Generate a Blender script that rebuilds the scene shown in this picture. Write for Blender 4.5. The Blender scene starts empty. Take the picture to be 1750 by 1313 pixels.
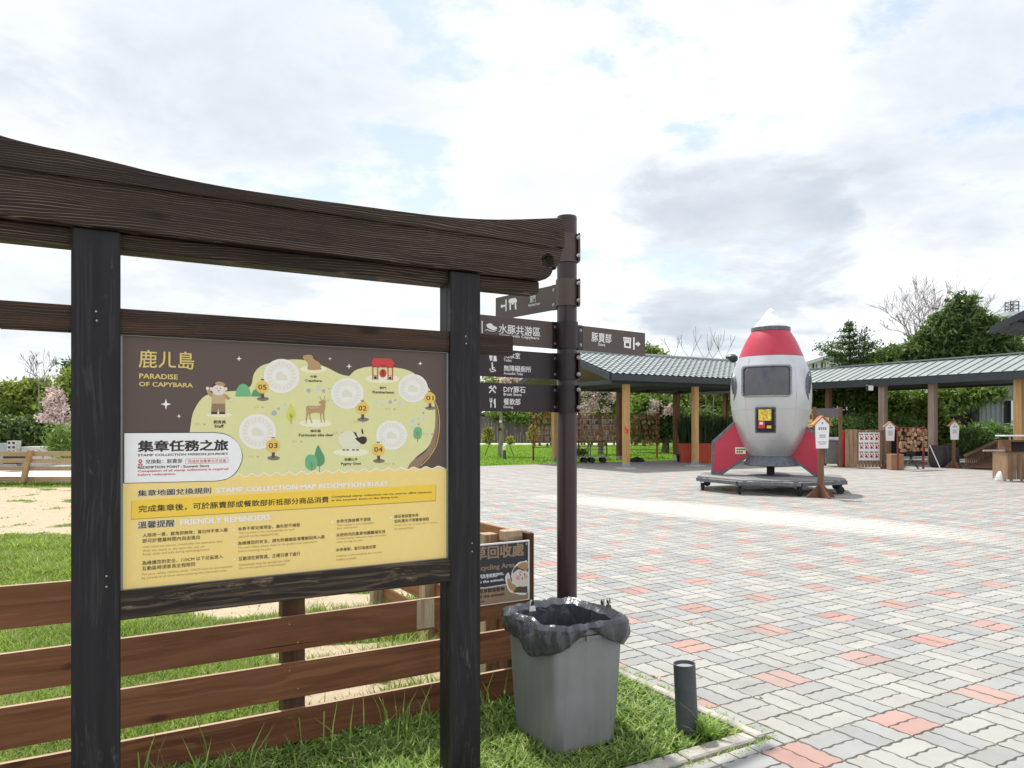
import bpy, bmesh, math, random
import numpy as np
from mathutils import Vector, Matrix, noise as mnoise

random.seed(7)
RNG = np.random.default_rng(11)
scene = bpy.context.scene
COL = scene.collection
R = math.radians
F, H, CY = 1270.0, 1.5, 727.0          # focal length in photo pixels, eye height, horizon row

# ------------------------------------------------------------------ camera, sky, sun, exposure
cam_data = bpy.data.cameras.new('camera')
cam = bpy.data.objects.new('camera', cam_data)
COL.objects.link(cam)
cam.location = (0, 0, H)
cam.rotation_euler = (R(90), 0, 0)
cam_data.sensor_fit = 'HORIZONTAL'
cam_data.sensor_width = 36.0
cam_data.lens = 36.0 * F / 1750.0
cam_data.shift_y = (CY - 656.5) / 1750.0
cam_data.clip_start = 0.05
cam_data.clip_end = 4000
scene.camera = cam

SUN_AZ, SUN_EL = R(-24), R(62)          # azimuth from +Y towards +X
world = bpy.data.worlds.new('World')
scene.world = world
world.use_nodes = True


class NT:
    """tiny node helper"""
    def __init__(s, tree):
        s.t = tree
        s.n = tree.nodes
        s.l = tree.links

    def node(s, typ, **kw):
        n = s.n.new(typ)
        for k, v in kw.items():
            setattr(n, k, v)
        return n

    def put(s, sock, v):
        if isinstance(v, bpy.types.NodeSocket):
            s.l.new(v, sock)
        elif v is not None:
            if isinstance(v, (tuple, list)) and len(v) == 3 and sock.type == 'RGBA':
                v = (*v, 1)
            sock.default_value = v

    def math(s, op, a, b=None, c=None, clamp=False):
        n = s.node('ShaderNodeMath', operation=op, use_clamp=clamp)
        for i, v in enumerate((a, b, c)):
            if v is not None:
                s.put(n.inputs[i], v)
        return n.outputs[0]

    def mix(s, f, a, b, mode='MIX'):
        n = s.node('ShaderNodeMix', data_type='RGBA', blend_type=mode)
        s.put(n.inputs[0], f)
        s.put(n.inputs[6], a)
        s.put(n.inputs[7], b)
        return n.outputs[2]

    def noise(s, vec, scale, detail=4, rough=0.5, dist=0.0, typ=None):
        n = s.node('ShaderNodeTexNoise')
        if vec is not None:
            s.put(n.inputs['Vector'], vec)
        n.inputs['Scale'].default_value = scale
        n.inputs['Detail'].default_value = detail
        n.inputs['Roughness'].default_value = rough
        n.inputs['Distortion'].default_value = dist
        return n.outputs['Fac']

    def ramp(s, v, stops):
        n = s.node('ShaderNodeValToRGB')
        s.put(n.inputs[0], v)
        e = n.color_ramp.elements
        while len(e) < len(stops):
            e.new(0.5)
        for el, (p, c) in zip(e, stops):
            el.position = p
            el.color = (*c, 1) if isinstance(c, (tuple, list)) else (c, c, c, 1)
        return n.outputs[0]

    def mapping(s, vec, scale=(1, 1, 1), loc=(0, 0, 0), rot=(0, 0, 0)):
        n = s.node('ShaderNodeMapping')
        s.put(n.inputs[0], vec)
        n.inputs['Scale'].default_value = scale
        n.inputs['Location'].default_value = loc
        n.inputs['Rotation'].default_value = rot
        return n.outputs[0]

    def smooth(s, v, a, b):
        n = s.node('ShaderNodeMapRange', interpolation_type='SMOOTHSTEP')
        s.put(n.inputs[0], v)
        n.inputs[1].default_value = a
        n.inputs[2].default_value = b
        return n.outputs[0]


def build_world():
    w = NT(world.node_tree)
    w.n.clear()
    out = w.node('ShaderNodeOutputWorld')
    bg = w.node('ShaderNodeBackground')
    bg.inputs['Strength'].default_value = 0.1
    sky = w.node('ShaderNodeTexSky')
    sky.sky_type = 'NISHITA'
    sky.sun_disc = False
    sky.sun_elevation = SUN_EL
    sky.sun_rotation = SUN_AZ
    tc = w.node('ShaderNodeTexCoord').outputs['Generated']
    sep = w.node('ShaderNodeSeparateXYZ')
    w.put(sep.inputs[0], tc)
    zz = w.math('ADD', w.math('MAXIMUM', sep.outputs[2], 0.0), 0.20)
    comb = w.node('ShaderNodeCombineXYZ')
    w.put(comb.inputs[0], w.math('DIVIDE', sep.outputs[0], zz))
    w.put(comb.inputs[1], w.math('DIVIDE', sep.outputs[1], zz))
    p = comb.outputs[0]
    big = w.noise(w.mapping(p, loc=(3.1, 1.7, 0)), 0.75, 5, 0.5, 0.3)
    mid = w.noise(w.mapping(p, loc=(0.4, 5.2, 2)), 1.9, 7, 0.58, 0.25)
    fine = w.noise(w.mapping(p, loc=(7.4, 2.2, 4)), 4.5, 9, 0.62, 0.1)
    cov = w.math('ADD', w.math('MULTIPLY', mid, 0.62), w.math('MULTIPLY', fine, 0.38))
    # thin blue gaps
    gap = w.smooth(cov, 0.49, 0.40)
    gap = w.math('MULTIPLY', gap, 0.72)
    # grey undersides, soft
    g = w.math('ADD', w.math('MULTIPLY', big, 0.68), w.math('MULTIPLY', mid, 0.32))
    grey = w.smooth(w.math('ADD', w.math('MULTIPLY', g, 0.8), w.math('MULTIPLY', fine, 0.2)), 0.49, 0.60)

    def spot(dx, dy, dz, r0, r1):
        v = Vector((dx, dy, dz)).normalized()
        dn = w.node('ShaderNodeVectorMath', operation='DOT_PRODUCT')
        w.put(dn.inputs[0], tc)
        dn.inputs[1].default_value = v
        wob = w.math('MULTIPLY', w.math('SUBTRACT', mid, 0.5), 0.06)
        return w.smooth(w.math('ADD', dn.outputs['Value'], wob), r0, r1)
    def px(x, y):
        return ((x - 875) / F, 1.0, (CY - y) / F)
    extra = w.math('MULTIPLY', spot(*px(490, 80), 0.955, 1.0), 0.5)
    for (x, y, a, r0) in ((1250, 430, 0.62, 0.985), (1710, 140, 0.5, 0.972), (130, 60, 0.25, 0.97), (900, 240, 0.2, 0.985), (60, 560, 0.35, 0.985), (640, 470, 0.2, 0.98)):
        extra = w.math('MAXIMUM', extra, w.math('MULTIPLY', spot(*px(x, y), r0, 1.0), a))
    grey = w.math('MAXIMUM', w.math('MULTIPLY', grey, 0.42), extra)
    grey = w.math('MULTIPLY', grey, w.math('ADD', 0.25, w.math('MULTIPLY', cov, 1.5)), clamp=True)
    tex = w.math('MULTIPLY', w.math('SUBTRACT', mid, 0.5), 0.8)
    cloud = w.mix(w.math('ADD', grey, tex, clamp=True), (8.15, 8.3, 8.5), (4.1, 4.7, 5.35))
    skyc = w.mix(0.55, w.mix(1.0, sky.outputs[0], (1.8, 1.7, 1.7), 'MULTIPLY'), (3.9, 4.9, 6.9))
    col = w.mix(gap, cloud, skyc)
    w.put(bg.inputs['Color'], col)
    w.l.new(bg.outputs[0], out.inputs[0])


build_world()
sun_data = bpy.data.lights.new('sun', 'SUN')
sun_data.energy = 3.5
sun_data.angle = R(1.4)
sun_data.color = (1.0, 0.955, 0.88)
sun = bpy.data.objects.new('sun', sun_data)
COL.objects.link(sun)
sd = Vector((math.sin(SUN_AZ) * math.cos(SUN_EL), math.cos(SUN_AZ) * math.cos(SUN_EL), math.sin(SUN_EL)))
sun.rotation_euler = (-sd).to_track_quat('-Z', 'Y').to_euler()
sun.location = sd * 40
vs = scene.view_settings
vs.view_transform = 'Standard'
vs.look = 'None'
vs.exposure = 0.48
vs.gamma = 1.0
vs.use_curve_mapping = False
scene.cycles.max_bounces = 6
scene.cycles.use_denoising = True

# ------------------------------------------------------------------ frames
TH = R(59.7)
RZ = R(90) - TH                          # the plaza, the gate and the halls share this turn
SA, CA = math.sin(TH), math.cos(TH)


class Fr:
    """a level frame: origin on the ground and a turn about Z"""
    def __init__(s, x=0.0, y=0.0, ang=0.0, z=0.0):
        s.x, s.y, s.a, s.z = x, y, ang, z
        s.c, s.s = math.cos(ang), math.sin(ang)

    def p(s, u, v, z=0.0):
        return Vector((s.x + u * s.c - v * s.s, s.y + u * s.s + v * s.c, s.z + z))


AB = Fr(0, 0, RZ)
W = Fr()


def ground(px, py, z=0.0):
    Y = F * (H - z) / (py - CY)
    return Vector(((px - 875) / F * Y, Y, z))


def at(px, py, Y):
    return Vector(((px - 875) / F * Y, Y, H - (py - CY) / F * Y))


def to_ab(p):
    return p[0] * SA + p[1] * CA, -p[0] * CA + p[1] * SA


class Plane:
    """upright plane: a photo position becomes (t, z) on it"""
    def __init__(s, x, y, dx, dy):
        l = math.hypot(dx, dy)
        s.x, s.y, s.dx, s.dy = x, y, dx / l, dy / l
        s.nx, s.ny = s.dy, -s.dx           # towards the viewer for dx > 0

    def tz(s, px, py):
        r = (px - 875) / F
        t = (r * s.y - s.x) / (s.dx - r * s.dy)
        Y = s.y + t * s.dy
        return t, H - (py - CY) / F * Y

    def p(s, t, z, n=0.0):
        return Vector((s.x + t * s.dx + n * s.nx, s.y + t * s.dy + n * s.ny, z))


def plane_b(b):
    o = AB.p(0, b)
    return Plane(o.x, o.y, math.cos(RZ), math.sin(RZ))


# ------------------------------------------------------------------ mesh builder
class MB:
    def __init__(s):
        s.v, s.f, s.tint = [], [], []

    def add(s, vs, fs, tint=None):
        o = len(s.v)
        s.v += [Vector(v) for v in vs]
        s.f += [[o + i for i in f] for f in fs]
        if tint is not None:
            s.tint += [tint] * len(vs)
        return s

    def box(s, fr, u0, u1, v0, v1, z0, z1, c=0.0, fn=None):
        P = fn or fr.p
        if c <= 0:
            vs = [P(u, v, z) for z in (z0, z1) for v in (v0, v1) for u in (u0, u1)]
            return s.add(vs, [(0, 2, 3, 1), (4, 5, 7, 6), (0, 1, 5, 4), (2, 6, 7, 3), (0, 4, 6, 2), (1, 3, 7, 5)])
        vs, idx = [], {}
        for i, u in enumerate((u0, u1)):
            for j, v in enumerate((v0, v1)):
                for k, z in enumerate((z0, z1)):
                    su, sv, sz = (1, -1)[i], (1, -1)[j], (1, -1)[k]
                    idx[i, j, k] = len(vs)
                    vs += [P(u, v + sv * c, z + sz * c), P(u + su * c, v, z + sz * c), P(u + su * c, v + sv * c, z)]
        fs = []
        q = lambda *a: fs.append(a)
        for i in (0, 1):
            q(idx[i, 0, 0], idx[i, 1, 0], idx[i, 1, 1], idx[i, 0, 1])
            q(idx[0, i, 0] + 1, idx[1, i, 0] + 1, idx[1, i, 1] + 1, idx[0, i, 1] + 1)
            q(idx[0, 0, i] + 2, idx[1, 0, i] + 2, idx[1, 1, i] + 2, idx[0, 1, i] + 2)
        for a in (0, 1):
            for b in (0, 1):
                q(idx[0, a, b] + 1, idx[1, a, b] + 1, idx[1, a, b] + 2, idx[0, a, b] + 2)
                q(idx[a, 0, b], idx[a, 1, b], idx[a, 1, b] + 2, idx[a, 0, b] + 2)
                q(idx[a, b, 0], idx[a, b, 1], idx[a, b, 1] + 1, idx[a, b, 0] + 1)
                for k in (0, 1):
                    q(idx[a, b, k], idx[a, b, k] + 1, idx[a, b, k] + 2)
        return s.add(vs, fs)

    def prism(s, front, back):
        """two matching outlines (lists of points) joined by sides"""
        n = len(front)
        vs = list(front) + list(back)
        fs = [tuple(range(n)), tuple(range(2 * n - 1, n - 1, -1))]
        fs += [(i, i + n, (i + 1) % n + n, (i + 1) % n) for i in range(n)]
        return s.add(vs, fs)

    def flat(s, pts):
        return s.add(pts, [tuple(range(len(pts)))])

    def tube(s, pts, rad, n=8, cap=True, tint=None):
        pts = [Vector(p) for p in pts]
        if not hasattr(rad, '__len__'):
            rad = [rad] * len(pts)
        vs, fs, up = [], [], None
        for i, p in enumerate(pts):
            d = (pts[min(i + 1, len(pts) - 1)] - pts[max(i - 1, 0)]).normalized()
            if up is None:
                up = Vector((0, 0, 1)) if abs(d.z) < 0.9 else Vector((1, 0, 0))
            x = d.cross(up)
            x = x.normalized() if x.length > 1e-6 else d.orthogonal().normalized()
            y = x.cross(d).normalized()
            up = y
            for k in range(n):
                t = 2 * math.pi * k / n
                vs.append(p + (x * math.cos(t) + y * math.sin(t)) * rad[i])
        for i in range(len(pts) - 1):
            for k in range(n):
                fs.append((i * n + k, i * n + (k + 1) % n, (i + 1) * n + (k + 1) % n, (i + 1) * n + k))
        if cap:
            fs.append(tuple(range(n))[::-1])
            fs.append(tuple(range((len(pts) - 1) * n, len(pts) * n)))
        return s.add(vs, fs, tint)

    def lathe(s, c, prof, n=32, axis=None, closed=False):
        """prof: (radius, height) pairs about c; axis gives the direction of height"""
        c = Vector(c)
        q = Vector((0, 0, 1)).rotation_difference(Vector(axis)) if axis is not None else None
        vs, fs = [], []
        for r, z in prof:
            for k in range(n):
                t = 2 * math.pi * k / n
                d = Vector((r * math.cos(t), r * math.sin(t), z))
                if q:
                    d = q @ d
                vs.append(c + d)
        m = len(prof)
        for i in range(m - 1):
            for k in range(n):
                fs.append((i * n + k, i * n + (k + 1) % n, (i + 1) * n + (k + 1) % n, (i + 1) * n + k))
        if not closed:
            if prof[0][0] > 1e-5:
                fs.append(tuple(range(n))[::-1])
            if prof[-1][0] > 1e-5:
                fs.append(tuple(range((m - 1) * n, m * n)))
        return s.add(vs, fs)


def make_mesh(name, verts, faces, tint=None, smooth=None):
    me = bpy.data.meshes.new(name)
    me.from_pydata(verts, [], faces)
    if tint:
        at_ = me.attributes.new('tint', 'FLOAT', 'POINT')
        at_.data.foreach_set('value', np.asarray(tint, dtype=np.float32))
    if smooth is not None:
        me.polygons.foreach_set('use_smooth', [True] * len(me.polygons))
        me.update()
        me.set_sharp_from_angle(angle=R(smooth))
    bm = None
    me.validate(verbose=False)
    me.update()
    return me


def recalc(me):
    bm = bmesh.new()
    bm.from_mesh(me)
    bmesh.ops.recalc_face_normals(bm, faces=bm.faces)
    bm.to_mesh(me)
    bm.free()


def set_props(o, label=None, cat=None, group=None, kind=None):
    for k, v in (('label', label), ('category', cat), ('group', group), ('kind', kind)):
        if v:
            o[k] = v
    return o


def link_mesh(name, mb, mat, fr, parent=None, base=None, smooth=None, pivot='centre', fix=True):
    """mb holds world positions; the mesh is stored about its own centre, turned like fr"""
    vs = np.array([tuple(v) for v in mb.v], dtype=float)
    c, s_ = math.cos(fr.a), math.sin(fr.a)
    x, y = vs[:, 0] - fr.x, vs[:, 1] - fr.y
    loc = np.stack([x * c + y * s_, -x * s_ + y * c, vs[:, 2] - fr.z], 1)
    mid = (loc.min(0) + loc.max(0)) / 2
    if pivot == 'base':
        mid[2] = loc[:, 2].min()
    loc = loc - mid
    me = make_mesh(name, loc.tolist(), mb.f, mb.tint or None, smooth)
    if fix:
        recalc(me)
    me.materials.append(mat)
    o = bpy.data.objects.new(name, me)
    COL.objects.link(o)
    if parent is None:
        o.location = fr.p(*mid)
        o.rotation_euler = (0, 0, fr.a)
    else:
        o.parent = parent
        off = Vector((0, 0, 0))
        q = parent
        while q.parent is not None:
            off += q.location
            q = q.parent
        o.location = Vector(mid) - off
    return o


class Thing:
    """an Empty at the thing's base that parents its parts"""
    def __init__(s, name, label, cat, at_, ang=0.0, group=None, kind=None):
        at_ = Vector(at_)
        s.fr = Fr(at_.x, at_.y, ang, at_.z)
        s.o = bpy.data.objects.new(name, None)
        s.o.empty_display_size = 0.2
        COL.objects.link(s.o)
        s.o.location = at_
        s.o.rotation_euler = (0, 0, ang)
        set_props(s.o, label, cat, group, kind)

    def add(s, name, mb, mat, parent=None, smooth=None, label=None, kind=None, fix=True):
        o = link_mesh(name, mb, mat, s.fr, parent or s.o, smooth=smooth, fix=fix)
        if label:
            o['label'] = label
        if kind:
            o['kind'] = kind
        return o

    def box(s, name, mat, fr, u0, u1, v0, v1, z0, z1, c=0.0, **kw):
        return s.add(name, MB().box(fr, u0, u1, v0, v1, z0, z1, c), mat, **kw)


def single(name, mb, mat, label=None, cat=None, fr=W, group=None, kind=None, smooth=None, fix=True):
    o = link_mesh(name, mb, mat, fr, None, smooth=smooth, fix=fix)
    return set_props(o, label, cat, group, kind)


def copy_tree(src, loc, rz=None, label=None, parent=None):
    c = src.copy()
    COL.objects.link(c)
    if parent is None:
        c.location = loc
        if rz is not None:
            c.rotation_euler = (0, 0, rz)
        if label:
            c['label'] = label
    else:
        c.parent = parent
    for ch in list(src.children):
        copy_tree(ch, None, parent=c)
    return c


# ------------------------------------------------------------------ materials
def new_mat(name):
    m = bpy.data.materials.new(name)
    m.use_nodes = True
    t = NT(m.node_tree)
    b = m.node_tree.nodes['Principled BSDF']
    return m, t, b


def coords(t, rnd=True):
    tc = t.node('ShaderNodeTexCoord').outputs['Object']
    if not rnd:
        return tc
    oi = t.node('ShaderNodeObjectInfo').outputs['Random']
    add = t.node('ShaderNodeVectorMath', operation='ADD')
    t.put(add.inputs[0], tc)
    t.put(add.inputs[1], t.math('MULTIPLY', oi, 37.0))
    return add.outputs[0]


def plain(name, col, rough=0.55, metal=0.0, var=0.12, vs=6.0, bump=0.0, bs=60.0, spec=None, rvar=0.0, detail=5, coat=0.0):
    m, t, b = new_mat(name)
    v = coords(t)
    n = t.noise(v, vs, detail, 0.6)
    lo = tuple(max(0, c * (1 - var)) for c in col)
    hi = tuple(c * (1 + var) for c in col)
    t.put(b.inputs['Base Color'], t.ramp(n, [(0.3, lo), (0.7, hi)]))
    if rvar:
        t.put(b.inputs['Roughness'], t.math('ADD', rough - rvar / 2, t.math('MULTIPLY', t.noise(v, vs * 1.7, 4), rvar)))
    else:
        b.inputs['Roughness'].default_value = rough
    b.inputs['Metallic'].default_value = metal
    if spec is not None:
        b.inputs['Specular IOR Level'].default_value = spec
    if coat:
        b.inputs['Coat Weight'].default_value = coat
    if bump:
        bn = t.node('ShaderNodeBump')
        bn.inputs['Strength'].default_value = bump
        bn.inputs['Distance'].default_value = 0.01
        t.put(bn.inputs['Height'], t.noise(v, bs, 5, 0.6))
        t.l.new(bn.outputs[0], b.inputs['Normal'])
    return m


def wood(name, dark, mid, light, axis='x', grain=26.0, hi=0.35, rough=0.75, bump=0.5, wear=0.0, wearcol=(0.3, 0.27, 0.23), stretch=1.1, knots=True, linecol=None, lo=0.52, ringgap=0.0085, crack=False, spec=0.25, vary=0.0):
    """streaked timber: long noise along the grain, fine raised lines, a few knots"""
    m, t, b = new_mat(name)
    v = coords(t)
    ax = {'x': 0, 'y': 1, 'z': 2}[axis]
    def sc(along, across):
        r = [across] * 3
        r[ax] = along
        return tuple(r)
    warp = t.noise(t.mapping(v, sc(1.6, 4.0)), 1.0, 2, 0.5)
    wv = t.node('ShaderNodeVectorMath', operation='ADD')
    t.put(wv.inputs[0], v)
    t.put(wv.inputs[1], t.math('MULTIPLY', warp, 0.09))
    v2 = wv.outputs[0]
    a = t.noise(t.mapping(v2, sc(stretch, grain)), 1.0, 6, 0.62, 0.4)
    f = t.noise(t.mapping(v2, sc(stretch * 0.8, grain * 3.6)), 1.0, 3, 0.6, 0.15)
    base = t.ramp(a, [(0.28, dark), (0.5, mid), (0.78, light)])
    if vary:                             # each board took the stain differently
        oi_ = t.node('ShaderNodeObjectInfo').outputs['Random']
        base = t.mix(t.math('MULTIPLY', t.math('FRACT', t.math('MULTIPLY', oi_, 7.3)), vary), base, (0.52, 0.50, 0.52), 'MULTIPLY')
        base = t.mix(t.math('MULTIPLY', t.math('FRACT', t.math('MULTIPLY', oi_, 13.7)), vary * 0.45), base, light)
        grime = t.noise(t.mapping(v, sc(1.5, 3.0)), 1.0, 6, 0.65)
        base = t.mix(t.math('MULTIPLY', t.smooth(grime, 0.52, 0.70), 0.45), base, dark)
    if linecol:                          # raised growth rings: thin lines running with the board, bending round soft knots
        sp = t.node('ShaderNodeSeparateXYZ')
        t.put(sp.inputs[0], v)
        bend = t.noise(t.mapping(v, sc(1.1, 4.5)), 1.0, 3, 0.55)
        bend2 = t.noise(t.mapping(v, sc(5.0, 22.0)), 1.0, 2, 0.5)
        hh_ = t.math('ADD', sp.outputs[2], t.math('ADD', t.math('MULTIPLY', bend, 0.10), t.math('MULTIPLY', bend2, 0.006)))
        sn = t.math('SINE', t.math('MULTIPLY', hh_, 2 * math.pi / ringgap))
        line = t.math('MULTIPLY', t.smooth(sn, 0.35, 0.95), t.ramp(f, [(0.36, 0.15), (0.56, 1.0)]))
    else:
        line = t.ramp(f, [(lo, 0.0), (lo + 0.10, 1.0)])
    msk = t.ramp(t.noise(t.mapping(v, sc(1.2, 5.0)), 1.0, 4, 0.6), [(0.30, 0.25 if linecol else 0.0), (0.60, 1.0)])
    fac = t.math('MULTIPLY', t.math('MULTIPLY', line, msk), hi)
    col = t.mix(fac, base, linecol or tuple(min(1, c * 2.1 + 0.01) for c in light))
    if knots:
        vo = t.node('ShaderNodeTexVoronoi')
        t.put(vo.inputs['Vector'], t.mapping(v2, sc(2.1, 5.5)))
        vo.inputs['Scale'].default_value = 1.0
        kn = t.ramp(vo.outputs['Distance'], [(0.05, 1.0), (0.13, 0.0)])
        col = t.mix(t.math('MULTIPLY', kn, 0.7), col, tuple(c * 0.6 for c in dark))
    if wear > 0:
        wn = t.noise(t.mapping(v, sc(3.0, 9.0)), 1.0, 8, 0.7)
        wf = t.noise(t.mapping(v, sc(6.0, 120.0)), 1.0, 3, 0.6)
        wm = t.math('MULTIPLY', t.ramp(wn, [(0.6, 0.0), (0.68, 1.0)]), t.ramp(wf, [(0.4, 0.0), (0.55, 1.0)]))
        col = t.mix(t.math('MULTIPLY', wm, wear), col, wearcol)
    if linecol or crack:
        ck = t.noise(t.mapping(v, sc(0.9, 75.0)), 1.0, 2, 0.5, 0.1)
        ckm = t.math('MULTIPLY', t.smooth(ck, 0.685, 0.72), t.smooth(t.noise(t.mapping(v, sc(1.3, 9.0)), 1.0, 3, 0.5), 0.5, 0.56))
        col = t.mix(t.math('MULTIPLY', ckm, 0.9), col, (0.003, 0.0028, 0.0028))
    b.inputs['Specular IOR Level'].default_value = spec
    t.put(b.inputs['Base Color'], col)
    t.put(b.inputs['Roughness'], t.math('ADD', rough - 0.1, t.math('MULTIPLY', a, 0.2)))
    bn = t.node('ShaderNodeBump')
    bn.inputs['Strength'].default_value = bump
    bn.inputs['Distance'].default_value = 0.004
    t.put(bn.inputs['Height'], t.math('ADD', t.math('MULTIPLY', line if linecol else f, 0.6), a))
    t.l.new(bn.outputs[0], b.inputs['Normal'])
    return m


def leafmat(name, dark, light, third=None, trans=0.35, rough=0.5):
    m, t, b = new_mat(name)
    at_ = t.node('ShaderNodeAttribute', attribute_name='tint').outputs['Fac']
    stops = [(0.0, dark), (0.85, light)]
    if third:
        stops = [(0.0, dark), (0.72, light), (1.0, third)]
    c = t.ramp(at_, stops)
    t.put(b.inputs['Base Color'], c)
    b.inputs['Roughness'].default_value = rough
    b.inputs['Specular IOR Level'].default_value = 0.3
    tr = t.node('ShaderNodeBsdfTranslucent')
    t.put(tr.inputs[0], t.mix(1.0, c, (1.25, 1.35, 0.7), 'MULTIPLY'))
    mx = t.node('ShaderNodeMixShader')
    mx.inputs[0].default_value = trans
    t.l.new(b.outputs[0], mx.inputs[1])
    t.l.new(tr.outputs[0], mx.inputs[2])
    t.l.new(mx.outputs[0], m.node_tree.nodes['Material Output'].inputs[0])
    return m


M = {}
M['char'] = wood('charred_timber', (0.013, 0.0085, 0.0078), (0.025, 0.0165, 0.0135), (0.046, 0.031, 0.024), 'x', 24, 0.9, 0.62, 1.0, linecol=(0.27, 0.19, 0.135), lo=0.50)
M['char_rail'] = wood('charred_rail', (0.012, 0.009, 0.009), (0.030, 0.019, 0.015), (0.090, 0.047, 0.027), 'x', 24, 0.9, 0.65, 1.0, linecol=(0.20, 0.115, 0.07), lo=0.51)
M['char_worn'] = wood('charred_worn_rail', (0.014, 0.012, 0.011), (0.035, 0.027, 0.021), (0.10, 0.070, 0.045), 'x', 24, 0.9, 0.75, 1.0, 0.9, (0.34, 0.24, 0.15))
M['char_post'] = wood('charred_post', (0.011, 0.0105, 0.0125), (0.0165, 0.0155, 0.018), (0.027, 0.025, 0.028), 'z', 22, 0.35, 0.5, 0.5, 0.8, (0.12, 0.112, 0.11), knots=False)
M['cedar'] = wood('stained_cedar_board', (0.085, 0.030, 0.016), (0.225, 0.088, 0.043), (0.34, 0.155, 0.080), 'x', 13, 0.16, 0.6, 0.4, stretch=0.8, crack=True, vary=0.6)
M['cedar_edge'] = wood('sawn_top_edge', (0.30, 0.20, 0.13), (0.42, 0.30, 0.20), (0.52, 0.40, 0.29), 'x', 16, 0.12, 0.7, 0.3, knots=False)
M['cedar_z'] = wood('stained_cedar_post', (0.06, 0.03, 0.02), (0.10, 0.052, 0.032), (0.15, 0.085, 0.05), 'z', 16, 0.12, 0.65, 0.35)
M['cedar_y'] = wood('cedar_return_board', (0.17, 0.07, 0.03), (0.30, 0.135, 0.06), (0.42, 0.22, 0.11), 'y', 16, 0.15, 0.65, 0.35)
M['raw_z'] = wood('raw_sawn_block', (0.26, 0.19, 0.12), (0.40, 0.30, 0.20), (0.52, 0.42, 0.30), 'z', 24, 0.3, 0.8, 0.6)
M['tan_x'] = wood('tan_fence_board', (0.34, 0.22, 0.12), (0.47, 0.32, 0.19), (0.58, 0.42, 0.27), 'x', 14, 0.15, 0.75, 0.3, knots=False, vary=0.6)
M['tan_z'] = wood('tan_fence_post', (0.30, 0.19, 0.10), (0.42, 0.27, 0.14), (0.52, 0.36, 0.20), 'z', 14, 0.15, 0.75, 0.3, knots=False)
M['honey_z'] = wood('honey_timber_post', (0.34, 0.19, 0.075), (0.48, 0.29, 0.12), (0.60, 0.40, 0.20), 'z', 12, 0.15, 0.7, 0.3, knots=False, stretch=0.7)
M['grey_z'] = wood('weathered_post', (0.19, 0.145, 0.11), (0.30, 0.235, 0.18), (0.42, 0.34, 0.27), 'z', 12, 0.15, 0.75, 0.3, knots=False, stretch=0.7)
M['brown_z'] = wood('brown_timber', (0.09, 0.045, 0.028), (0.17, 0.085, 0.05), (0.26, 0.145, 0.085), 'z', 12, 0.15, 0.7, 0.3, knots=False)
M['brown_x'] = wood('brown_rail_timber', (0.09, 0.045, 0.028), (0.18, 0.09, 0.055), (0.27, 0.15, 0.09), 'x', 12, 0.15, 0.7, 0.3, knots=False)
M['fence_far'] = wood('grey_brown_paling', (0.09, 0.075, 0.072), (0.155, 0.128, 0.12), (0.235, 0.20, 0.185), 'z', 3.0, 0.2, 0.8, 0.3, knots=False, stretch=0.5)
M['deck'] = wood('weathered_deck_plank', (0.14, 0.135, 0.135), (0.24, 0.235, 0.23), (0.36, 0.35, 0.34), 'x', 16, 0.2, 0.8, 0.4, knots=False, vary=1.0)
M['crate'] = wood('crate_plank', (0.15, 0.09, 0.055), (0.27, 0.165, 0.10), (0.41, 0.28, 0.18), 'z', 12, 0.2, 0.75, 0.4, knots=False, vary=1.0)
M['pole'] = plain('plum_pole_paint', (0.034, 0.014, 0.016), 0.34, var=0.16, vs=3, bump=0.05)
M['blade'] = plain('brown_sign_paint', (0.085, 0.060, 0.052), 0.5, var=0.10, vs=7, bump=0.04)
M['blade_dark'] = plain('dark_plum_sign_paint', (0.020, 0.010, 0.012), 0.45, var=0.15, vs=7)
M['steel'] = plain('bolt_steel', (0.42, 0.41, 0.39), 0.35, 0.9, var=0.15, vs=40)
M['clip'] = plain('bulldog_clip_steel', (0.50, 0.49, 0.46), 0.28, 1.0, var=0.2, vs=30)
M['white'] = plain('white_print', (0.80, 0.80, 0.80), 0.5, var=0.03, vs=20)
m, t, b = new_mat('grey_bin_plastic')
v = coords(t)
st_ = t.noise(t.mapping(v, (30, 30, 1.2)), 1.0, 4, 0.6)
sm_ = t.noise(v, 5.0, 6, 0.62)
scr = t.noise(t.mapping(v, (90, 90, 9), rot=(0.3, 0.2, 0)), 1.0, 2, 0.5)
col = t.ramp(t.math('ADD', t.math('MULTIPLY', st_, 0.45), t.math('MULTIPLY', sm_, 0.55)), [(0.3, (0.165, 0.172, 0.175)), (0.7, (0.235, 0.242, 0.245))])
col = t.mix(t.math('MULTIPLY', t.smooth(scr, 0.70, 0.76), 0.55), col, (0.10, 0.10, 0.10))
sep_ = t.node('ShaderNodeSeparateXYZ')
t.put(sep_.inputs[0], t.node('ShaderNodeTexCoord').outputs['Object'])
mud = t.math('MULTIPLY', t.smooth(t.math('ADD', sep_.outputs[2], t.math('MULTIPLY', sm_, 0.12)), -0.14, -0.27), 0.5)
col = t.mix(mud, col, (0.20, 0.17, 0.12))
t.put(b.inputs['Base Color'], col)
t.put(b.inputs['Roughness'], t.math('ADD', 0.38, t.math('MULTIPLY', sm_, 0.25)))
M['bin'] = m
M['binrim'] = plain('grey_bin_rim', (0.20, 0.205, 0.208), 0.45, var=0.05)
M['pipe'] = plain('charcoal_pipe', (0.066, 0.075, 0.087), 0.55, var=0.28, vs=9, bump=0.06, bs=40)
M['pipein'] = plain('pipe_cap', (0.30, 0.32, 0.32), 0.5, var=0.2, vs=30)
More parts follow.
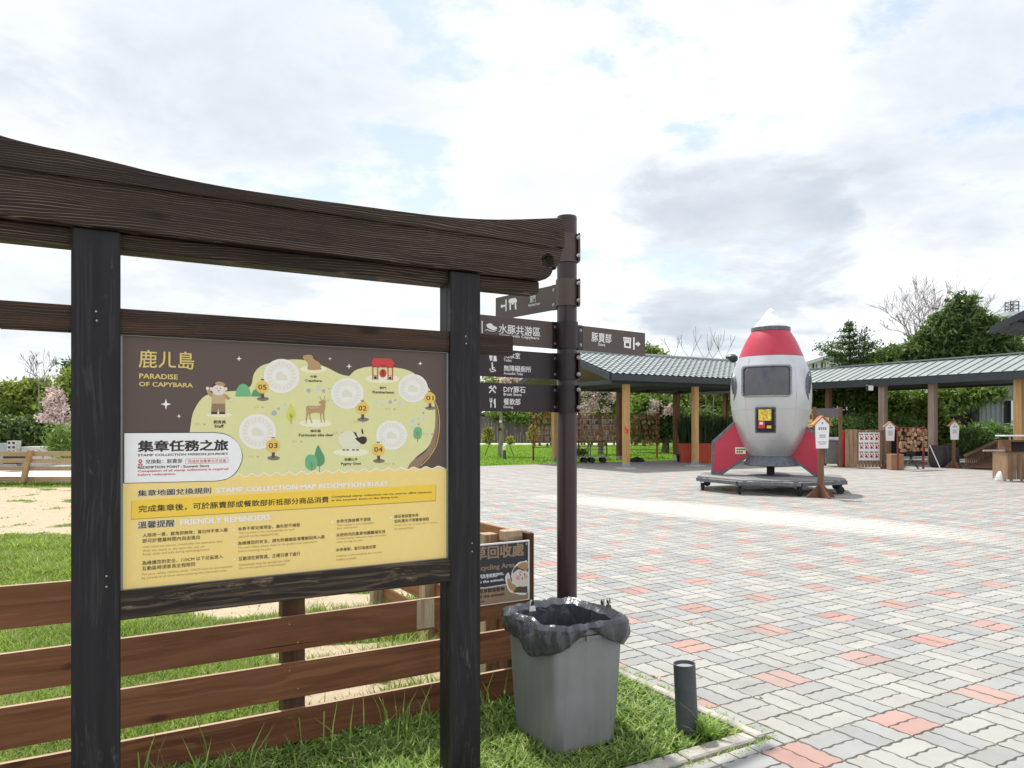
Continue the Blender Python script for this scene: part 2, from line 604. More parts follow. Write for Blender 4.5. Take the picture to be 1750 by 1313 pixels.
M['kerb'] = plain('worn_kerb_stone', (0.40, 0.38, 0.335), 0.85, var=0.32, vs=8, bump=0.5, bs=50)
M['concrete'] = plain('pale_concrete', (0.50, 0.49, 0.46), 0.85, var=0.15, vs=3, bump=0.3, bs=40)
M['dark'] = plain('near_black', (0.012, 0.012, 0.014), 0.5)
M['gap_shade'] = plain('gap_shade_black', (0.003, 0.003, 0.003), 0.95, spec=0.0)  # black used for the painted shade in the beam gap
M['rubber'] = plain('black_rubber', (0.018, 0.018, 0.02), 0.7, var=0.3, vs=10)
M['blackmetal'] = plain('dark_metal', (0.035, 0.038, 0.045), 0.45, 0.3)
# ------------------------------------------------------------------ paving lattice
SQA, SQB = 0.2567, 0.2510                # one square of two pavers, along a and b
LA0, LB0 = 4.372 - SQA / 2, 2.998 - SQB / 2     # corner of a red square
EDGE_A = 2.865                           # plaza starts right of the long kerb
BED_A, BED_B0 = 2.79, 2.555              # inside faces of the kerb stones
C_RED, C_DARK, C_LIGHT = (0.385, 0.242, 0.212), (0.300, 0.307, 0.301), (0.352, 0.346, 0.320)


def paver_material(name, lattice):
    m, t, b = new_mat(name)
    geo = t.node('ShaderNodeNewGeometry').outputs['Position']
    v = t.mapping(geo, rot=(0, 0, -RZ))
    fine = t.noise(v, 260, 3, 0.7)
    blot = t.noise(v, 5.0, 6, 0.62)
    wide = t.noise(v, 0.55, 5, 0.6)
    if lattice:
        sep = t.node('ShaderNodeSeparateXYZ')
        t.put(sep.inputs[0], v)
        ca = t.math('DIVIDE', t.math('SUBTRACT', sep.outputs[0], LA0), SQA)
        cb = t.math('DIVIDE', t.math('SUBTRACT', sep.outputs[1], LB0), SQB)
        ia, ib = t.math('FLOOR', ca), t.math('FLOOR', cb)
        fa, fb = t.math('SUBTRACT', ca, ia), t.math('SUBTRACT', cb, ib)
        par = t.math('FLOORED_MODULO', t.math('ADD', ia, ib), 2)
        ra = t.math('LESS_THAN', t.math('FLOORED_MODULO', ia, 3), 0.5)
        rb = t.math('LESS_THAN', t.math('FLOORED_MODULO', ib, 3), 0.5)
        col = t.mix(t.math('MAXIMUM', ra, rb), C_LIGHT, C_DARK)
        col = t.mix(t.math('MULTIPLY', ra, rb), col, C_RED)
        wn = t.node('ShaderNodeTexWhiteNoise')
        cc = t.node('ShaderNodeCombineXYZ')
        s2 = t.math('GREATER_THAN', t.mix(par, fb, fa), 0.5)
        t.put(cc.inputs[0], ia)
        t.put(cc.inputs[1], ib)
        t.put(cc.inputs[2], s2)
        t.put(wn.inputs['Vector'], cc.outputs[0])
        rnd = wn.outputs['Value']
        da = t.math('MINIMUM', fa, t.math('SUBTRACT', 1.0, fa))
        db = t.math('MINIMUM', fb, t.math('SUBTRACT', 1.0, fb))
        half = t.math('ABSOLUTE', t.math('SUBTRACT', t.mix(par, fb, fa), 0.5))
        d = t.math('MINIMUM', t.math('MINIMUM', da, db), half)
        joint = t.smooth(d, 0.034, 0.012)
    else:
        at_ = t.node('ShaderNodeAttribute', attribute_name='tint').outputs['Fac']
        sep = t.math('FLOOR', at_)
        rnd = t.math('SUBTRACT', at_, sep)
        col = t.mix(t.math('GREATER_THAN', at_, 1.0), C_LIGHT, C_DARK)
        col = t.mix(t.math('GREATER_THAN', at_, 2.0), col, C_RED)
        joint = None
    shade = t.math('ADD', 0.88, t.math('MULTIPLY', rnd, 0.24))
    shade = t.math('MULTIPLY', shade, t.math('ADD', 0.90, t.math('MULTIPLY', fine, 0.22)))
    shade = t.math('MULTIPLY', shade, t.math('ADD', 0.78, t.math('MULTIPLY', blot, 0.42)))
    cm = t.node('ShaderNodeCombineColor')
    for i in range(3):
        t.put(cm.inputs[i], shade)
    col = t.mix(1.0, col, cm.outputs[0], 'MULTIPLY')
    # walked-in pale dust, thicker in some places
    col = t.mix(t.math('MULTIPLY', t.smooth(wide, 0.42, 0.66), 0.30), col, (0.40, 0.385, 0.35))
    stain = t.noise(v, 1.7, 7, 0.68)
    col = t.mix(t.math('MULTIPLY', t.smooth(stain, 0.56, 0.72), 0.28), col, (0.17, 0.165, 0.145))
    speck = t.noise(v, 34, 3, 0.6)
    col = t.mix(t.math('MULTIPLY', t.smooth(speck, 0.68, 0.75), 0.4), col, (0.16, 0.15, 0.13))
    # bright sun patch across the plaza, painted into the paver colour
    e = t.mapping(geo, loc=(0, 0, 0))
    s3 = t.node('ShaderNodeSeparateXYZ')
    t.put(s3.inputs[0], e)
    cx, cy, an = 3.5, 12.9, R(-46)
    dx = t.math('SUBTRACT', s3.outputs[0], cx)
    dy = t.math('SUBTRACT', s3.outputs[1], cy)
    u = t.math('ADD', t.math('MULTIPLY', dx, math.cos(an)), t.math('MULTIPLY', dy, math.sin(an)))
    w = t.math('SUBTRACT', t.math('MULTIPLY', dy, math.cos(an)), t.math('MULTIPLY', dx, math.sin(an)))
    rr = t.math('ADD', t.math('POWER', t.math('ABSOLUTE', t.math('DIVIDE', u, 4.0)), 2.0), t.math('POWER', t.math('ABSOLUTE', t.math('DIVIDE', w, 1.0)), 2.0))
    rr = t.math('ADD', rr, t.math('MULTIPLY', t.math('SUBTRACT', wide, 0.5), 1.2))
    sun_patch = t.smooth(rr, 1.7, 0.0)
    col = t.mix(t.math('MULTIPLY', sun_patch, 0.75), col, (0.60, 0.58, 0.53))
    if joint is not None:
        jc = t.mix(sun_patch, (0.15, 0.14, 0.115), (0.50, 0.48, 0.44))
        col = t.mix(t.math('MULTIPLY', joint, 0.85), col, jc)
    t.put(b.inputs['Base Color'], col)
    b.inputs['Roughness'].default_value = 0.82
    b.inputs['Specular IOR Level'].default_value = 0.3
    bn = t.node('ShaderNodeBump')
    bn.inputs['Strength'].default_value = 0.35
    bn.inputs['Distance'].default_value = 0.003
    t.put(bn.inputs['Height'], fine)
    t.l.new(bn.outputs[0], b.inputs['Normal'])
    return m


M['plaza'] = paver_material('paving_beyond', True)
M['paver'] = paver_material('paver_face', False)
m, t, b = new_mat('joint_sand')
v = coords(t, False)
t.put(b.inputs['Base Color'], t.ramp(t.noise(v, 3.0, 8, 0.7), [(0.38, (0.065, 0.072, 0.035)), (0.5, (0.13, 0.115, 0.085)), (0.62, (0.24, 0.215, 0.175))]))
b.inputs['Roughness'].default_value = 0.95
M['joint'] = m


def ground_material(name, g_dark, g_light, dirt, sc=1.0):
    m, t, b = new_mat(name)
    geo = t.node('ShaderNodeNewGeometry').outputs['Position']
    at_ = t.node('ShaderNodeAttribute', attribute_name='tint').outputs['Fac']
    a = t.noise(geo, 9 * sc, 8, 0.7)
    c = t.noise(geo, 0.8 * sc, 4, 0.6)
    d = t.noise(geo, 70 * sc, 4, 0.75)
    gcol = t.ramp(t.math('ADD', t.math('MULTIPLY', a, 0.5), t.math('ADD', t.math('MULTIPLY', c, 0.3), t.math('MULTIPLY', d, 0.2))), [(0.35, g_dark), (0.66, g_light)])
    dcol = t.ramp(t.math('ADD', t.math('MULTIPLY', a, 0.6), t.math('MULTIPLY', d, 0.4)), [(0.35, tuple(x * 0.72 for x in dirt)), (0.6, dirt)])
    f = t.smooth(t.math('ADD', at_, t.math('MULTIPLY', t.math('SUBTRACT', a, 0.5), 0.7)), 0.35, 0.62)
    t.put(b.inputs['Base Color'], t.mix(f, gcol, dcol))
    b.inputs['Roughness'].default_value = 0.95
    b.inputs['Specular IOR Level'].default_value = 0.1
    bn = t.node('ShaderNodeBump')
    bn.inputs['Strength'].default_value = 0.6
    bn.inputs['Distance'].default_value = 0.02
    t.put(bn.inputs['Height'], a)
    t.l.new(bn.outputs[0], b.inputs['Normal'])
    return m


M['soil'] = ground_material('lawn_soil', (0.09, 0.115, 0.035), (0.19, 0.23, 0.08), (0.50, 0.41, 0.29))
M['lawn_far'] = ground_material('bright_lawn', (0.085, 0.17, 0.018), (0.17, 0.30, 0.035), (0.4, 0.35, 0.2), 0.6)
M['land'] = plain('open_land', (0.16, 0.17, 0.09), 0.95, var=0.3, vs=0.05)

DIRT = [  # centre (X, Y), radii, turn
    (-8.4, 12.9, 4.6, 2.2, 0.0), (-9.5, 16.3, 5.0, 1.6, 0.0), (-1.75, 6.35, 1.5, 0.36, 0.25),
    (-0.95, 5.05, 0.55, 0.13, 0.3), (-0.87, 4.22, 0.30, 0.12, 0.5), (-0.55, 4.45, 0.22, 0.12, 0.5), (-2.7, 8.3, 1.3, 0.5, 0.3), (-5.5, 10.8, 2.2, 0.5, -0.2)]


def dirtness(x, y):
    f = 0.0
    for cx, cy, ra, rb, an in DIRT:
        dx, dy = x - cx, y - cy
        u = dx * math.cos(an) + dy * math.sin(an)
        v_ = -dx * math.sin(an) + dy * math.cos(an)
        q = math.sqrt((u / ra) ** 2 + (v_ / rb) ** 2)
        f = max(f, min(1.0, max(0.0, 1.55 - q)))
    f += 0.55 * mnoise.fractal(Vector((x * 1.3, y * 1.3, 0)), 1.0, 2.0, 4) * (0.35 + 1.6 * f)
    return min(1.0, max(0.0, f))


def lump(x, y):
    return 0.018 * mnoise.noise(Vector((x * 1.1, y * 1.1, 3)))


def sheet(name, fr, u0, u1, v0, v1, z, mat):
    mb = MB().flat([fr.p(u0, v0, z), fr.p(u1, v0, z), fr.p(u1, v1, z), fr.p(u0, v1, z)])
    return single(name, mb, mat, fr=fr, kind='structure', fix=False)


sheet('ground', W, -900, 900, -300, 1800, -0.10, M['land'])

# lawn behind the near fence, a grid so that the bare patches follow the ground
def grid_sheet(name, us, vs, fr, mat, zf, tf):
    mb = MB()
    mb.v = [fr.p(u, v, 0) for v in vs for u in us]
    mb.v = [Vector((p.x, p.y, zf(p.x, p.y))) for p in mb.v]
    mb.tint = [tf(p.x, p.y) for p in mb.v]
    n = len(us)
    mb.f = [(j * n + i, j * n + i + 1, (j + 1) * n + i + 1, (j + 1) * n + i) for j in range(len(vs) - 1) for i in range(n - 1)]
    return single(name, mb, mat, fr=fr, kind='structure', fix=False, smooth=60)


us = list(np.linspace(-12, BED_A, 170))
vs_ = list(np.linspace(BED_B0, 9, 85)) + list(np.linspace(9.2, 26, 80))
grid_sheet('lawn', us, vs_, AB, M['soil'], lambda x, y: -0.02 + lump(x, y), dirtness)
sheet('far_lawn', AB, -26, 70, 24.3, 75, -0.012, M['lawn_far'])
sheet('pale_path', W, -60, 9, 55, 62, 0.004, M['concrete'])
sheet('service_yard', W, -60, -8.6, 19.6, 31, 0.004, M['concrete'])
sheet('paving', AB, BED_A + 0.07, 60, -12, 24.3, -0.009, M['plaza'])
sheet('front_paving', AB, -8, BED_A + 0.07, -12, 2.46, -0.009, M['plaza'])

# ------------------------------------------------------------------ pavers
AMP = 0.0062


def wave(t_, L, n):
    """zigzag along one edge: n half-teeth in length L, zero at both ends"""
    pts = [(0.0, 0.0)]
    for k in range(n):
        pts.append(((k + 0.5) / n * L, AMP * (1 if (k + t_) % 2 == 0 else -1)))
    return pts


def paver_outline(orient, halfidx):
    """outline of one paver in its own square; orient 0: long side along a; inset for the joint"""
    L, S = (SQA, SQB / 2) if orient == 0 else (SQB, SQA / 2)
    g = 0.0020
    sh = halfidx * 1                     # the second paver's short sides start mid-wave
    bot = [(u, w) for u, w in wave(0, L, 6)]
    rgt = [(L + w, u) for u, w in wave(sh, S, 3)]
    top = [(u, S + w) for u, w in wave(0, L, 6)]
    lft = [(w, u) for u, w in wave(sh, S, 3)]
    pts = [(u, w + g) for u, w in bot] + [(p - g, q) for p, q in rgt] + [(L, S)] + [(u, w - g) for u, w in top[:0:-1]] + [(0, S)] + [(p + g, q) for p, q in lft[:0:-1]]
    # pull the four corners in a little: worn arrises
    out = []
    for (p, q) in pts:
        if p < g: p = max(p, g * 1.3)
        if p > L - g: p = min(p, L - g * 1.3) if abs(p - L) < 1e-6 else p
        if q < g: q = max(q, g * 1.3)
        if q > S - g: q = min(q, S - g * 1.3) if abs(q - S) < 1e-6 else q
        out.append((p, q))
    out = [(p, q + halfidx * S) for p, q in out]
    return out if orient == 0 else [(q, p) for p, q in out][::-1]


def paver_geo(orient, halfidx):
    pts = np.array(paver_outline(orient, halfidx))
    c = pts.mean(0)
    d = pts - c
    inn = c + d * (1 - 0.0042 / np.maximum(np.linalg.norm(d, axis=1), 1e-6))[:, None]
    n = len(pts)
    vs = np.zeros((2 * n, 3))
    vs[:n, :2] = inn
    vs[n:, :2] = pts
    vs[n:, 2] = -0.012
    fs = [tuple(range(n))] + [(i, i + n, (i + 1) % n + n, (i + 1) % n) for i in range(n)]
    return vs, fs


GEO = {(o, h): paver_geo(o, h) for o in (0, 1) for h in (0, 1)}


def paver_cells():
    cells = []
    amax, bmax = 22.0, 24.3
    for ia in range(int((-3 - LA0) / SQA), int((24 - LA0) / SQA)):
        for ib in range(int((-2.0 - LB0) / SQB), int((20 - LB0) / SQB)):
            a, b_ = LA0 + (ia + .5) * SQA, LB0 + (ib + .5) * SQB
            p = AB.p(a, b_)
            if p.y < 2.6 or p.y > 17.5 or p.x / p.y < -0.12 or p.x / p.y > 0.80:
                continue
            inside = (a + SQA / 2 > EDGE_A + 0.03) or (b_ - SQB / 2 < 2.43 and a > 0.4)
            if inside:
                cells.append((p.y + abs(p.x) * 0.2, ia, ib))
    cells.sort()
    return cells


paving = bpy.data.objects['paving']
cells = paver_cells()
templates = {}
NOBJ = 300
count = 0
joined = {'v': [], 'f': [], 't': []}
voff = 0
cutm = MB()
rr = random.Random(3)
for _, ia, ib in cells:
    kind = (2 if ia % 3 == 0 and ib % 3 == 0 else 1 if ia % 3 == 0 or ib % 3 == 0 else 0)
    orient = (ia + ib) % 2
    p0 = AB.p(LA0 + ia * SQA, LB0 + ib * SQB)
    for h in (0, 1):
        vs, fs = GEO[orient, h]
        rnd = rr.random() * 0.96
        lo_a, hi_b = LA0 + ia * SQA + vs[:, 0].min(), LB0 + ib * SQB + vs[:, 1].max()
        if not (lo_a > EDGE_A + 0.012 or hi_b < 2.452):
            # a paver cut to fit against the kerb
            a0_, a1_ = LA0 + ia * SQA + (0 if orient == 0 else h * SQA / 2), LA0 + (ia + 1) * SQA - (0 if orient == 0 else (1 - h) * SQA / 2)
            b0_, b1_ = LB0 + ib * SQB + (0 if orient == 1 else h * SQB / 2), LB0 + (ib + 1) * SQB - (0 if orient == 1 else (1 - h) * SQB / 2)
            cpair = []
            if a0_ < EDGE_A and b0_ < 2.43 and b1_ > 2.452 and a1_ > EDGE_A + .03:
                cpair = [(a0_, EDGE_A + .008, b0_, 2.448)]
            if a1_ > EDGE_A + .03 and b1_ > 2.452 and b1_ < 12:
                a0_ = max(a0_, EDGE_A + .012)
            elif b0_ < 2.43 and a0_ < EDGE_A:
                b1_ = min(b1_, 2.448)
            else:
                continue
            if a1_ - a0_ < .03 or b1_ - b0_ < .03:
                continue
            j_ = lambda: rr.uniform(.002, .008)
            for (a0_, a1_, b0_, b1_) in [(a0_, a1_, b0_, b1_)] + cpair:
              if min(a1_ - a0_, b1_ - b0_) < .03:
                  continue
              q4 = [AB.p(a0_ + j_(), b0_ + j_(), 0), AB.p(a1_ - j_(), b0_ + j_(), 0), AB.p(a1_ - j_(), b1_ - j_(), 0), AB.p(a0_ + j_(), b1_ - j_(), 0)]
              cutm.add([p - Vector((0, 0, .001)) for p in q4] + [p + (p - q4[(i + 2) % 4]).normalized() * .003 - Vector((0, 0, .012)) for i, p in enumerate(q4)], [(0, 1, 2, 3)] + [(i, i + 4, (i + 1) % 4 + 4, (i + 1) % 4) for i in range(4)], kind + .02 + rnd)
            continue
        if count < NOBJ:
            q = int(rnd * 4)
            key = (orient, h, kind, q)
            if key not in templates:
                mid = vs.mean(0) * (1, 1, 0)
                me = make_mesh('paver', (vs - mid).tolist(), fs, [kind + 0.1 + q * 0.22] * len(vs))
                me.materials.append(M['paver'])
                templates[key] = (me, mid)
            me, mid = templates[key]
            o = bpy.data.objects.new('paver', me)
            COL.objects.link(o)
            o.parent = paving
            wp = AB.p(LA0 + ia * SQA + mid[0], LB0 + ib * SQB + mid[1], rr.uniform(-0.0012, 0.0012))
            o.matrix_parent_inverse = Matrix()
            o.location = paving.matrix_world.inverted() @ wp if False else (Matrix.Rotation(-RZ, 4, 'Z') @ (wp - paving.location))
            o.rotation_euler = (rr.uniform(-.006, .006), rr.uniform(-.006, .006), rr.uniform(-.004, .004))
            count += 1
        else:
            c, s_ = math.cos(RZ), math.sin(RZ)
            tilt = rr.uniform(-.006, .006), rr.uniform(-.006, .006), rr.uniform(-.001, .001)
            z = vs[:, 2] + (vs[:, 0] - .06) * tilt[0] + (vs[:, 1] - .06) * tilt[1] + tilt[2]
            joined['v'].append(np.stack([p0.x + vs[:, 0] * c - vs[:, 1] * s_, p0.y + vs[:, 0] * s_ + vs[:, 1] * c, z], 1))
            joined['f'] += [[voff + i for i in f] for f in fs]
            joined['t'] += [kind + 0.02 + rnd] * len(vs)
            voff += len(vs)
V = np.concatenate(joined['v'])
me = make_mesh('paver_field', V.tolist(), joined['f'], joined['t'])
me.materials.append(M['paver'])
o = bpy.data.objects.new('paver_field', me)
COL.objects.link(o)
o['kind'] = 'stuff'
o.parent = paving
o.rotation_euler = (0, 0, -RZ)
o.location = Matrix.Rotation(-RZ, 4, 'Z') @ (-paving.location)
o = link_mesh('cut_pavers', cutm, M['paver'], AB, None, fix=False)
o.parent = paving
o.location = Matrix.Rotation(-RZ, 4, 'Z') @ (o.location - paving.location)
o.rotation_euler = (0, 0, 0)
o['kind'] = 'stuff'
# sand bed showing in the joints
mb = MB()
for _, ia, ib in cells:
    a0_, b0_ = LA0 + ia * SQA, LB0 + ib * SQB
    mb.flat([AB.p(a0_, b0_, -.005), AB.p(a0_ + SQA, b0_, -.005), AB.p(a0_ + SQA, b0_ + SQB, -.005), AB.p(a0_, b0_ + SQB, -.005)])
single('joint_sand', mb, M['joint'], fr=AB, kind='structure', fix=False)

# kerb stones round the planted bed
kt = Thing('kerb', 'low worn pale stone kerb turning the corner of the grass bed by the charcoal pipe', 'kerb', AB.p(BED_A, 2.46, 0), RZ)
rr = random.Random(5)
b_ = 2.47
while b_ < 9.5:
    L = rr.uniform(0.42, 0.62)
    kt.box('kerb_stone', M['kerb'], AB, BED_A + rr.uniform(0.01, .02), BED_A + 0.072, b_ + 0.004, b_ + L - 0.004, -0.05, 0.012 + rr.uniform(-.004, .004), 0.008)
    b_ += L
a_ = BED_A + 0.060
while a_ > -0.6:
    L = rr.uniform(0.42, 0.62)
    if a_ < BED_A: kt.box('kerb_stone', M['kerb'], AB, a_ - L + 0.004, a_ - 0.004, 2.462, 2.55, -0.05, 0.014 + rr.uniform(-.004, .004), 0.008)
    else: kt.box('kerb_stone', M['kerb'], AB, a_ - L + 0.004, BED_A - 0.004, 2.462, 2.55, -0.05, 0.014, 0.008)
    a_ -= L
# slim gravel and soil gap between the kerb and the first pavers
# ------------------------------------------------------------------ grass blades
def blades(name, px, py, pz, h, wd, lean, tint, mat, label=None, parent=None, bend=0.6, kind='stuff'):
    n = len(px)
    az = RNG.uniform(0, 2 * np.pi, n)
    ax = RNG.uniform(0, 2 * np.pi, n) if bend > 2 else az + np.pi / 2 + RNG.uniform(-.5, .5, n)
    dx, dy = np.cos(az), np.sin(az)
    wx, wy = np.cos(ax) * wd / 2, np.sin(ax) * wd / 2
    hm = h * 0.55
    m1 = lean * 0.30
    v = np.zeros((n, 5, 3))
    b0 = np.stack([px, py, pz - 0.01], 1)
    v[:, 0] = b0 - np.stack([wx, wy, 0 * wx], 1) * 0.6
    v[:, 1] = b0 + np.stack([wx, wy, 0 * wx], 1) * 0.6
    mid = b0 + np.stack([dx * m1, dy * m1, hm], 1)
    v[:, 2] = mid + np.stack([wx, wy, 0 * wx], 1)
    v[:, 3] = mid - np.stack([wx, wy, 0 * wx], 1)
    v[:, 4] = b0 + np.stack([dx * lean, dy * lean, h], 1)
    base = (np.arange(n) * 5)[:, None]
    quads = (base + np.array([0, 1, 2, 3])).astype(np.int32)
    tris = (base + np.array([3, 2, 4])).astype(np.int32)
    me = bpy.data.meshes.new(name)
    me.vertices.add(n * 5)
    me.vertices.foreach_set('co', v.reshape(-1).astype(np.float32))
    me.loops.add(n * 7)
    li = np.concatenate([quads, tris], 1).reshape(-1)
    me.loops.foreach_set('vertex_index', li)
    me.polygons.add(n * 2)
    st = (np.arange(n) * 7)[:, None] + np.array([0, 4])
    me.polygons.foreach_set('loop_start', st.reshape(-1).astype(np.int32))
    me.update(calc_edges=True)
    me.polygons.foreach_set('use_smooth', np.ones(n * 2, dtype=bool))
    a = me.attributes.new('tint', 'FLOAT', 'POINT')
    a.data.foreach_set('value', np.repeat(tint, 5).astype(np.float32))
    me.materials.append(mat)
    o = bpy.data.objects.new(name, me)
    COL.objects.link(o)
    if parent:
        o.parent = parent
    set_props(o, label, None, None, kind)
    return o


M['grass'] = leafmat('grass_blade', (0.10, 0.155, 0.030), (0.33, 0.43, 0.105), (0.60, 0.56, 0.30), 0.4)
M['weed'] = leafmat('broad_grass_blade', (0.085, 0.15, 0.035), (0.38, 0.53, 0.14), (0.60, 0.57, 0.30), 0.38)
M['grass_far'] = leafmat('bright_grass_blade', (0.13, 0.24, 0.03), (0.30, 0.46, 0.07), None, 0.35)


def scatter_ab(n, a0, a1, b0, b1):
    a = RNG.uniform(a0, a1, n)
    b = RNG.uniform(b0, b1, n)
    return a * SA - b * CA, a * CA + b * SA


def wedge(n, y0, y1, r0, r1):
    y = np.sqrt(RNG.uniform(y0 * y0, y1 * y1, n))
    return RNG.uniform(r0, r1, n) * y, y


def nz(x, y, s):
    return np.array([mnoise.noise(Vector((a * s, b * s, 9))) for a, b in zip(x, y)])


# broad leafed grass in the bed in front of the fence
x, y = scatter_ab(42000, -0.7, BED_A - 0.02, BED_B0 + 0.01, 3.52)
x2, y2 = scatter_ab(9000, 2.25, BED_A - 0.02, 3.5, 6.0)
x, y = np.concatenate([x, x2]), np.concatenate([y, y2])
k = nz(x, y, 2.6) + RNG.uniform(-.35, .35, len(x)) > -0.30
x, y = x[k], y[k]
n = len(x)
k2 = nz(x, y, 1.6)
blades('verge_grass', x, y, np.full(n, -0.015), RNG.uniform(0.022, 0.075, n) * (1 + .55 * k2), RNG.uniform(0.008, 0.017, n), RNG.uniform(0.03, 0.11, n),
       np.clip(RNG.beta(1.4, 1.6, n) * 0.85 + 0.15 * k2, 0, 0.85) + (RNG.uniform(0, 1, n) > 0.94) * 0.25, M['weed'], 'short broad bladed grass filling the bed round the grey bin')
x, y = scatter_ab(70, 0.2, 2.1, 3.2, 3.50)
n = len(x)
blades('tall_grass', x, y, np.full(n, -0.015), RNG.uniform(0.12, 0.30, n), RNG.uniform(0.006, 0.010, n), RNG.uniform(0.05, 0.16, n), RNG.uniform(0.2, 0.7, n), M['weed'], 'taller arching grass blades against the fence boards')

# lawn behind the fence, thinning with distance
def lawn_blades(name, n, y0, y1, hmin, hmax, w0, w1, label, r0=-0.78, r1=0.02):
    x, y = wedge(n, y0, y1, r0, r1)
    a = x * SA + y * CA
    b = -x * CA + y * SA
    keep = (b > 3.60) & (a < BED_A - 0.02)
    x, y = x[keep], y[keep]
    d = np.array([dirtness(p, q) for p, q in zip(x, y)])
    k = RNG.uniform(0, 1, len(x)) > np.clip((d - 0.22) * 3.0, 0, 0.985)
    x, y, d = x[k], y[k], d[k]
    n = len(x)
    tuft = nz(x, y, 2.2)
    z = np.array([-0.02 + lump(p, q) for p, q in zip(x, y)])
    a = x * SA + y * CA
    b = -x * CA + y * SA
    near_ret = np.clip(1 - np.abs(a - 2.0) / 0.7, 0, 1)
    h = RNG.uniform(hmin, hmax, n) * (1 + .8 * tuft) * (1 - .5 * np.clip(d * 2, 0, 1)) * (1 + near_ret)
    dry = (RNG.uniform(0, 1, n) > 0.86) * 0.30
    blades(name, x, y, z, np.clip(h, .012, .3), RNG.uniform(w0, w1, n), h * RNG.uniform(.4, 1.3, n), np.clip(RNG.beta(2, 2, n) * .68 + .22 * tuft + .06, 0, .72) + dry, M['grass'], label)


lawn_blades('lawn_grass', 60000, 2.6, 6.2, 0.03, 0.085, 0.0045, 0.009, 'green lawn grass seen through the near fence boards')
lawn_blades('lawn_grass', 60000, 6.2, 10.6, 0.04, 0.085, 0.007, 0.014, 'lawn grass further behind the near fence')
lawn_blades('lawn_grass', 26000, 10.6, 20.5, 0.03, 0.07, 0.012, 0.022, 'sparse grass tufts in the sandy ground before the far tan fence', -0.75, -0.5)
# bright lawn beyond the plaza
x, y = wedge(52000, 26.5, 56, -0.06, 0.30)
b = -x * CA + y * SA
x, y = x[b > 24.4], y[b > 24.4]
n = len(x)
blades('far_lawn_grass', x, y, np.full(n, 0.0), RNG.uniform(.04, .10, n), RNG.uniform(.03, .06, n), RNG.uniform(.02, .08, n), RNG.beta(2, 2, n), M['grass_far'], 'bright mown lawn beyond the plaza')
# weeds growing out of the kerb line and the near joints
xs, ys = [], []
for i in range(150):
    if i % 3:
        q = AB.p(BED_A + 0.085 + RNG.uniform(-.012, .03), RNG.uniform(2.45, 4.6))
    else:
        q = AB.p(RNG.uniform(1.6, BED_A + .1), 2.452 + RNG.uniform(-.02, .012))
    m_ = RNG.integers(6, 26)
    xs += list(q.x + RNG.normal(0, .018, m_))
    ys += list(q.y + RNG.normal(0, .018, m_))
x, y = np.array(xs), np.array(ys)
n = len(x)
blades('joint_weeds', x, y, np.full(n, -.006), RNG.uniform(.008, .03, n), RNG.uniform(.004, .009, n), RNG.uniform(.008, .03, n), RNG.uniform(.25, 1, n), M['weed'], 'small weeds sprouting along the outer side of the kerb')
# dead stalks and clippings lying in the bed, thickest by the right gate post
x, y = scatter_ab(900, 0.2, 2.7, 2.6, 3.4)
x2, y2 = scatter_ab(700, 1.0, 1.4, 2.58, 2.85)
x, y = np.concatenate([x, x2]), np.concatenate([y, y2])
n = len(x)
blades('dead_stalks', x, y, RNG.uniform(.0, .035, n), RNG.uniform(.004, .02, n), RNG.uniform(.003, .005, n), RNG.uniform(.04, .12, n), RNG.uniform(.88, 1, n), M['grass'], 'dry straw coloured stalks lying among the grass in the bed')
# ------------------------------------------------------------------ flat print
INK = {}


def ink(name, col, rough=0.5):
    if name not in INK:
        INK[name] = plain('ink_' + name, col, rough, var=0.02, vs=30)
    return INK[name]


for k_, c_ in dict(brown=(0.105, 0.071, 0.059), olive=(0.74, 0.73, 0.36), yellow=(0.92, 0.70, 0.245), gold=(0.93, 0.63, 0.06), white=(0.88, 0.88, 0.88),
                   cream=(0.86, 0.85, 0.60), black=(0.035, 0.025, 0.022), goldtext=(0.74, 0.57, 0.18), red=(0.62, 0.05, 0.045), stamp=(0.86, 0.85, 0.79),
                   stampring=(0.78, 0.74, 0.60), green=(0.16, 0.47, 0.22), green2=(0.10, 0.33, 0.15), lime=(0.62, 0.70, 0.13), tan=(0.48, 0.31, 0.14),
                   skin=(0.80, 0.70, 0.63), tanlight=(0.58, 0.42, 0.23), brownmid=(0.30, 0.19, 0.11), dot=(0.42, 0.45, 0.52), dot2=(0.55, 0.66, 0.78), lantern=(0.83, 0.55, 0.12),
                   greybr=(0.22, 0.19, 0.14), navy=(0.032, 0.036, 0.048), kraft=(0.36, 0.235, 0.155), pink=(0.75, 0.42, 0.42), small=(0.38, 0.27, 0.10), midgrey=(0.25, 0.26, 0.27), wool=(0.78, 0.76, 0.58), path=(0.30, 0.20, 0.13), scrub=(0.50, 0.48, 0.24), ribbon=(0.75, 0.09, 0.03)).items():
    ink(k_, c_)


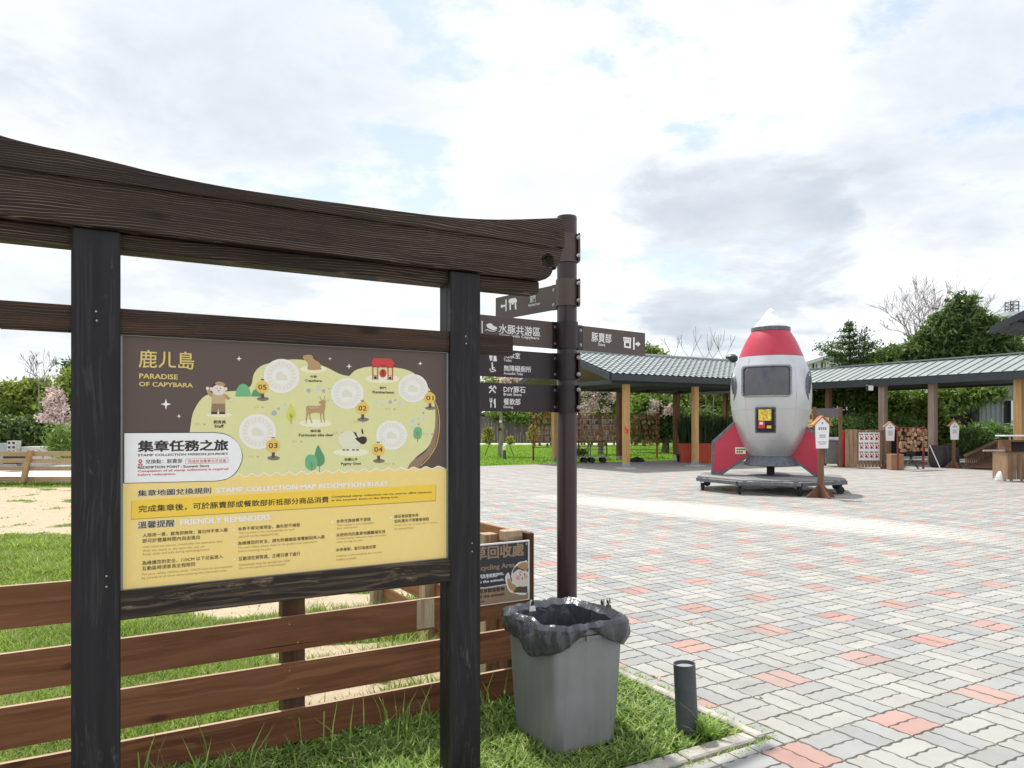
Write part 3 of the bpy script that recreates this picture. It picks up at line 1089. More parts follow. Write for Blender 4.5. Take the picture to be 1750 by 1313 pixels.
class Print:
    """flat print on an upright plane, given in enlarged-crop coordinates of the photograph"""
    def __init__(s, thing, parent, plane, x0, y0, k, n0):
        s.t, s.par, s.pl, s.x0, s.y0, s.k, s.n = thing, parent, plane, x0, y0, k, n0

    def P(s, x, y, n):
        t_, z = s.pl.tz(s.x0 + x * s.k, s.y0 + y * s.k)
        return s.pl.p(t_, z, n)

    def poly(s, name, pts, col, lay=1):
        mb = MB().flat([s.P(x, y, s.n + lay * 0.0006) for x, y in pts])
        return s.t.add(name, mb, INK[col], s.par, fix=False)

    def ell(s, name, x, y, rx, ry, col, lay=1, n=28):
        return s.poly(name, [(x + rx * math.cos(2 * math.pi * i / n), y + ry * math.sin(2 * math.pi * i / n)) for i in range(n)], col, lay)

    def multi(s, name, polys, col, lay=1):
        mb = MB()
        kind = 'stuff' if len(polys) > 5 else None
        for pts in polys:
            mb.flat([s.P(x, y, s.n + lay * 0.0006) for x, y in pts])
        return s.t.add(name, mb, INK[col], s.par, fix=False, kind=kind)

    def text(s, body, x0, yt, yb, x1, col, bold=0.0, lay=2, name='lettering'):
        """the words fitted between x0 and x1, top yt and bottom yb at the left end"""
        cu = bpy.data.curves.new('lettering', 'FONT')
        cu.body = body
        cu.size = 1.0
        cu.resolution_u = 2
        ob = bpy.data.objects.new('lettering', cu)
        COL.objects.link(ob)
        dg = bpy.context.evaluated_depsgraph_get()
        me = bpy.data.meshes.new_from_object(ob.evaluated_get(dg))
        vs = np.array([tuple(v.co) for v in me.vertices])
        fs = [tuple(p.vertices) for p in me.polygons]
        vs[:, 2] = 0
        if bold > 0:                     # a heavier weight: the outline struck a few times, each a hair above the last
            bold_ = min(bold, .042)
            base_v, base_f = vs, fs
            vs, fs = [], []
            for q_, (sx_, sy_) in enumerate(((-1, -1), (1, -1), (-1, 1), (1, 1))):
                fs += [tuple(i + len(base_v) * q_ for i in f) for f in base_f]
                vs.append(base_v + np.array([sx_ * bold_ * .8, sy_ * bold_ * .6, q_ * 0.00006]))
            vs = np.concatenate(vs)
        bpy.data.objects.remove(ob)
        bpy.data.curves.remove(cu)
        bpy.data.meshes.remove(me)
        t0, zt = s.pl.tz(s.x0 + x0 * s.k, s.y0 + yt * s.k)
        _, zb = s.pl.tz(s.x0 + x0 * s.k, s.y0 + yb * s.k)
        t1, _ = s.pl.tz(s.x0 + x1 * s.k, s.y0 + yt * s.k)
        lo, hi = vs.min(0), vs.max(0)
        u = (vs[:, 0] - lo[0]) / (hi[0] - lo[0])
        w_ = (vs[:, 1] - lo[1]) / (hi[1] - lo[1])
        mb = MB()
        mb.v = [s.pl.p(t0 + (t1 - t0) * a, zb + (zt - zb) * c, s.n + lay * 0.0006 + e) for a, c, e in zip(u, w_, vs[:, 2])]
        mb.f = fs
        return s.t.add(name, mb, INK[col], s.par, fix=False)


def star(x, y, r):
    pts = []
    for i in range(8):
        q = r if i % 2 == 0 else r * 0.30
        pts.append((x + q * math.sin(i * math.pi / 4), y - q * math.cos(i * math.pi / 4)))
    return pts


def curve(pts, n=6):
    """smooth closed outline through the points"""
    out, m_ = [], len(pts)
    for i in range(m_):
        p0, p1, p2, p3 = (Vector((*pts[(i + k) % m_], 0)) for k in (-1, 0, 1, 2))
        for j in range(n):
            u = j / n
            q = 0.5 * ((2 * p1) + (p2 - p0) * u + (2 * p0 - 5 * p1 + 4 * p2 - p3) * u * u + (3 * p1 - p0 - 3 * p2 + p3) * u ** 3)
            out.append((q.x, q.y))
    return out


def bolt(mb, c, nrm, r=0.006, h=0.005):
    nrm = Vector(nrm).normalized()
    mb.lathe(Vector(c) - nrm * 0.001, [(r * 1.5, 0), (r * 1.5, h * .3), (r, h * .35), (r * 0.9, h), (0, h * 1.1)], 10, nrm)


# ------------------------------------------------------------------ gate shaped notice board
B0 = 2.805                                # front face of its posts
gate = Thing('gate_noticeboard', 'dark charred timber gate frame holding the yellow and brown stamp collection map board', 'notice board', AB.p(0.73, B0 + 0.055), RZ)
GP = plane_b(B0)


def gb(name, mat, a0, a1, b0, b1, z0, z1, c=0.004, **kw):
    return gate.box(name, M[mat], AB, a0, a1, b0, b1, z0, z1, c, **kw)


for a0 in (-0.018, 1.343):
    mb = MB().box(AB, a0, a0 + 0.142, B0, B0 + 0.112, -0.06, 2.147, 0.005)
    post = gate.add('post', mb, M['char_post'])
    # the seam where the two halves of the post meet, on both sides
    for s_ in (0, 1):
        u = a0 - 0.0012 if s_ == 0 else a0 + 0.142 - 0.0008
        gate.box('seam_strip', M['dark'], AB, u, u + 0.002, B0 + 0.040, B0 + 0.0445, 0.0, 2.145, 0, parent=post)
    for z in (1.875, 1.845, 1.0, 0.965):
        sb = MB()
        ca = a0 + (0.07 if z > 1.5 else 0.098)
        p = AB.p(ca + (0.002 if z < 1.85 else 0), B0, z)
        bolt(sb, p, AB.p(0, -1) - AB.p(0, 0), 0.0035, 0.002)
        gate.add('screw', sb, M['steel'], parent=post)
gb('under_beam', 'char', -0.52, 1.80, B0 + 0.028, B0 + 0.135, 2.094, 2.149, 0.006)
# chamfered end of the under beam
mb = MB()
q0 = [GP.p(t_, z, -0.028) for t_, z in [GP.tz(*p) for p in ((885, 468), (916, 476), (917, 481), (890, 493), (872, 491))]]


def slab(outline_px, plane, n_front, n_back):
    tz = [plane.tz(*p) for p in outline_px]
    return MB().prism([plane.p(t_, z, n_front) for t_, z in tz], [plane.p(t_, z, n_back) for t_, z in tz])


def smooth_line(pts, n=5):
    out = []
    for i in range(len(pts) - 1):
        p0, p1, p2, p3 = (Vector((*pts[max(0, min(len(pts) - 1, i + k))], 0)) for k in (-1, 0, 1, 2))
        for j in range(n):
            u = j / n
            q = 0.5 * ((2 * p1) + (p2 - p0) * u + (2 * p0 - 5 * p1 + 4 * p2 - p3) * u * u + (3 * p1 - p0 - 3 * p2 + p3) * u ** 3)
            out.append((q.x, q.y))
    out.append(pts[-1])
    return out


# lintel: right end is carved with a hooked notch, the left end mirrors it
zb, zt = 2.146, 2.286
right = [GP.tz(*p) for p in ((957.8, 427), (955, 436), (952, 448), (947, 458), (945.5, 462), (942, 456), (943, 449), (941, 440), (934, 434.8), (926, 436), (921, 443), (920.5, 450), (925, 457), (932, 459.4), (939.3, 457), (939.5, 466), (936, 473), (928, 478.8))]
AM = 0.734


def plane_t(a):                            # t on GP equals a, as its origin is at a = 0
    return a


out = [(a, z) for a, z in right]
mir = [(2 * AM - a, z) for a, z in right][::-1]
mb = MB().prism([GP.p(a, z, 0.022) for a, z in out + mir], [GP.p(a, z, -0.075) for a, z in out + mir])
gate.add('lintel_beam', mb, M['char'])
topc = [(500, 342), (585.7, 352.9), (671, 364.3), (728.6, 371.4), (786, 376.6), (843, 378.8), (900, 377.7), (945, 376.0), (957, 375.7)]
tzs = [GP.tz(*p) for p in topc]
half = [(a, z) for a, z in tzs if a > AM + 0.02]
cen = GP.tz(470, 338)[1]
left_px = [(-3, 236.5), (64, 254.4), (128, 267.8), (208, 286.4), (256, 298.5), (320, 312.6), (400, 327.3), (500, 342)]
leftp = [(a, z) for a, z in [GP.tz(*p) for p in left_px]]
far_left = [(2 * AM - a, z + 0.012) for a, z in half if 2 * AM - a < leftp[0][0] - 0.03][::-1]
top = far_left + leftp + [p for p in tzs[1:]]
top = smooth_line(top, 3)
bot = [(top[-1][0], 2.299), (top[0][0], 2.299)]
ol = top + bot
mb = MB().prism([GP.p(a, z, 0.036) for a, z in ol], [GP.p(a, z, -0.10) for a, z in ol])
gate.add('ridge_board', mb, M['char'])
gb('gap_shade_strip', 'gap_shade', -0.40, 1.86, B0 - 0.017, B0 + 0.05, 2.287, 2.2985, 0)  # added black strip, stands in for the shade between lintel and ridge board
# tie rail runs through both posts
gb('tie_rail', 'char_rail', -0.215, 1.655, B0 + 0.014, B0 + 0.062, 1.806, 1.893, 0.004)
gb('lower_rail', 'char_worn', 0.118, 1.350, B0 + 0.006, B0 + 0.075, 0.845, 0.942, 0.005)
# footing under the right post
single('post_footing', MB().box(AB, 1.30, 1.62, B0 - 0.10, B0 + 0.16, -0.05, 0.012, 0.01), M['concrete'], 'rough pale concrete pad at the foot of the right gate post', 'footing', AB)

# the printed board between the posts
BP = plane_b(B0 + 0.030)
bz0, bz1 = 0.9445, 1.803
board = gate.add('map_board', MB().box(AB, 0.131, 1.337, B0 + 0.030, B0 + 0.045, bz0, bz1), INK['brown'])
for nm, a0, a1, z0, z1 in (('edge_trim', 0.124, 0.1305, bz0, bz1), ('edge_trim', 1.3375, 1.343, bz0, bz1), ('edge_trim', 0.124, 1.343, bz1 + .0005, bz1 + 0.006), ('edge_trim', 0.124, 1.343, bz0 - 0.005, bz0 - .0005)):
    gate.box(nm, ink('trim', (0.30, 0.33, 0.32)), AB, a0, a1, B0 + 0.024, B0 + 0.05, z0, z1, 0, parent=board)
K3 = 580 / 1750
p1 = Print(gate, board, BP, 200, 560, K3, 0.0002)
p2 = Print(gate, board, BP, 200, 780, K3, 0.0002)
# hill
hill = [(374, 545), (380, 500), (392, 440), (425, 380), (470, 345), (560, 330), (640, 324), (690, 300), (705, 240), (740, 200), (800, 180), (870, 167), (940, 165), (1000, 176), (1080, 205), (1150, 240), (1196, 250)]
hill2 = [(1200, 248), (1230, 220), (1290, 203), (1360, 203), (1460, 210), (1530, 235), (1590, 290), (1628, 350), (1640, 420), (1645, 480), (1630, 560), (1600, 620), (1540, 670), (1500, 724), (1500, 745), (600, 790), (374, 790)]
p1.poly('hill_print', smooth_line(hill, 4) + smooth_line(hill2[:-3], 4) + hill2[-3:], 'olive', 0.5)
p1.poly('trail_print', smooth_line([(1640, 375), (1655, 470), (1650, 560), (1625, 640), (1570, 700), (1556, 733)], 5) + smooth_line([(1497, 728), (1520, 690), (1590, 640), (1625, 570), (1640, 500), (1640, 420)], 5), 'path', 1)
tr = smooth_line([(1636, 372), (1656, 420), (1664, 500), (1650, 600), (1610, 670), (1566, 715)], 6)
p1.poly('trail_line', tr + [(x - 3.5, y - 1) for x, y in tr[::-1]], 'lantern', 1.3)
# yellow lower half with a scalloped white edge
top_e, bump_n = [], 17
for i in range(bump_n * 6 + 1):
    u = i / (bump_n * 6)
    x = 598 + (1688 - 598) * u
    base = 766 + (722 - 766) * u
    top_e.append((x, base + (9 - 3 * u) * math.cos(u * bump_n * 2 * math.pi)))
yb = [(1690, 1000), (1690, 1235), (26, 1360), (34, 803), (560, 782)]
yb2 = [(1692, 1240), (30, 1352)]
p1.poly('scallop_print', [(x, y - 5) for x, y in top_e] + [(1686, 760), (598, 800)], 'white', 1.6)
t_l = BP.tz(200 + 34 * K3, 560 + 803 * K3)
# lower field corners on the board itself
mb = MB()
fld = [p1.P(x, y, 0.0002 + 2.0 * 0.0006) for x, y in top_e]
zr = fld[-1].z
fld += [BP.p(1.3365, zr, 0.0014), BP.p(1.3365, bz0, 0.0014), BP.p(0.1315, bz0, 0.0014), BP.p(0.1315, t_l[1], 0.0014), p1.P(540, 786, 0.0014), p1.P(585, 768, 0.0014)]
mb.flat(fld)
gate.add('yellow_field', mb, INK['yellow'], board, fix=False)
# white pill
def pill(dx, col, lay):
    r = [(38, 545 - dx)] + smooth_line([(500, 543 - dx), (570, 556 - dx), (625, 600 - dx * .5), (644 + dx, 665), (622 + dx, 730 + dx * .5), (575, 775 + dx), (510, 790 + dx)], 6) + [(38, 801 + dx)]
    p1.poly('title_panel', r, col, lay)
pill(3.5, 'black', 2.4)
pill(0, 'white', 2.8)
G_ = 3.5
p1.text('鹿ㄦ島', 112, 113, 207, 398, 'goldtext', 0.012)
p1.text('PARADISE', 114, 236, 263, 314, 'goldtext', 0.03)
p1.text('OF CAPYBARA', 113, 279, 303, 391, 'goldtext', 0.03)
p1.multi('star_print', [star(252, 395, 28), star(319, 457, 12), star(629, 161, 15), star(1098, 161, 9), star(1196, 200, 15), star(1563, 186, 12)], 'white')
p1.text('集章任務之旅', 107, 582, 642, 573, 'black', 0.045, G_)
p1.text('STAMP COLLECTION MISSION JOURNEY', 107, 653, 668, 573, 'black', 0.03, G_)
p1.text('兌換點：豚賣部', 147, 680, 703, 336, 'black', 0.008, G_)
p1.poly('box_line', [(353, 677), (573, 671), (573, 698), (353, 704)], 'red', 3.2)
p1.poly('box_fill', [(355, 679), (571, 673), (571, 696), (355, 702)], 'white', 3.4)
p1.text('完成所有集章方可兌換', 365, 682, 699, 562, 'red', 0.01, 3.8)
p1.text('REDEMPTION POINT : Souvenir Store', 107, 715, 729, 475, 'black', 0.03, G_)
p1.text('Completion of all stamp collections is required', 107, 735, 750, 573, 'red', 0.03, G_)
p1.text('before redemption.', 107, 754, 768, 304, 'red', 0.03, G_)
p1.multi('pin_mark', [[(120 + 10 * math.cos(a), 688 + 9 * math.sin(a)) for a in np.linspace(math.pi * .85, math.pi * 2.15, 12)] + [(120, 706)]], 'red', G_)
p1.ell('pin_eye', 120, 688, 4, 3.6, 'white', G_ + .4, 12)
p1.poly('pin_base', [(107, 703), (113, 702), (120, 709), (127, 702), (133, 703), (131, 711), (109, 712)], 'red', G_)
# stamps, lanterns and the places on the map
for x, y, r in ((848, 250, 93), (1187, 340, 84), (1525, 313, 77), (724, 537, 96), (1415, 555, 80)):
    sx = 1.0
    p1.ell('stamp_disc', x, y, r * sx, r * 0.95, 'stamp', 1.4, 40)
    ring = []
    for rr_, w_ in ((0.80, 0.025), (0.56, 0.03)):
        for k in range(24):
            a0, a1 = 2 * math.pi * k / 24, 2 * math.pi * (k + 1) / 24
            ring.append([(x + r * q * math.cos(a), y + r * .95 * q * math.sin(a)) for q, a in ((rr_, a0), (rr_, a1), (rr_ + w_, a1), (rr_ + w_, a0))])
    for k in range(20):
        a0 = 2 * math.pi * (k + .2) / 20
        a1 = a0 + .17
        ring.append([(x + r * q * math.cos(a), y + r * .95 * q * math.sin(a)) for q, a in ((.64, a0), (.64, a1), (.75, a1), (.75, a0))])
    ring.append([(x + p * r, y + q * r) for p, q in ((-.3, .22), (-.32, -.05), (-.2, -.2), (0, -.25), (.1, -.12), (.3, -.05), (.33, .22))])
    p1.multi('stamp_rings', ring, 'stampring', 2.0)
for x, y, s_, n_ in ((749, 306, 1.0, '05'), (1265, 415, .96, '02'), (1612, 362, .86, '01'), (804, 608, 1.05, '03'), (1347, 628, .97, '04')):
    p1.ell('lantern_base', x + 3, y + 62 * s_, 31 * s_, 11 * s_, 'greybr', 1.2)
    p1.poly('lantern_stem', [(x - 6 * s_, y + 34 * s_), (x + 9 * s_, y + 34 * s_), (x + 9 * s_, y + 60 * s_), (x - 6 * s_, y + 60 * s_)], 'brown', 2.1)
    p1.ell('lantern_disc', x, y + 1, 34 * s_, 33 * s_, 'lantern', 2.4)
    p1.poly('lantern_cap', [(x - 8 * s_, y - 41 * s_), (x + 9 * s_, y - 40 * s_), (x + 9 * s_, y - 35 * s_), (x - 8 * s_, y - 36 * s_)], 'black', 2.1)
    p1.text(n_, x - 22 * s_, y - 12 * s_, y + 14 * s_, x + 22 * s_, 'black', 0.008, 3.0)
# shrubs and small trees
p1.poly('bush_print', [(610 + 40 + 40 * -math.cos(a), 356 - 66 * math.sin(a)) for a in np.linspace(0, math.pi, 18)], 'green', 1.2)
p1.poly('bush_print', [(718 + 26 * -math.cos(a), 356 - 38 * math.sin(a)) for a in np.linspace(0, math.pi, 14)], 'green2', 1.0)
for pts, c, tr_ in (([(897, 392), (915, 425), (922, 455), (905, 478), (880, 478), (873, 452), (882, 420)], 'lime', (897, 440, 497)),
                    ([(1550, 512), (1568, 520), (1572, 545), (1566, 570), (1548, 575), (1530, 566), (1528, 540), (1534, 520)], 'green', (1549, 530, 590)),
                    ([(1035, 607), (1056, 640), (1070, 670), (1066, 702), (1040, 716), (1018, 700), (1018, 660)], 'green2', (1043, 665, 745)),
                    ([(1000, 655), (1025, 665), (1032, 690), (1026, 725), (1000, 737), (975, 722), (969, 690), (978, 663)], 'green', (1003, 690, 738))):
    p1.poly('tree_print', curve(pts, 4), c, 1.2 if c != 'green' else 1.4)
    x, y0, y1 = tr_
    p1.multi('twig_print', [[(x - 1.3, y0), (x + 1.3, y0), (x + 1.8, y1), (x - 1.8, y1)], [(x, y0 + 24), (x + 11, y0 + 8), (x + 12, y0 + 11), (x, y0 + 30)], [(x, y0 + 18), (x - 10, y0 + 4), (x - 11, y0 + 7), (x, y0 + 24)]], 'brownmid', 1.8)
# pale pools under the figures
for x, y, rx, ry in ((526, 450, 66, 12), (1012, 215, 68, 19), (1368, 264, 88, 23), (1024, 494, 84, 20), (1204, 643, 92, 20)):
    p1.ell('ground_patch', x, y, rx, ry, 'cream', .9)
for x, y, r, c in ((988, 325, 11, 'dot'), (1039, 311, 11, 'dot2'), (1065, 327, 10, 'dot'), (1092, 315, 4, 'dot'), (810, 441, 14, 'dot'), (833, 419, 7, 'dot'), (868, 397, 7, 'dot2'), (1340, 385, 8, 'dot2'), (1366, 396, 7, 'dot2'), (1409, 384, 10, 'dot'), (1435, 374, 5, 'dot'), (1456, 391, 9, 'dot2'), (1523, 483, 11, 'dot2'), (1552, 470, 8, 'dot2'), (1580, 470, 7, 'dot2'), (1555, 500, 6, 'dot'), (1526, 516, 8, 'dot2'), (1580, 440, 6, 'dot'), (1582, 412, 6, 'dot2'), (1505, 508, 4, 'dot2'), (767, 441, 5, 'dot2')):
    p1.ell('pebble_print', x, y, r, r, c, .9, 12)
tufts = []
for x, y in ((415, 498), (715, 411), (690, 665), (915, 587), (1125, 543), (1080, 374), (1395, 420), (1232, 487), (1590, 549), (1390, 702)):
    for k in range(5):
        tufts.append([(x - 13 + k * 6, y - 7 + (k % 2) * 3), (x - 11.5 + k * 6, y - 7), (x - 9 + k * 6, y + 6), (x - 11 + k * 6, y + 6)])
    tufts.append([(x + 30, y - 3), (x + 40, y - 3), (x + 42, y + 5), (x + 28, y + 5)])
p1.multi('grass_tuft_print', tufts, 'scrub', .8)
# map figures: keeper, capybara, gate, deer, goat (plain drawings)
pk = Print(gate, board, BP, 205, 570, 220 / 1750, 0.0002)
pk.poly('keeper_arm', curve([(1175, 770), (1210, 765), (1255, 820), (1290, 850), (1255, 868), (1200, 830)], 4), 'tan', 2.0)
pk.poly('keeper_arm', curve([(1400, 835), (1440, 830), (1500, 885), (1475, 905), (1420, 870)], 4), 'tan', 2.0)
pk.poly('keeper_body', [(1252, 840), (1425, 840), (1430, 960), (1245, 960)], 'tanlight', 2.4)
pk.multi('keeper_legs', [[(1250, 955), (1428, 955), (1432, 1070), (1350, 1070), (1336, 1000), (1325, 1070), (1240, 1070)]], 'brownmid', 2.8)
pk.multi('keeper_shoes', [[(1235, 1097), (1242, 1068), (1322, 1068), (1324, 1097)], [(1346, 1097), (1350, 1068), (1425, 1068), (1433, 1097)]], 'black', 3.1)
pk.poly('keeper_hair', curve([(1255, 760), (1250, 720), (1300, 680), (1380, 680), (1440, 720), (1440, 765)], 4), 'black', 2.5)
pk.ell('keeper_face', 1340, 770, 92, 72, 'skin', 3.0)
pk.multi('keeper_hands', [[(1190 + 24 * math.cos(a), 748 + 24 * math.sin(a)) for a in np.linspace(0, 6, 12)], [(1497 + 22 * math.cos(a), 912 + 22 * math.sin(a)) for a in np.linspace(0, 6, 12)], [(1238 + 20 * math.cos(a), 755 + 26 * math.sin(a)) for a in np.linspace(0, 6, 12)], [(1440 + 20 * math.cos(a), 755 + 26 * math.sin(a)) for a in np.linspace(0, 6, 12)]], 'skin', 2.9)
pk.poly('keeper_cap', curve([(1295, 690), (1310, 662), (1360, 655), (1415, 680), (1428, 712), (1360, 712)], 4), 'tan', 3.6)
pk.multi('keeper_eyes', [[(x + 6 * math.cos(a), 748 + 7 * math.sin(a)) for a in np.linspace(0, 5.5, 8)] for x in (1320, 1365)] + [[(1325, 770), (1342, 780), (1358, 768), (1356, 775), (1342, 787), (1323, 776)]], 'black', 3.6)
pc = Print(gate, board, BP, 340, 590, 280 / 1750, 0.0002)
pc.poly('capybara_print', curve([(1110, 118), (1150, 104), (1190, 105), (1212, 118), (1225, 150), (1262, 172), (1295, 200), (1302, 235), (1298, 262), (1165, 262), (1165, 200), (1140, 165), (1118, 150)], 4), 'tan', 1.6)
pc.poly('deer_body', curve([(1145, 665), (1170, 648), (1260, 648), (1300, 640), (1320, 600), (1345, 592), (1350, 650), (1342, 700), (1320, 728), (1240, 722), (1170, 735), (1148, 710)], 4), 'tan', 1.6)
pc.multi('deer_legs', [[(1150, 700), (1172, 715), (1158, 770), (1146, 840), (1138, 838), (1142, 765)], [(1170, 715), (1190, 720), (1190, 770), (1212, 832), (1202, 836), (1180, 775)], [(1290, 715), (1310, 715), (1306, 770), (1312, 828), (1302, 828), (1295, 770)], [(1318, 710), (1338, 705), (1338, 770), (1346, 828), (1337, 828), (1325, 770)]], 'tan', 1.5)
pc.poly('deer_head', curve([(1278, 612), (1310, 590), (1345, 592), (1355, 612), (1320, 625), (1290, 626)], 4), 'tan', 1.9)
pc.multi('deer_antlers', [[(1312, 592), (1295, 575), (1288, 550), (1293, 550), (1300, 572), (1318, 590)], [(1330, 590), (1336, 565), (1345, 540), (1349, 541), (1341, 567), (1336, 590)]], 'brownmid', 1.4)
pc.multi('deer_spots', [[(x + 5 * math.cos(a), y + 4 * math.sin(a)) for a in np.linspace(0, 5.2, 7)] for x, y in ((1190, 668), (1210, 660), (1230, 669), (1250, 661), (1268, 668), (1205, 678))], 'white', 2.2)
pg = Print(gate, board, BP, 560, 590, 210 / 1622, 0.0002)
pg.poly('gate_roof', [(605, 172), (835, 180), (888, 248), (862, 262), (862, 295), (590, 288), (590, 250), (566, 240)], 'red', 2.0)
pg.multi('gate_bars', [[(588, 290), (603, 290), (603, 455), (588, 455)], [(652, 292), (666, 292), (666, 458), (652, 458)], [(788, 295), (802, 295), (802, 462), (788, 462)], [(848, 297), (863, 297), (863, 464), (848, 464)], [(600, 395), (655, 396), (655, 403), (600, 402)], [(800, 400), (850, 401), (850, 408), (800, 407)]], 'red', 2.1)
pg.multi('gate_line', [[(590, 284), (862, 291), (862, 298), (590, 291)], [(690, 264), (765, 266), (765, 273), (690, 271)], [(612, 410), (645, 411), (645, 452), (612, 451)], [(808, 417), (840, 418), (840, 458), (808, 457)]], 'black', 2.6)
pg.ell('gate_lantern', 728, 372, 46, 56, 'red', 2.2)
pg.text('豚', 712, 336, 366, 744, 'black', .02, 2.9)
pg.text('門', 712, 376, 408, 744, 'black', .02, 2.9)
pgo = Print(gate, board, BP, 200, 560, K3, 0.0002)
pgo.poly('goat_body', curve([(1143, 560), (1165, 540), (1205, 534), (1240, 548), (1255, 580), (1245, 612), (1205, 622), (1165, 620), (1146, 600), (1138, 585)], 4), 'wool', 1.8)
pgo.poly('goat_head', curve([(1228, 572), (1245, 568), (1262, 562), (1284, 566), (1286, 588), (1268, 602), (1248, 592)], 4), 'black', 2.3)
pgo.multi('goat_horns', [[(1218, 537), (1232, 542), (1238, 558), (1246, 568), (1238, 570), (1228, 556)], [(1262, 518), (1267, 530), (1271, 548), (1265, 550), (1259, 534)]], 'black', 2.4)
pgo.multi('goat_legs', [[(x, 618), (x + 13, 618), (x + 10, 630), (x - 4, 630)] for x in (1166, 1186, 1216, 1237)], 'wool', 1.7)
pgo.multi('goat_hooves', [[(x - 4, 628), (x + 10, 628), (x + 10, 634), (x - 4, 634)] for x in (1166, 1186, 1216, 1237)], 'black', 2.3)
for s_, x0, yt, yb, x1, bd in (('水豚', 995, 246, 258, 1031, .02), ('Capybara', 970, 266, 282, 1056, .025), ('豚門', 1354, 305, 317, 1387, .02), ('Kaminarimon', 1318, 325, 339, 1428, .025), ('飼育員', 497, 478, 496, 561, .02),
                         ('Staff', 502, 500, 516, 551, .025), ('梅花鹿', 997, 526, 540, 1050, .02), ('Formosan sika deer', 937, 547, 562, 1116, .025), ('侏儒山羊', 1172, 673, 688, 1240, .02), ('Pygmy Goat', 1155, 696, 713, 1258, .025)):
    p1.text(s_, x0, yt, yb, x1, 'black', bd, 2.0)
# rules
p2.text('集章地圖兌換規則', 104, 172, 210, 487, 'white', 0.055, 2.6)
p2.text('集章地圖兌換規則', 106, 174, 208, 485, 'black', 0.018, 3.2)
p2.text('STAMP COLLECTION MAP REDEMPTION RULES', 511, 163, 189, 1393, 'white', 0.04, 3)
bn_ = [(76, 228), (1643, 146), (1641, 227), (74, 323)]
p2.poly('banner_edge', [(74, 231), (1645, 150), (1643, 231), (72, 327)], 'small', 2.4)
p2.poly('banner', bn_, 'gold', 2.9)
p2.text('完成集章後，可於豚賣部或餐飲部折抵部分商品消費', 110, 254, 291, 1090, 'black', 0.02, 3.4)
p2.text('Completed stamp collections can be used to offset expenses', 1105, 204, 217, 1622, 'black', 0.02, 3.4)
p2.text('at the souvenir store or the dining area.', 1105, 222, 235, 1450, 'black', 0.02, 3.4)
p2.text('溫馨提醒', 104, 334, 376, 300, 'white', 0.055, 2.6)
p2.text('溫馨提醒', 107, 336, 374, 297, 'black', 0.018, 3.2)
p2.text('FRIENDLY REMINDERS', 325, 326, 356, 789, 'white', 0.045, 3)
for body, x0, yt, yb, x1 in (('人限用一票，截角即無效；當日持手章入園', 132, 398, 420, 569), ('即可於營業時間內自由進出', 131, 426, 448, 427), ('為維護您的安全，110CM 以下兒童進入', 129, 540, 562, 546), ('互動區時須家長全程陪同', 129, 568, 590, 402),
                          ('本券不得兌換現金，遺失恕不補發', 623, 365, 385, 943), ('為維護您的安全，請先聆聽園區導覽解說再入園', 622, 439, 459, 1069), ('互動須在飼育員，正確引導下進行', 626, 518, 540, 944),
                          ('本券兌換後概不退換', 1130, 326, 345, 1307), ('未使用完的集章地圖離場失效', 1129, 397, 416, 1383), ('本券複製，影印為無效票', 1128, 474, 493, 1334), ('請妥善保管本券', 1429, 302, 320, 1554), ('如有遺失不得重複領取', 1429, 326, 344, 1608)):
    p2.text(body, x0, yt, yb, x1, 'black', 0.01, 3)
for body, x0, yt, yb, x1 in (('One ticket per person. Invalid after the expiration date.', 134, 462, 477, 546), ('With the stamp on the same day, you can', 133, 482, 497, 452), ('freely enter and exit during operating hours.', 133, 499, 516, 476),
                          ('For your safety, children under 110CM must be accompanied', 130, 603, 618, 593), ('by parents at all times when entering the interactive area.', 129, 622, 637, 566),
                          ('This voucher is not exchangeable for cash', 627, 391, 404, 914), ('and will not be reissued if lost.', 627, 408, 421, 834), ('For your safety, please listen to the guided tour explanation', 625, 466, 480, 1032), ('before entering the park.', 626, 485, 498, 797),
                          ('Interactions must be carried out under', 628, 553, 567, 893), ('the correct guidance of the keepers.', 628, 572, 586, 874), ('This voucher is non-refundable', 1133, 350, 361, 1322), ('after redemption.', 1133, 367, 379, 1240),
                          ('Unused stamp collection maps are invalid', 1131, 421, 433, 1386), ('when leaving the park.', 1131, 438, 450, 1270), ('Copying or photocopying this voucher', 1129, 509, 522, 1367), ('renders it invalid.', 1129, 527, 539, 1234), ('Please keep the voucher safe. It cannot', 1430, 352, 362, 1650), ('be reissued if lost.', 1430, 369, 380, 1529)):
    p2.text(body, x0, yt, yb, x1, 'small', 0.0, 3)
dots = [star(x, y, 10) for x, y in ((105, 411), (104, 556), (602, 380), (601, 455), (603, 532), (1110, 340), (1108, 410), (1108, 487), (1411, 315))]
p2.multi('bullet_mark', dots, 'white', 3)

# ------------------------------------------------------------------ finger post
PX, PY_, PR = 0.303, 4.10, 0.055
post = Thing('direction_post', 'plum brown round steel post with direction blades behind the gate frame', 'signpost', (PX, PY_, 0))
post.add('pole', MB().lathe((PX, PY_, 0), [(PR, -0.1), (PR, 2.64), (PR * .96, 2.65), (0, 2.652)], 36), M['pole'], smooth=40)


def zpx(y, Y):
    return H - (y - CY) / F * Y


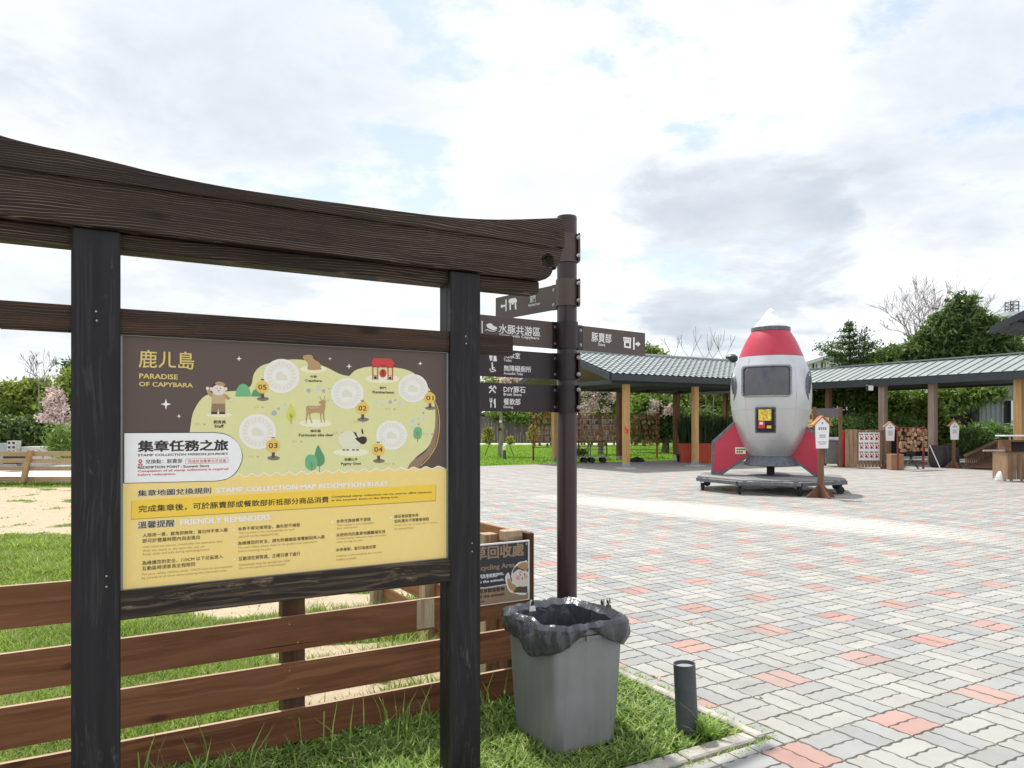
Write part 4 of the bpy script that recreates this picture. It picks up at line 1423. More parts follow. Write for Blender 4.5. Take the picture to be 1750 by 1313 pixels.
def arc_collar(y0, y1, mat):
    """half collar hugging the front of the pole with a bolted flange on the right"""
    z0, z1 = zpx(y1, 4.05), zpx(y0, 4.05)
    mb = MB()
    n = 20
    ro, ri = PR + 0.007, PR + 0.0005
    fr_, bk = [], []
    for i in range(n + 1):
        a = math.radians(175 + 190 * i / n)
        fr_.append((PX + ro * math.cos(a), PY_ + ro * math.sin(a)))
        bk.append((PX + ri * math.cos(a), PY_ + ri * math.sin(a)))
    loop = fr_ + bk[::-1]
    mb.prism([Vector((x, y, z1)) for x, y in loop], [Vector((x, y, z0)) for x, y in loop])
    o = post.add('collar', mb, mat, smooth=30)
    return z0, z1, o


def blade(name, ang_pt, y0, y1, length, mat, flange_mat, start, flange=True, label=None):
    """ang_pt: (x, y) far end on the ground plan; start: near end"""
    z0, z1 = zpx(y1, 4.05), zpx(y0, 4.05)
    sx, sy = start
    dx, dy = ang_pt[0] - sx, ang_pt[1] - sy
    l = math.hypot(dx, dy)
    fr_ = Fr(sx, sy, math.atan2(dy, dx))
    mb = MB().box(fr_, 0, length, -0.004, 0.004, z0, z1, 0.001)
    o = post.add(name, mb, mat, label=label)
    fl = MB().box(fr_, -0.002, 0.034, -0.0075, 0.0075, z0 - .001, z1 + .001, 0.001)
    f = post.add('flange', fl, flange_mat, parent=o)
    for zz in (z0 + 0.028, z1 - 0.028):
        for s_ in (-1, 1):
            b_ = MB()
            n_ = fr_.p(0, s_) - fr_.p(0, 0)
            bolt(b_, fr_.p(0.016, s_ * 0.0075, zz), n_, 0.006, 0.006)
            post.add('bolt', b_, M['steel'], parent=o, smooth=30)
    return o, fr_, z0, z1


arc_collar(398, 447, M['blade'])
for (ya, yb_) in ((402, 417), (429, 444)):
    pass
rx = PX + PR + 0.004
b1, f1, z10, z11 = blade('sign_blade', (-0.10, 4.52), 398, 447, 0.56, M['blade'], M['blade'], (PX - PR * .75, PY_ + PR * .5))
f_ = Fr(rx, PY_ - 0.01, R(-6))


def side_flange(y0, y1, mat, side=1, depth=0.014):
    z0, z1 = zpx(y1, 4.05), zpx(y0, 4.05)
    x = PX + side * (PR + 0.004)
    mb = MB().box(W, min(x, x + side * 0.011), max(x, x + side * 0.011), PY_ - 0.05, PY_ + 0.012, z0, z1, 0.001)
    o = post.add('clamp_plate', mb, mat)
    for zz in (z0 + 0.026, z1 - 0.026):
        b_ = MB()
        bolt(b_, (x + side * 0.001, PY_ - 0.052, zz), (side * -0.3, -1, 0), 0.0075, 0.010)
        post.add('bolt', b_, M['steel'], parent=o, smooth=30)


side_flange(398, 445, M['blade'])
arc_collar(476, 522, M['blade'])
side_flange(476, 522, M['blade'])
b2, f2, z20, z21 = blade('sign_blade', (-0.098, 4.53), 483.8, 527, 0.55, M['blade'], M['blade'], (PX - PR - .002, 4.10))
E3 = (-0.1575, 3.81)
S3 = (PX - PR - 0.002, 4.10)
b3, f3, _, _ = blade('sign_blade', E3, 549, 595, 0.56, M['blade'], M['blade_dark'], S3)
b4, f4, _, _ = blade('sign_blade', E3, 603, 648, 0.56, M['blade_dark'], M['blade_dark'], S3)
b5, f5, _, _ = blade('sign_blade', E3, 658, 704.5, 0.56, M['blade_dark'], M['blade_dark'], S3)
br, fr_r, _, _ = blade('sign_blade', (0.81, 4.46), 554, 597, 0.555, M['blade'], M['blade_dark'], (PX + PR + .004, 4.10))
for y0, y1 in ((603, 648), (658, 704.5)):
    side_flange(y0, y1, M['blade_dark'])
arc_collar(549, 595, M['blade_dark'])
arc_collar(603, 648, M['blade_dark'])
arc_collar(658, 704.5, M['blade_dark'])
K4 = 330 / 1171


def plane_of(fr__, rev):
    d = (math.cos(fr__.a), math.sin(fr__.a))
    if rev:
        d = (-d[0], -d[1])
    return Plane(fr__.x, fr__.y, *d)


q2 = Print(post, b2, plane_of(f2, True), 800, 350, K4, 0.0042)
q2.poly('bar_mark', [(230, 577), (237, 575), (237, 645), (230, 647)], 'white')
q2.poly('arrow_mark', [(199, 617), (211, 603), (211, 611), (228, 607), (228, 619), (211, 622), (211, 630)], 'white')
q2.multi('gate_mark', [[(250, 577), (262, 570), (292, 566), (300, 580), (300, 592), (250, 598)], [(254, 600), (263, 598), (264, 638), (255, 640)], [(285, 594), (294, 592), (298, 634), (288, 636)], [(266, 596), (282, 593), (279, 605), (268, 608)]], 'white')
q2.text('豚門', 380, 556, 597, 412, 'white', .01, 1)
q2.text('Kaminarimon', 370, 603, 620, 438, 'white', .01, 1)
q3 = Print(post, b3, plane_of(f3, True), 800, 350, K4, 0.0042)
q3.text('水豚共游區', 183, 722, 780, 434, 'white', .012, 1)
q3.text('Swim with Capybara', 185, 781, 803, 428, 'white', .012, 1)
q3.poly('capybara_mark', curve([(108, 730), (118, 722), (138, 722), (150, 735), (172, 745), (170, 755), (150, 762), (125, 752), (112, 742)], 4), 'white')
q3.multi('wave_mark', [[(100, 760), (115, 756), (130, 764), (150, 766), (170, 762), (170, 765), (150, 770), (128, 768), (114, 760), (100, 764)]], 'white')
q3.poly('bar_mark', [(79, 705), (85, 706), (85, 780), (79, 779)], 'white')
q4 = Print(post, b4, plane_of(f4, True), 800, 350, K4, 0.0042)
q4.text('化妝室', 213, 893, 930, 312, 'white', .012, 1)
q4.text('Toilet', 213, 934, 951, 260, 'white', .012, 1)
q4.text('無障礙廁所', 213, 972, 1010, 379, 'white', .012, 1)
q4.text('Accessible Toilet', 213, 1014, 1030, 329, 'white', .012, 1)
q4.multi('toilet_mark', [[(121, 905), (145, 906), (138, 948), (131, 948)], [(155, 906), (166, 907), (172, 950), (150, 950)], [(146, 904), (149, 904), (149, 952), (146, 952)]], 'white')
wl = [(144 + 17 * math.cos(a), 1000 + 16 * math.sin(a)) for a in np.linspace(-.3, math.pi * 1.15, 14)]
wl2 = [(144 + 12 * math.cos(a), 1000 + 11 * math.sin(a)) for a in np.linspace(math.pi * 1.15, -.3, 14)]
q4.multi('wheelchair_mark', [wl + wl2, [(139, 968), (147, 968), (148, 985), (158, 986), (158, 990), (149, 990), (150, 996), (160, 997), (166, 1010), (161, 1012), (156, 1002), (140, 1001)], [(143 + 5 * math.cos(a), 962 + 5 * math.sin(a)) for a in np.linspace(0, 5.5, 10)]], 'white')
q5 = Print(post, b5, plane_of(f5, True), 800, 350, K4, 0.0042)
q5.text('DIY豚石', 212, 1100, 1139, 344, 'white', .012, 1)
q5.text('Break Stone', 212, 1141, 1158, 321, 'white', .012, 1)
q5.text('餐飲部', 212, 1174, 1214, 314, 'white', .012, 1)
q5.text('Dining', 212, 1219, 1238, 270, 'white', .012, 1)
q5.multi('hammer_mark', [[(122, 1139), (127, 1144), (160, 1105), (155, 1101)], [(160, 1144), (166, 1139), (135, 1106), (130, 1111)], [(120, 1110), (134, 1097), (144, 1100), (128, 1116)], [(148, 1098), (160, 1098), (170, 1112), (164, 1120), (158, 1106)]], 'white')
q5.multi('cutlery_mark', [[(133, 1197), (138, 1197), (139, 1230), (132, 1230)], [(126, 1172), (129, 1172), (130, 1190), (138, 1190), (140, 1173), (143, 1173), (143, 1195), (136, 1200), (128, 1196)], [(134, 1172), (136, 1172), (136, 1190), (134, 1190)], [(158, 1175), (163, 1178), (164, 1232), (156, 1232), (156, 1208), (152, 1205), (152, 1188)]], 'white')
qr = Print(post, br, plane_of(fr_r, False), 800, 350, K4, 0.0042)
qr.text('豚賣部', 745, 772, 830, 865, 'white', .012, 1)
qr.text('Store', 785, 836, 856, 827, 'white', .012, 1)
qr.multi('shop_mark', [[(937, 803), (985, 808), (985, 832), (937, 826)], [(942, 828), (952, 829), (952, 868), (942, 866)], [(974, 832), (983, 833), (983, 872), (974, 871)], [(952, 829), (974, 832), (974, 841), (952, 838)], [(952, 858), (974, 861), (974, 871), (952, 868)]], 'white', 1)
qr.multi('shop_window_mark', [[(940 + i * 11, 812 + i), (945 + i * 11, 812.5 + i), (945 + i * 11, 822 + i), (940 + i * 11, 821.5 + i)] for i in range(4)], 'brown', 1.6)
qr.poly('bar_mark', [(997, 804), (1006, 805), (1006, 880), (997, 879)], 'white')
qr.poly('arrow_mark', [(1012, 838), (1024, 839), (1024, 829), (1042, 846), (1024, 863), (1024, 853), (1012, 852)], 'white')

# ------------------------------------------------------------------ near board fence
FB = 3.53
fence = Thing('board_fence', 'reddish brown board fence of four wide planks standing behind the notice board', 'fence', AB.p(0.3, FB + 0.02), RZ)
FP = plane_b(FB)
SLATS = [((0, 1003), (122, 993), 0.170), ((0, 1119), (751, 1021), 0.160), ((0, 1211), (751, 1094), 0.166), ((0, 1307), (751, 1166), 0.158)]
rr = random.Random(9)
for i, (pa, pb, hh) in enumerate(SLATS):
    (ta, za), (tb, zb_) = FP.tz(*pa), FP.tz(*pb)
    k = (zb_ - za) / (tb - ta)
    if i == 0:
        k = -0.011
    segs = [(-3.4, -1.42), (-1.415, 2.175)]
    for (u0, u1) in segs:
        z0_, z1_ = za + k * (u0 - ta), za + k * (u1 - ta)
        f_pts = [FP.p(u0, z0_ - hh, 0), FP.p(u1, z1_ - hh, 0), FP.p(u1, z1_, 0), FP.p(u0, z0_, 0)]
        b_pts = [p + (AB.p(0, 0.021) - AB.p(0, 0)) for p in f_pts]
        o = fence.add('plank', MB().prism(f_pts, b_pts), M['cedar'])
        o.data.materials.append(M['cedar_edge'])
        for pg_ in o.data.polygons:
            if pg_.normal.z > .9:
                pg_.material_index = 1
        for u in (0.86 - 0.004, 0.895):
            if u0 < u < u1:
                sb = MB()
                bolt(sb, FP.p(u, za + k * (u - ta) - (0.035 if u < .87 else 0.125), 0.0), AB.p(0, -1) - AB.p(0, 0), 0.0038, 0.002)
                fence.add('screw', sb, M['steel'], parent=o, smooth=30)
# light sawn block nailed on the top visible plank
for u0, u1 in ((1.232, 1.302),):
    pass
for a0, a1, top_ in ((0.828, 0.935, 0.90), (-1.66, -1.56, 0.90), (2.05, 2.150, 0.885)):
    fence.box('fence_post', M['cedar_z'], AB, a0, a1, FB + 0.0225, FB + 0.095, -0.1, top_, 0.003)
t0, zt0 = FP.tz(712, 1030)
t1, _ = FP.tz(742, 1030)
fence.box('sawn_block', M['raw_z'], AB, t0, t1, FB - 0.003, FB + 0.0001, 0.455, 0.607, 0)
# short fence leg turning back from the corner
RA = 2.165
for z1_, hh in ((0.900, 0.165), (0.640, 0.16), (0.40, 0.16), (0.19, 0.155)):
    fence.box('plank', M['cedar_y'], AB, RA - 0.022, RA, FB + 0.10, 5.85, z1_ - hh, z1_, 0.002)
for b_ in (FB + 0.30, 4.72, 5.74):
    fence.box('fence_post', M['raw_z'], AB, RA - 0.105, RA - 0.023, b_, b_ + 0.09, -0.1, 0.86, 0.003)
fence.box('corner_post', M['cedar_z'], AB, RA + 0.001, RA + 0.036, FB - 0.01, FB + 0.09, -0.1, 0.90, 0.004)
fence.box('post_cap_block', M['raw_z'], AB, RA - 0.13, RA - 0.02, FB + 0.0225, FB + 0.097, 0.86, 0.915, 0.004)

# recycling sign screwed to the fence
SP = plane_b(FB - 0.022)
rs = Thing('recycling_sign', 'navy and kraft brown hay recycling sign screwed to the corner of the plank fence', 'sign', SP.p(1.9, 0.55, 0), RZ)
K6 = 100 / 821
ps = Print(rs, None, SP, 820, 900, K6, 0.0015)
ta = SP.tz(820 + 672 * K6, 900 + 200 * K6)[0]
zt_ = SP.tz(820 + 45 * K6, 900 + 250 * K6)[1]
zb_ = SP.tz(820 + 45 * K6, 900 + 1115 * K6)[1]
tw = SP.tz(757, 950)[0]
base = rs.add('panel', MB().prism([SP.p(tw, zb_, 0), SP.p(ta + .012, zb_, 0), SP.p(ta + .012, zt_, 0), SP.p(tw, zt_, 0)], [SP.p(tw, zb_, -.01), SP.p(ta + .012, zb_, -.01), SP.p(ta + .012, zt_, -.01), SP.p(tw, zt_, -.01)]), M['white'])
ps.par = base
n0 = 0.0006
f_ = lambda u0, u1, z0, z1, col, lay, nm: rs.add(nm, MB().flat([SP.p(u0, z0, n0 * lay), SP.p(u1, z0, n0 * lay), SP.p(u1, z1, n0 * lay), SP.p(u0, z1, n0 * lay)]), INK[col], base, fix=False)
f_(tw + .008, ta + .002, zb_ + .006, zt_ - .008, 'navy', 1, 'navy_field')
ps.n = 0.0
zig = [(45 + i * 18, 875 - i * 2.9 + (0 if i % 2 else -11)) for i in range(23)]
zl = SP.tz(820 + 45 * K6, 900 + 875 * K6)[1]
pts_ = [SP.p(tw + .008, zl - .002, n0 * 2)] + [ps.P(x, y, n0 * 2) for x, y in zig] + [SP.p(ta + .002, ps.P(*zig[-1], 0).z, n0 * 2), SP.p(ta + .002, zb_ + .006, n0 * 2), SP.p(tw + .008, zb_ + .006, n0 * 2)]
rs.add('scallop_edge', MB().flat([p + Vector((0, 0, .004)) if 0 <= i < len(zig) + 2 else p for i, p in enumerate(pts_)]), INK['white'], base, fix=False)
rs.add('kraft_field', MB().flat([p + (SP.p(0, 0, n0) - SP.p(0, 0, 0)) for p in pts_]), INK['kraft'], base, fix=False)
ps.text('牧草回收處', -268, 308, 500, 617, 'kraft', .045, 3)
ps.text('Recycling Area', -95, 560, 655, 492, 'kraft', .03, 3)
ps.text('請勿將不要再拿給動物吃。', -220, 700, 745, 340, 'white', .03, 3)
ps.text('Please do not drop it on the ground.', -490, 765, 800, 243, 'white', .03, 3)
ps.text('do not feed it to the animals.', -420, 810, 850, 345, 'white', .03, 3)
ps.text('請使用乾草餵食動物', -200, 905, 970, 345, 'black', .03, 4)
ps.text('to feed the animals', -170, 985, 1030, 345, 'black', .03, 4)
ps.text('only.', -30, 1045, 1080, 72, 'black', .02, 4)
fig = curve([(455, 930), (400, 890), (372, 820), (355, 740), (358, 690), (395, 645), (420, 690), (425, 730), (450, 780), (440, 660), (480, 570), (540, 505), (610, 490), (668, 510), (668, 930)], 4)
ps.poly('figure_outline', fig, 'white', 4)
ps.poly('figure_arm', curve([(380, 740), (420, 735), (445, 790), (505, 830), (500, 890), (455, 905), (400, 850)], 4), 'tan', 5)
ps.ell('figure_hand', 392, 700, 26, 42, 'skin', 5)
ps.poly('figure_hair', curve([(455, 680), (470, 600), (540, 545), (664, 560), (664, 640), (540, 600), (490, 650)], 4), 'brown', 5)
ps.poly('figure_face', curve([(432, 690), (480, 640), (540, 600), (600, 620), (664, 632), (664, 800), (610, 842), (540, 830), (470, 780)], 4), 'skin', 6)
ps.poly('figure_cap', curve([(520, 560), (560, 515), (615, 500), (664, 512), (664, 600), (600, 600)], 4), 'tan', 7)
ps.multi('figure_cheek', [[(530 + 30 * math.cos(a), 718 + 32 * math.sin(a)) for a in np.linspace(0, 6, 14)], [(640 + 24 * math.cos(a), 700 + 32 * math.sin(a)) for a in np.linspace(0, 6, 14)]], 'pink', 7)
ps.multi('figure_eyes', [[(560 + 7 * math.cos(a), 675 + 14 * math.sin(a)) for a in np.linspace(0, 5.6, 9)], [(619 + 7 * math.cos(a), 666 + 14 * math.sin(a)) for a in np.linspace(0, 5.6, 9)], [(591 + 8 * math.cos(a), 727 + 14 * math.sin(a)) for a in np.linspace(0, 5.6, 9)], [(545, 640), (578, 628), (580, 634), (548, 648)]], 'black', 8)
ps.poly('figure_body', [(462, 925), (510, 850), (560, 835), (640, 840), (664, 830), (664, 930)], 'brown', 5)
sb = MB()
bolt(sb, SP.p(ta - .008, zt_ - .02, .002), AB.p(0, -1) - AB.p(0, 0), .004, .003)
rs.add('screw', sb, M['steel'], parent=base)

# ------------------------------------------------------------------ grey bin
BA0, BA1, BB0, BB1, BH = 1.860, 2.203, 2.785, 3.168, 0.572
bin_ = Thing('waste_bin', 'tall square tapered grey plastic bin standing on the grass before the signpost', 'bin', AB.p((BA0 + BA1) / 2, (BB0 + BB1) / 2), RZ)


def rrect(a0, a1, b0, b1, r, z, n=5):
    out = []
    for cx, cy, s in ((a1 - r, b1 - r, 0), (a0 + r, b1 - r, 1), (a0 + r, b0 + r, 2), (a1 - r, b0 + r, 3)):
        for i in range(n + 1):
            t_ = (s + i / n) * math.pi / 2
            out.append(AB.p(cx + r * math.cos(t_), cy + r * math.sin(t_), z))
    return out


def loft(rings, cap0=True, cap1=False):
    mb = MB()
    n = len(rings[0])
    for r_ in rings:
        mb.v += r_
    for i in range(len(rings) - 1):
        for k in range(n):
            mb.f.append((i * n + k, i * n + (k + 1) % n, (i + 1) * n + (k + 1) % n, (i + 1) * n + k))
    if cap0:
        mb.f.append(tuple(range(n))[::-1])
    if cap1:
        mb.f.append(tuple(range((len(rings) - 1) * n, len(rings) * n)))
    return mb


def bring(z, e=0.0, r=0.032):
    k = z / BH
    g = 0.026 * k + e
    return rrect(BA0 - g, BA1 + g, BB0 - g, BB1 + g, r, z)


rings = [bring(0.0, -.01, .03), bring(0.012, 0, .045), bring(0.2), bring(0.4), bring(BH - .03), bring(BH - .03, .006), bring(BH, .008), bring(BH, .001), bring(0.40, -.006), bring(0.03, -.008)]
bin_.add('body', loft(rings, True, True), M['bin'], smooth=35)
bin_.add('rim_lip', loft([bring(BH - .050, .0015), bring(BH - .050, .013), bring(BH - .034, .015), bring(BH - .034, .0065)], False), M['binrim'], smooth=35)
for a_, b_ in ((2.09, BB0 - .052), (1.99, BB0 - .052)):
    bin_.box('lug', M['binrim'], AB, a_, a_ + .012, b_ - .002, b_ + .014, BH - .052, BH - .026, .002)

# liner: folded over the rim, creased
N_U, PROF = 220, 26
mb = MB()
per = []
cx, cy = (BA0 + BA1) / 2, (BB0 + BB1) / 2
for i in range(N_U):
    t_ = 2 * math.pi * i / N_U
    c, s_ = math.cos(t_), math.sin(t_)
    q = 5.0
    rad = (abs(c) ** q + abs(s_) ** q) ** (-1 / q)
    per.append((c * rad, s_ * rad, t_))


def hangd(t_):
    """how far the outer fold hangs at each side; deepest at the left front corner, a gap on the front right"""
    d = 0.080
    def bumpf(c0, w_, h_):
        x_ = (t_ - c0 + math.pi) % (2 * math.pi) - math.pi
        return h_ * math.exp(-(x_ / w_) ** 2)
    d += bumpf(R(196), 0.38, 0.055) + bumpf(R(222), 0.16, 0.01) + bumpf(R(264), 0.36, -0.080) + bumpf(R(318), 0.20, 0.030) + bumpf(R(45), .4, .02)
    return d


def crease(p, s):
    a = mnoise.noise(p * s)
    b__ = mnoise.noise(p * s * 2.3 + Vector((5, 1, 2)))
    vor = mnoise.voronoi(p * s * 1.3)[0]
    return a * 0.7 + b__ * 0.16 + (vor[1] - vor[0]) * 1.5 - 0.45


rings = []
for j in range(PROF):
    u = j / (PROF - 1)
    ring = []
    for (c, s_, t_) in per:
        hd = hangd(t_)
        lift = 0.012 + 0.010 * mnoise.noise(Vector((c * 4, s_ * 4, 1)))
        if u < 0.45:                       # inside wall, going up
            k = u / 0.45
            z = 0.26 + (BH + lift - 0.26) * k
            e = -0.014 - 0.02 * (1 - k)
            amp = 0.016 * (1 - 0.35 * k)
        elif u < 0.6:                      # over the rim
            k = (u - 0.45) / 0.15
            z = BH + lift + 0.018 * math.sin(k * math.pi)
            e = -0.014 + 0.044 * k
            amp = 0.012
        else:                              # outer fold
            k = (u - 0.6) / 0.4
            z = BH + lift - (hd + lift) * k ** 1.05
            e = 0.030 + 0.020 * math.sin(k * math.pi * 0.75) * (hd / 0.10) - 0.018 * k
            amp = 0.017 * (1 - .3 * k)
        g = 0.028 * (z / BH) + e
        pt = AB.p(cx + c * (BA1 - BA0 + 2 * g) / 2, cy + s_ * (BB1 - BB0 + 2 * g) / 2, z)
        out = (AB.p(cx + c, cy + s_) - AB.p(cx, cy)).normalized()
        pl_e = 1 - 2.6 * abs(mnoise.noise(Vector((c * 3.4 + z * 1.5, s_ * 3.4 - z * 2.0, z * 3.5 + 7))))
        pl_f = 1 - 2.4 * abs(mnoise.noise(Vector((c * 7.5 - z * 4, s_ * 7.5, z * 8))))
        w_ = 0.75 * pl_e + 0.35 * pl_f + 0.0 * crease(pt + Vector((3, 0, 0)), 6.5) * 0.95 + 0.35 * mnoise.noise(Vector((t_ * 7, z * 5, 2)))
        if e < .02 and u < .45 and w_ > 0: w_ *= -.3
        pt = pt + out * amp * w_ * 1.35 + Vector((0, 0, amp * 0.5 * mnoise.noise(pt * 9)))
        if u > 0.6:                        # never cut into the body
            lim = 0.036 * (pt.z / BH) + 0.014
        ring.append(pt)
    rings.append(ring)
mbl = loft(rings, False)
lm, t, b = new_mat('bin_liner_plastic')
v = coords(t)
t.put(b.inputs['Base Color'], t.ramp(t.noise(v, 5, 4), [(.3, (.040, .045, .053)), (.7, (.066, .074, .086))]))
b.inputs['Roughness'].default_value = 0.30
b.inputs['Specular IOR Level'].default_value = 0.6
bn = t.node('ShaderNodeBump')
bn.inputs['Strength'].default_value = 0.75
bn.inputs['Distance'].default_value = 0.008
vo = t.node('ShaderNodeTexVoronoi', feature='DISTANCE_TO_EDGE')
t.put(vo.inputs['Vector'], t.mapping(v, (1, 1, 1)))
wv = t.node('ShaderNodeVectorMath', operation='ADD')
t.put(wv.inputs[0], v)
t.put(wv.inputs[1], t.math('MULTIPLY', t.noise(v, 14, 3), 0.06))
t.put(vo.inputs['Vector'], wv.outputs[0])
vo.inputs['Scale'].default_value = 13
t.put(bn.inputs['Height'], t.math('ADD', t.math('MULTIPLY', t.math('MINIMUM', vo.outputs['Distance'], 0.25), 1.3), t.math('MULTIPLY', t.noise(v, 22, 3, .5), 0.2)))
t.l.new(bn.outputs[0], b.inputs['Normal'])
liner = single('bin_liner', mbl, lm, 'crumpled black plastic bag folded over the rim of the grey bin', 'bin bag', AB, smooth=24, fix=False)
sol = liner.modifiers.new('thick', 'SOLIDIFY')
sol.thickness = 0.0008


def bulldog(px_, py_, Y, rz, label):
    p = at(px_, py_, Y)
    tt = Thing('bulldog_clip', label, 'clip', (p.x, p.y, p.z - 0.025), rz, 'steel clips holding the bin bag')
    f = tt.fr
    mb = MB()
    for s_ in (-1, 1):
        vs = [(-.017, s_ * .008, -.012), (.017, s_ * .008, -.012), (.015, s_ * .003, .012), (-.015, s_ * .003, .012)]
        vs2 = [(x, y + s_ * .001, z) for x, y, z in vs]
        mb.prism([f.p(*q) for q in vs], [f.p(*q) for q in vs2])
    tt.add('jaw', mb, M['clip'])
    for s_ in (-1, 1):
        hp = [(-.009, 0, .012), (-.009, s_ * .006, .026), (-.006, s_ * .008, .036), (0, s_ * .009, .041), (.006, s_ * .008, .036), (.009, s_ * .006, .026), (.009, 0, .012)]
        tt.add('handle', MB().prism([f.p(*q) for q in hp], [f.p(q[0], q[1] + s_ * .0012, q[2]) for q in hp]), M['clip'])
    return tt


bulldog(909, 1031, 3.62, R(25), 'steel bulldog clip at the left corner of the crumpled bin bag')
bulldog(1030, 1030, 3.80, R(-48), 'steel bulldog clip at the back right of the crumpled bin bag')
bulldog(1040, 1029, 3.84, R(-60), 'second steel bulldog clip just behind the one at the bin\'s back right')

# charcoal pipe standing in the bed
pb = ground(1175, 1252)
tp = Vector((pb.x - 0.016, pb.y, 0.338))
pipe = Thing('pipe_bollard', 'short charcoal pipe standing upright in the grass at the kerb corner', 'bollard', pb)
ax = (tp - pb).normalized()
pipe.add('pipe', MB().lathe(pb - ax * .05, [(.050, 0), (.0525, .05), (.053, .385), (.054, .388), (.049, .388), (.0475, .384), (.0475, .30)], 40, ax, closed=True), M['pipe'], smooth=40)
pipe.add('lamp_glass', MB().lathe(pb + ax * .318, [(.0474, 0), (.0474, .004), (0, .006)], 32, ax), M['pipein'], smooth=40)
# little weed with a tall stalk leaning on the pipe
wd = Thing('stalk_weed', 'thin weed with a bent stalk growing against the charcoal pipe', 'weed', ground(1200, 1262))
s0 = ground(1205, 1262)
s_pts = [s0, at(1196, 1235, 3.50), at(1181, 1216, 3.50), at(1162, 1202, 3.49)]
wd.add('stalk', MB().tube(s_pts, [.0022, .0018, .0012, .0007], 5), plain('weed_stalk', (.16, .2, .05)))
ww = MB()
rr = random.Random(4)
for i in range(70):
    a = rr.uniform(0, 6.28)
    l = rr.uniform(.04, .11)
    o_ = s0 + Vector((rr.uniform(-.05, .04), rr.uniform(-.03, .05), 0))
    d = Vector((math.cos(a), math.sin(a), 0))
    n_ = Vector((-d.y, d.x, 0)) * rr.uniform(.004, .007)
    h_ = rr.uniform(.03, .11)
    m_ = o_ + d * l * .4 + Vector((0, 0, h_ * .7))
    ww.add([o_ - n_ * .5, o_ + n_ * .5, m_ + n_, m_ - n_, o_ + d * l + Vector((0, 0, h_))], [(0, 1, 2, 3), (3, 2, 4)], rr.uniform(.2, .75))
wd.add('leaves', ww, M['weed'], kind='stuff', fix=False)
# ------------------------------------------------------------------ foliage
def leaf_mesh(name, C, size, aspect, tint, mat, droop=0.0, flat=0.5, dirs=None):
    """rhombic two-faced leaves at C; returns an object"""
    n = len(C)
    nrm = RNG.normal(0, 1, (n, 3))
    nrm[:, 2] = np.abs(nrm[:, 2]) * (0.6 + flat)
    nrm /= np.linalg.norm(nrm, axis=1)[:, None]
    d = RNG.normal(0, 1, (n, 3)) if dirs is None else dirs + RNG.normal(0, .25, (n, 3))
    d[:, 2] -= droop
    d -= nrm * (d * nrm).sum(1)[:, None]
    d /= np.linalg.norm(d, axis=1)[:, None]
    w = np.cross(nrm, d)
    s = size * RNG.uniform(0.65, 1.35, n)
    L, Wd = (d.T * s).T, (w.T * s * aspect).T
    v = np.zeros((n, 4, 3))
    v[:, 0] = C - L * 0.5
    v[:, 1] = C + Wd * 0.5 - L * 0.05
    v[:, 2] = C + L * 0.5 - nrm * (s * 0.12)[:, None]
    v[:, 3] = C - Wd * 0.5 - L * 0.05
    base = (np.arange(n) * 4)[:, None]
    idx = np.concatenate([base + np.array([0, 1, 3]), base + np.array([1, 2, 3])], 1).reshape(-1).astype(np.int32)
    me = bpy.data.meshes.new(name)
    me.vertices.add(n * 4)
    me.vertices.foreach_set('co', v.reshape(-1).astype(np.float32))
    me.loops.add(n * 6)
    me.loops.foreach_set('vertex_index', idx)
    me.polygons.add(n * 2)
    me.polygons.foreach_set('loop_start', (np.arange(n * 2) * 3).astype(np.int32))
    me.update(calc_edges=True)
    a = me.attributes.new('tint', 'FLOAT', 'POINT')
    a.data.foreach_set('value', np.repeat(tint, 4).astype(np.float32))
    me.materials.append(mat)
    o = bpy.data.objects.new(name, me)
    COL.objects.link(o)
    return o


def attach(o, thing, part_kind='stuff'):
    """parent an object holding world positions under a thing"""
    o.parent = thing.o
    o.matrix_parent_inverse = Matrix.Identity(4)
    o.matrix_local = (Matrix.Translation(thing.o.location) @ Matrix.Rotation(thing.fr.a, 4, 'Z')).inverted()
    if part_kind:
        o['kind'] = part_kind
    return o


def cluster_points(blobs, Y, depth, dens, spread, clus=26):
    """leaf positions gathered in clumps near the surface of each blob (photo px, at distance Y)"""
    P, T = [], []
    k = Y / F
    for (bx, by, rx, ry) in blobs:
        c = at(bx, by, Y)
        RX, RY_ = rx * k, ry * k
        RD = min(RX, RY_) * depth
        n = int(dens * rx * ry)
        nc = max(5, n // clus)
        u = RNG.normal(0, 1, (nc, 3))
        u /= np.linalg.norm(u, axis=1)[:, None]
        r = RNG.uniform(0.35, 1.0, nc) ** 0.55
        cc = u * r[:, None] * np.array([RX, RD, RY_]) + np.array([c.x, c.y + RNG.uniform(-.2, .2), c.z])
        t = RNG.uniform(-0.18, 0.18, nc)
        which = RNG.integers(0, nc, n)
        p = cc[which] + RNG.normal(0, spread, (n, 3)) * np.array([1, 1, .75])
        P.append(p)
        T.append(t[which])
    P, T = np.concatenate(P), np.concatenate(T)
    keep = P[:, 2] > 0.02
    return P[keep], T[keep]


def crown(thing, blobs, Y, mat, size=0.16, dens=3.0, depth=1.0, spread=0.22, aspect=0.5, name='crown', droop=0.1, clus=26, flat=.5):
    P, T = cluster_points(blobs, Y, depth, dens, spread, clus)
    tint = np.clip(RNG.beta(2.2, 2.2, len(P)) * 0.75 + T + 0.08, 0, 1)
    return attach(leaf_mesh(name, P, size, aspect, tint, mat, droop, flat), thing)


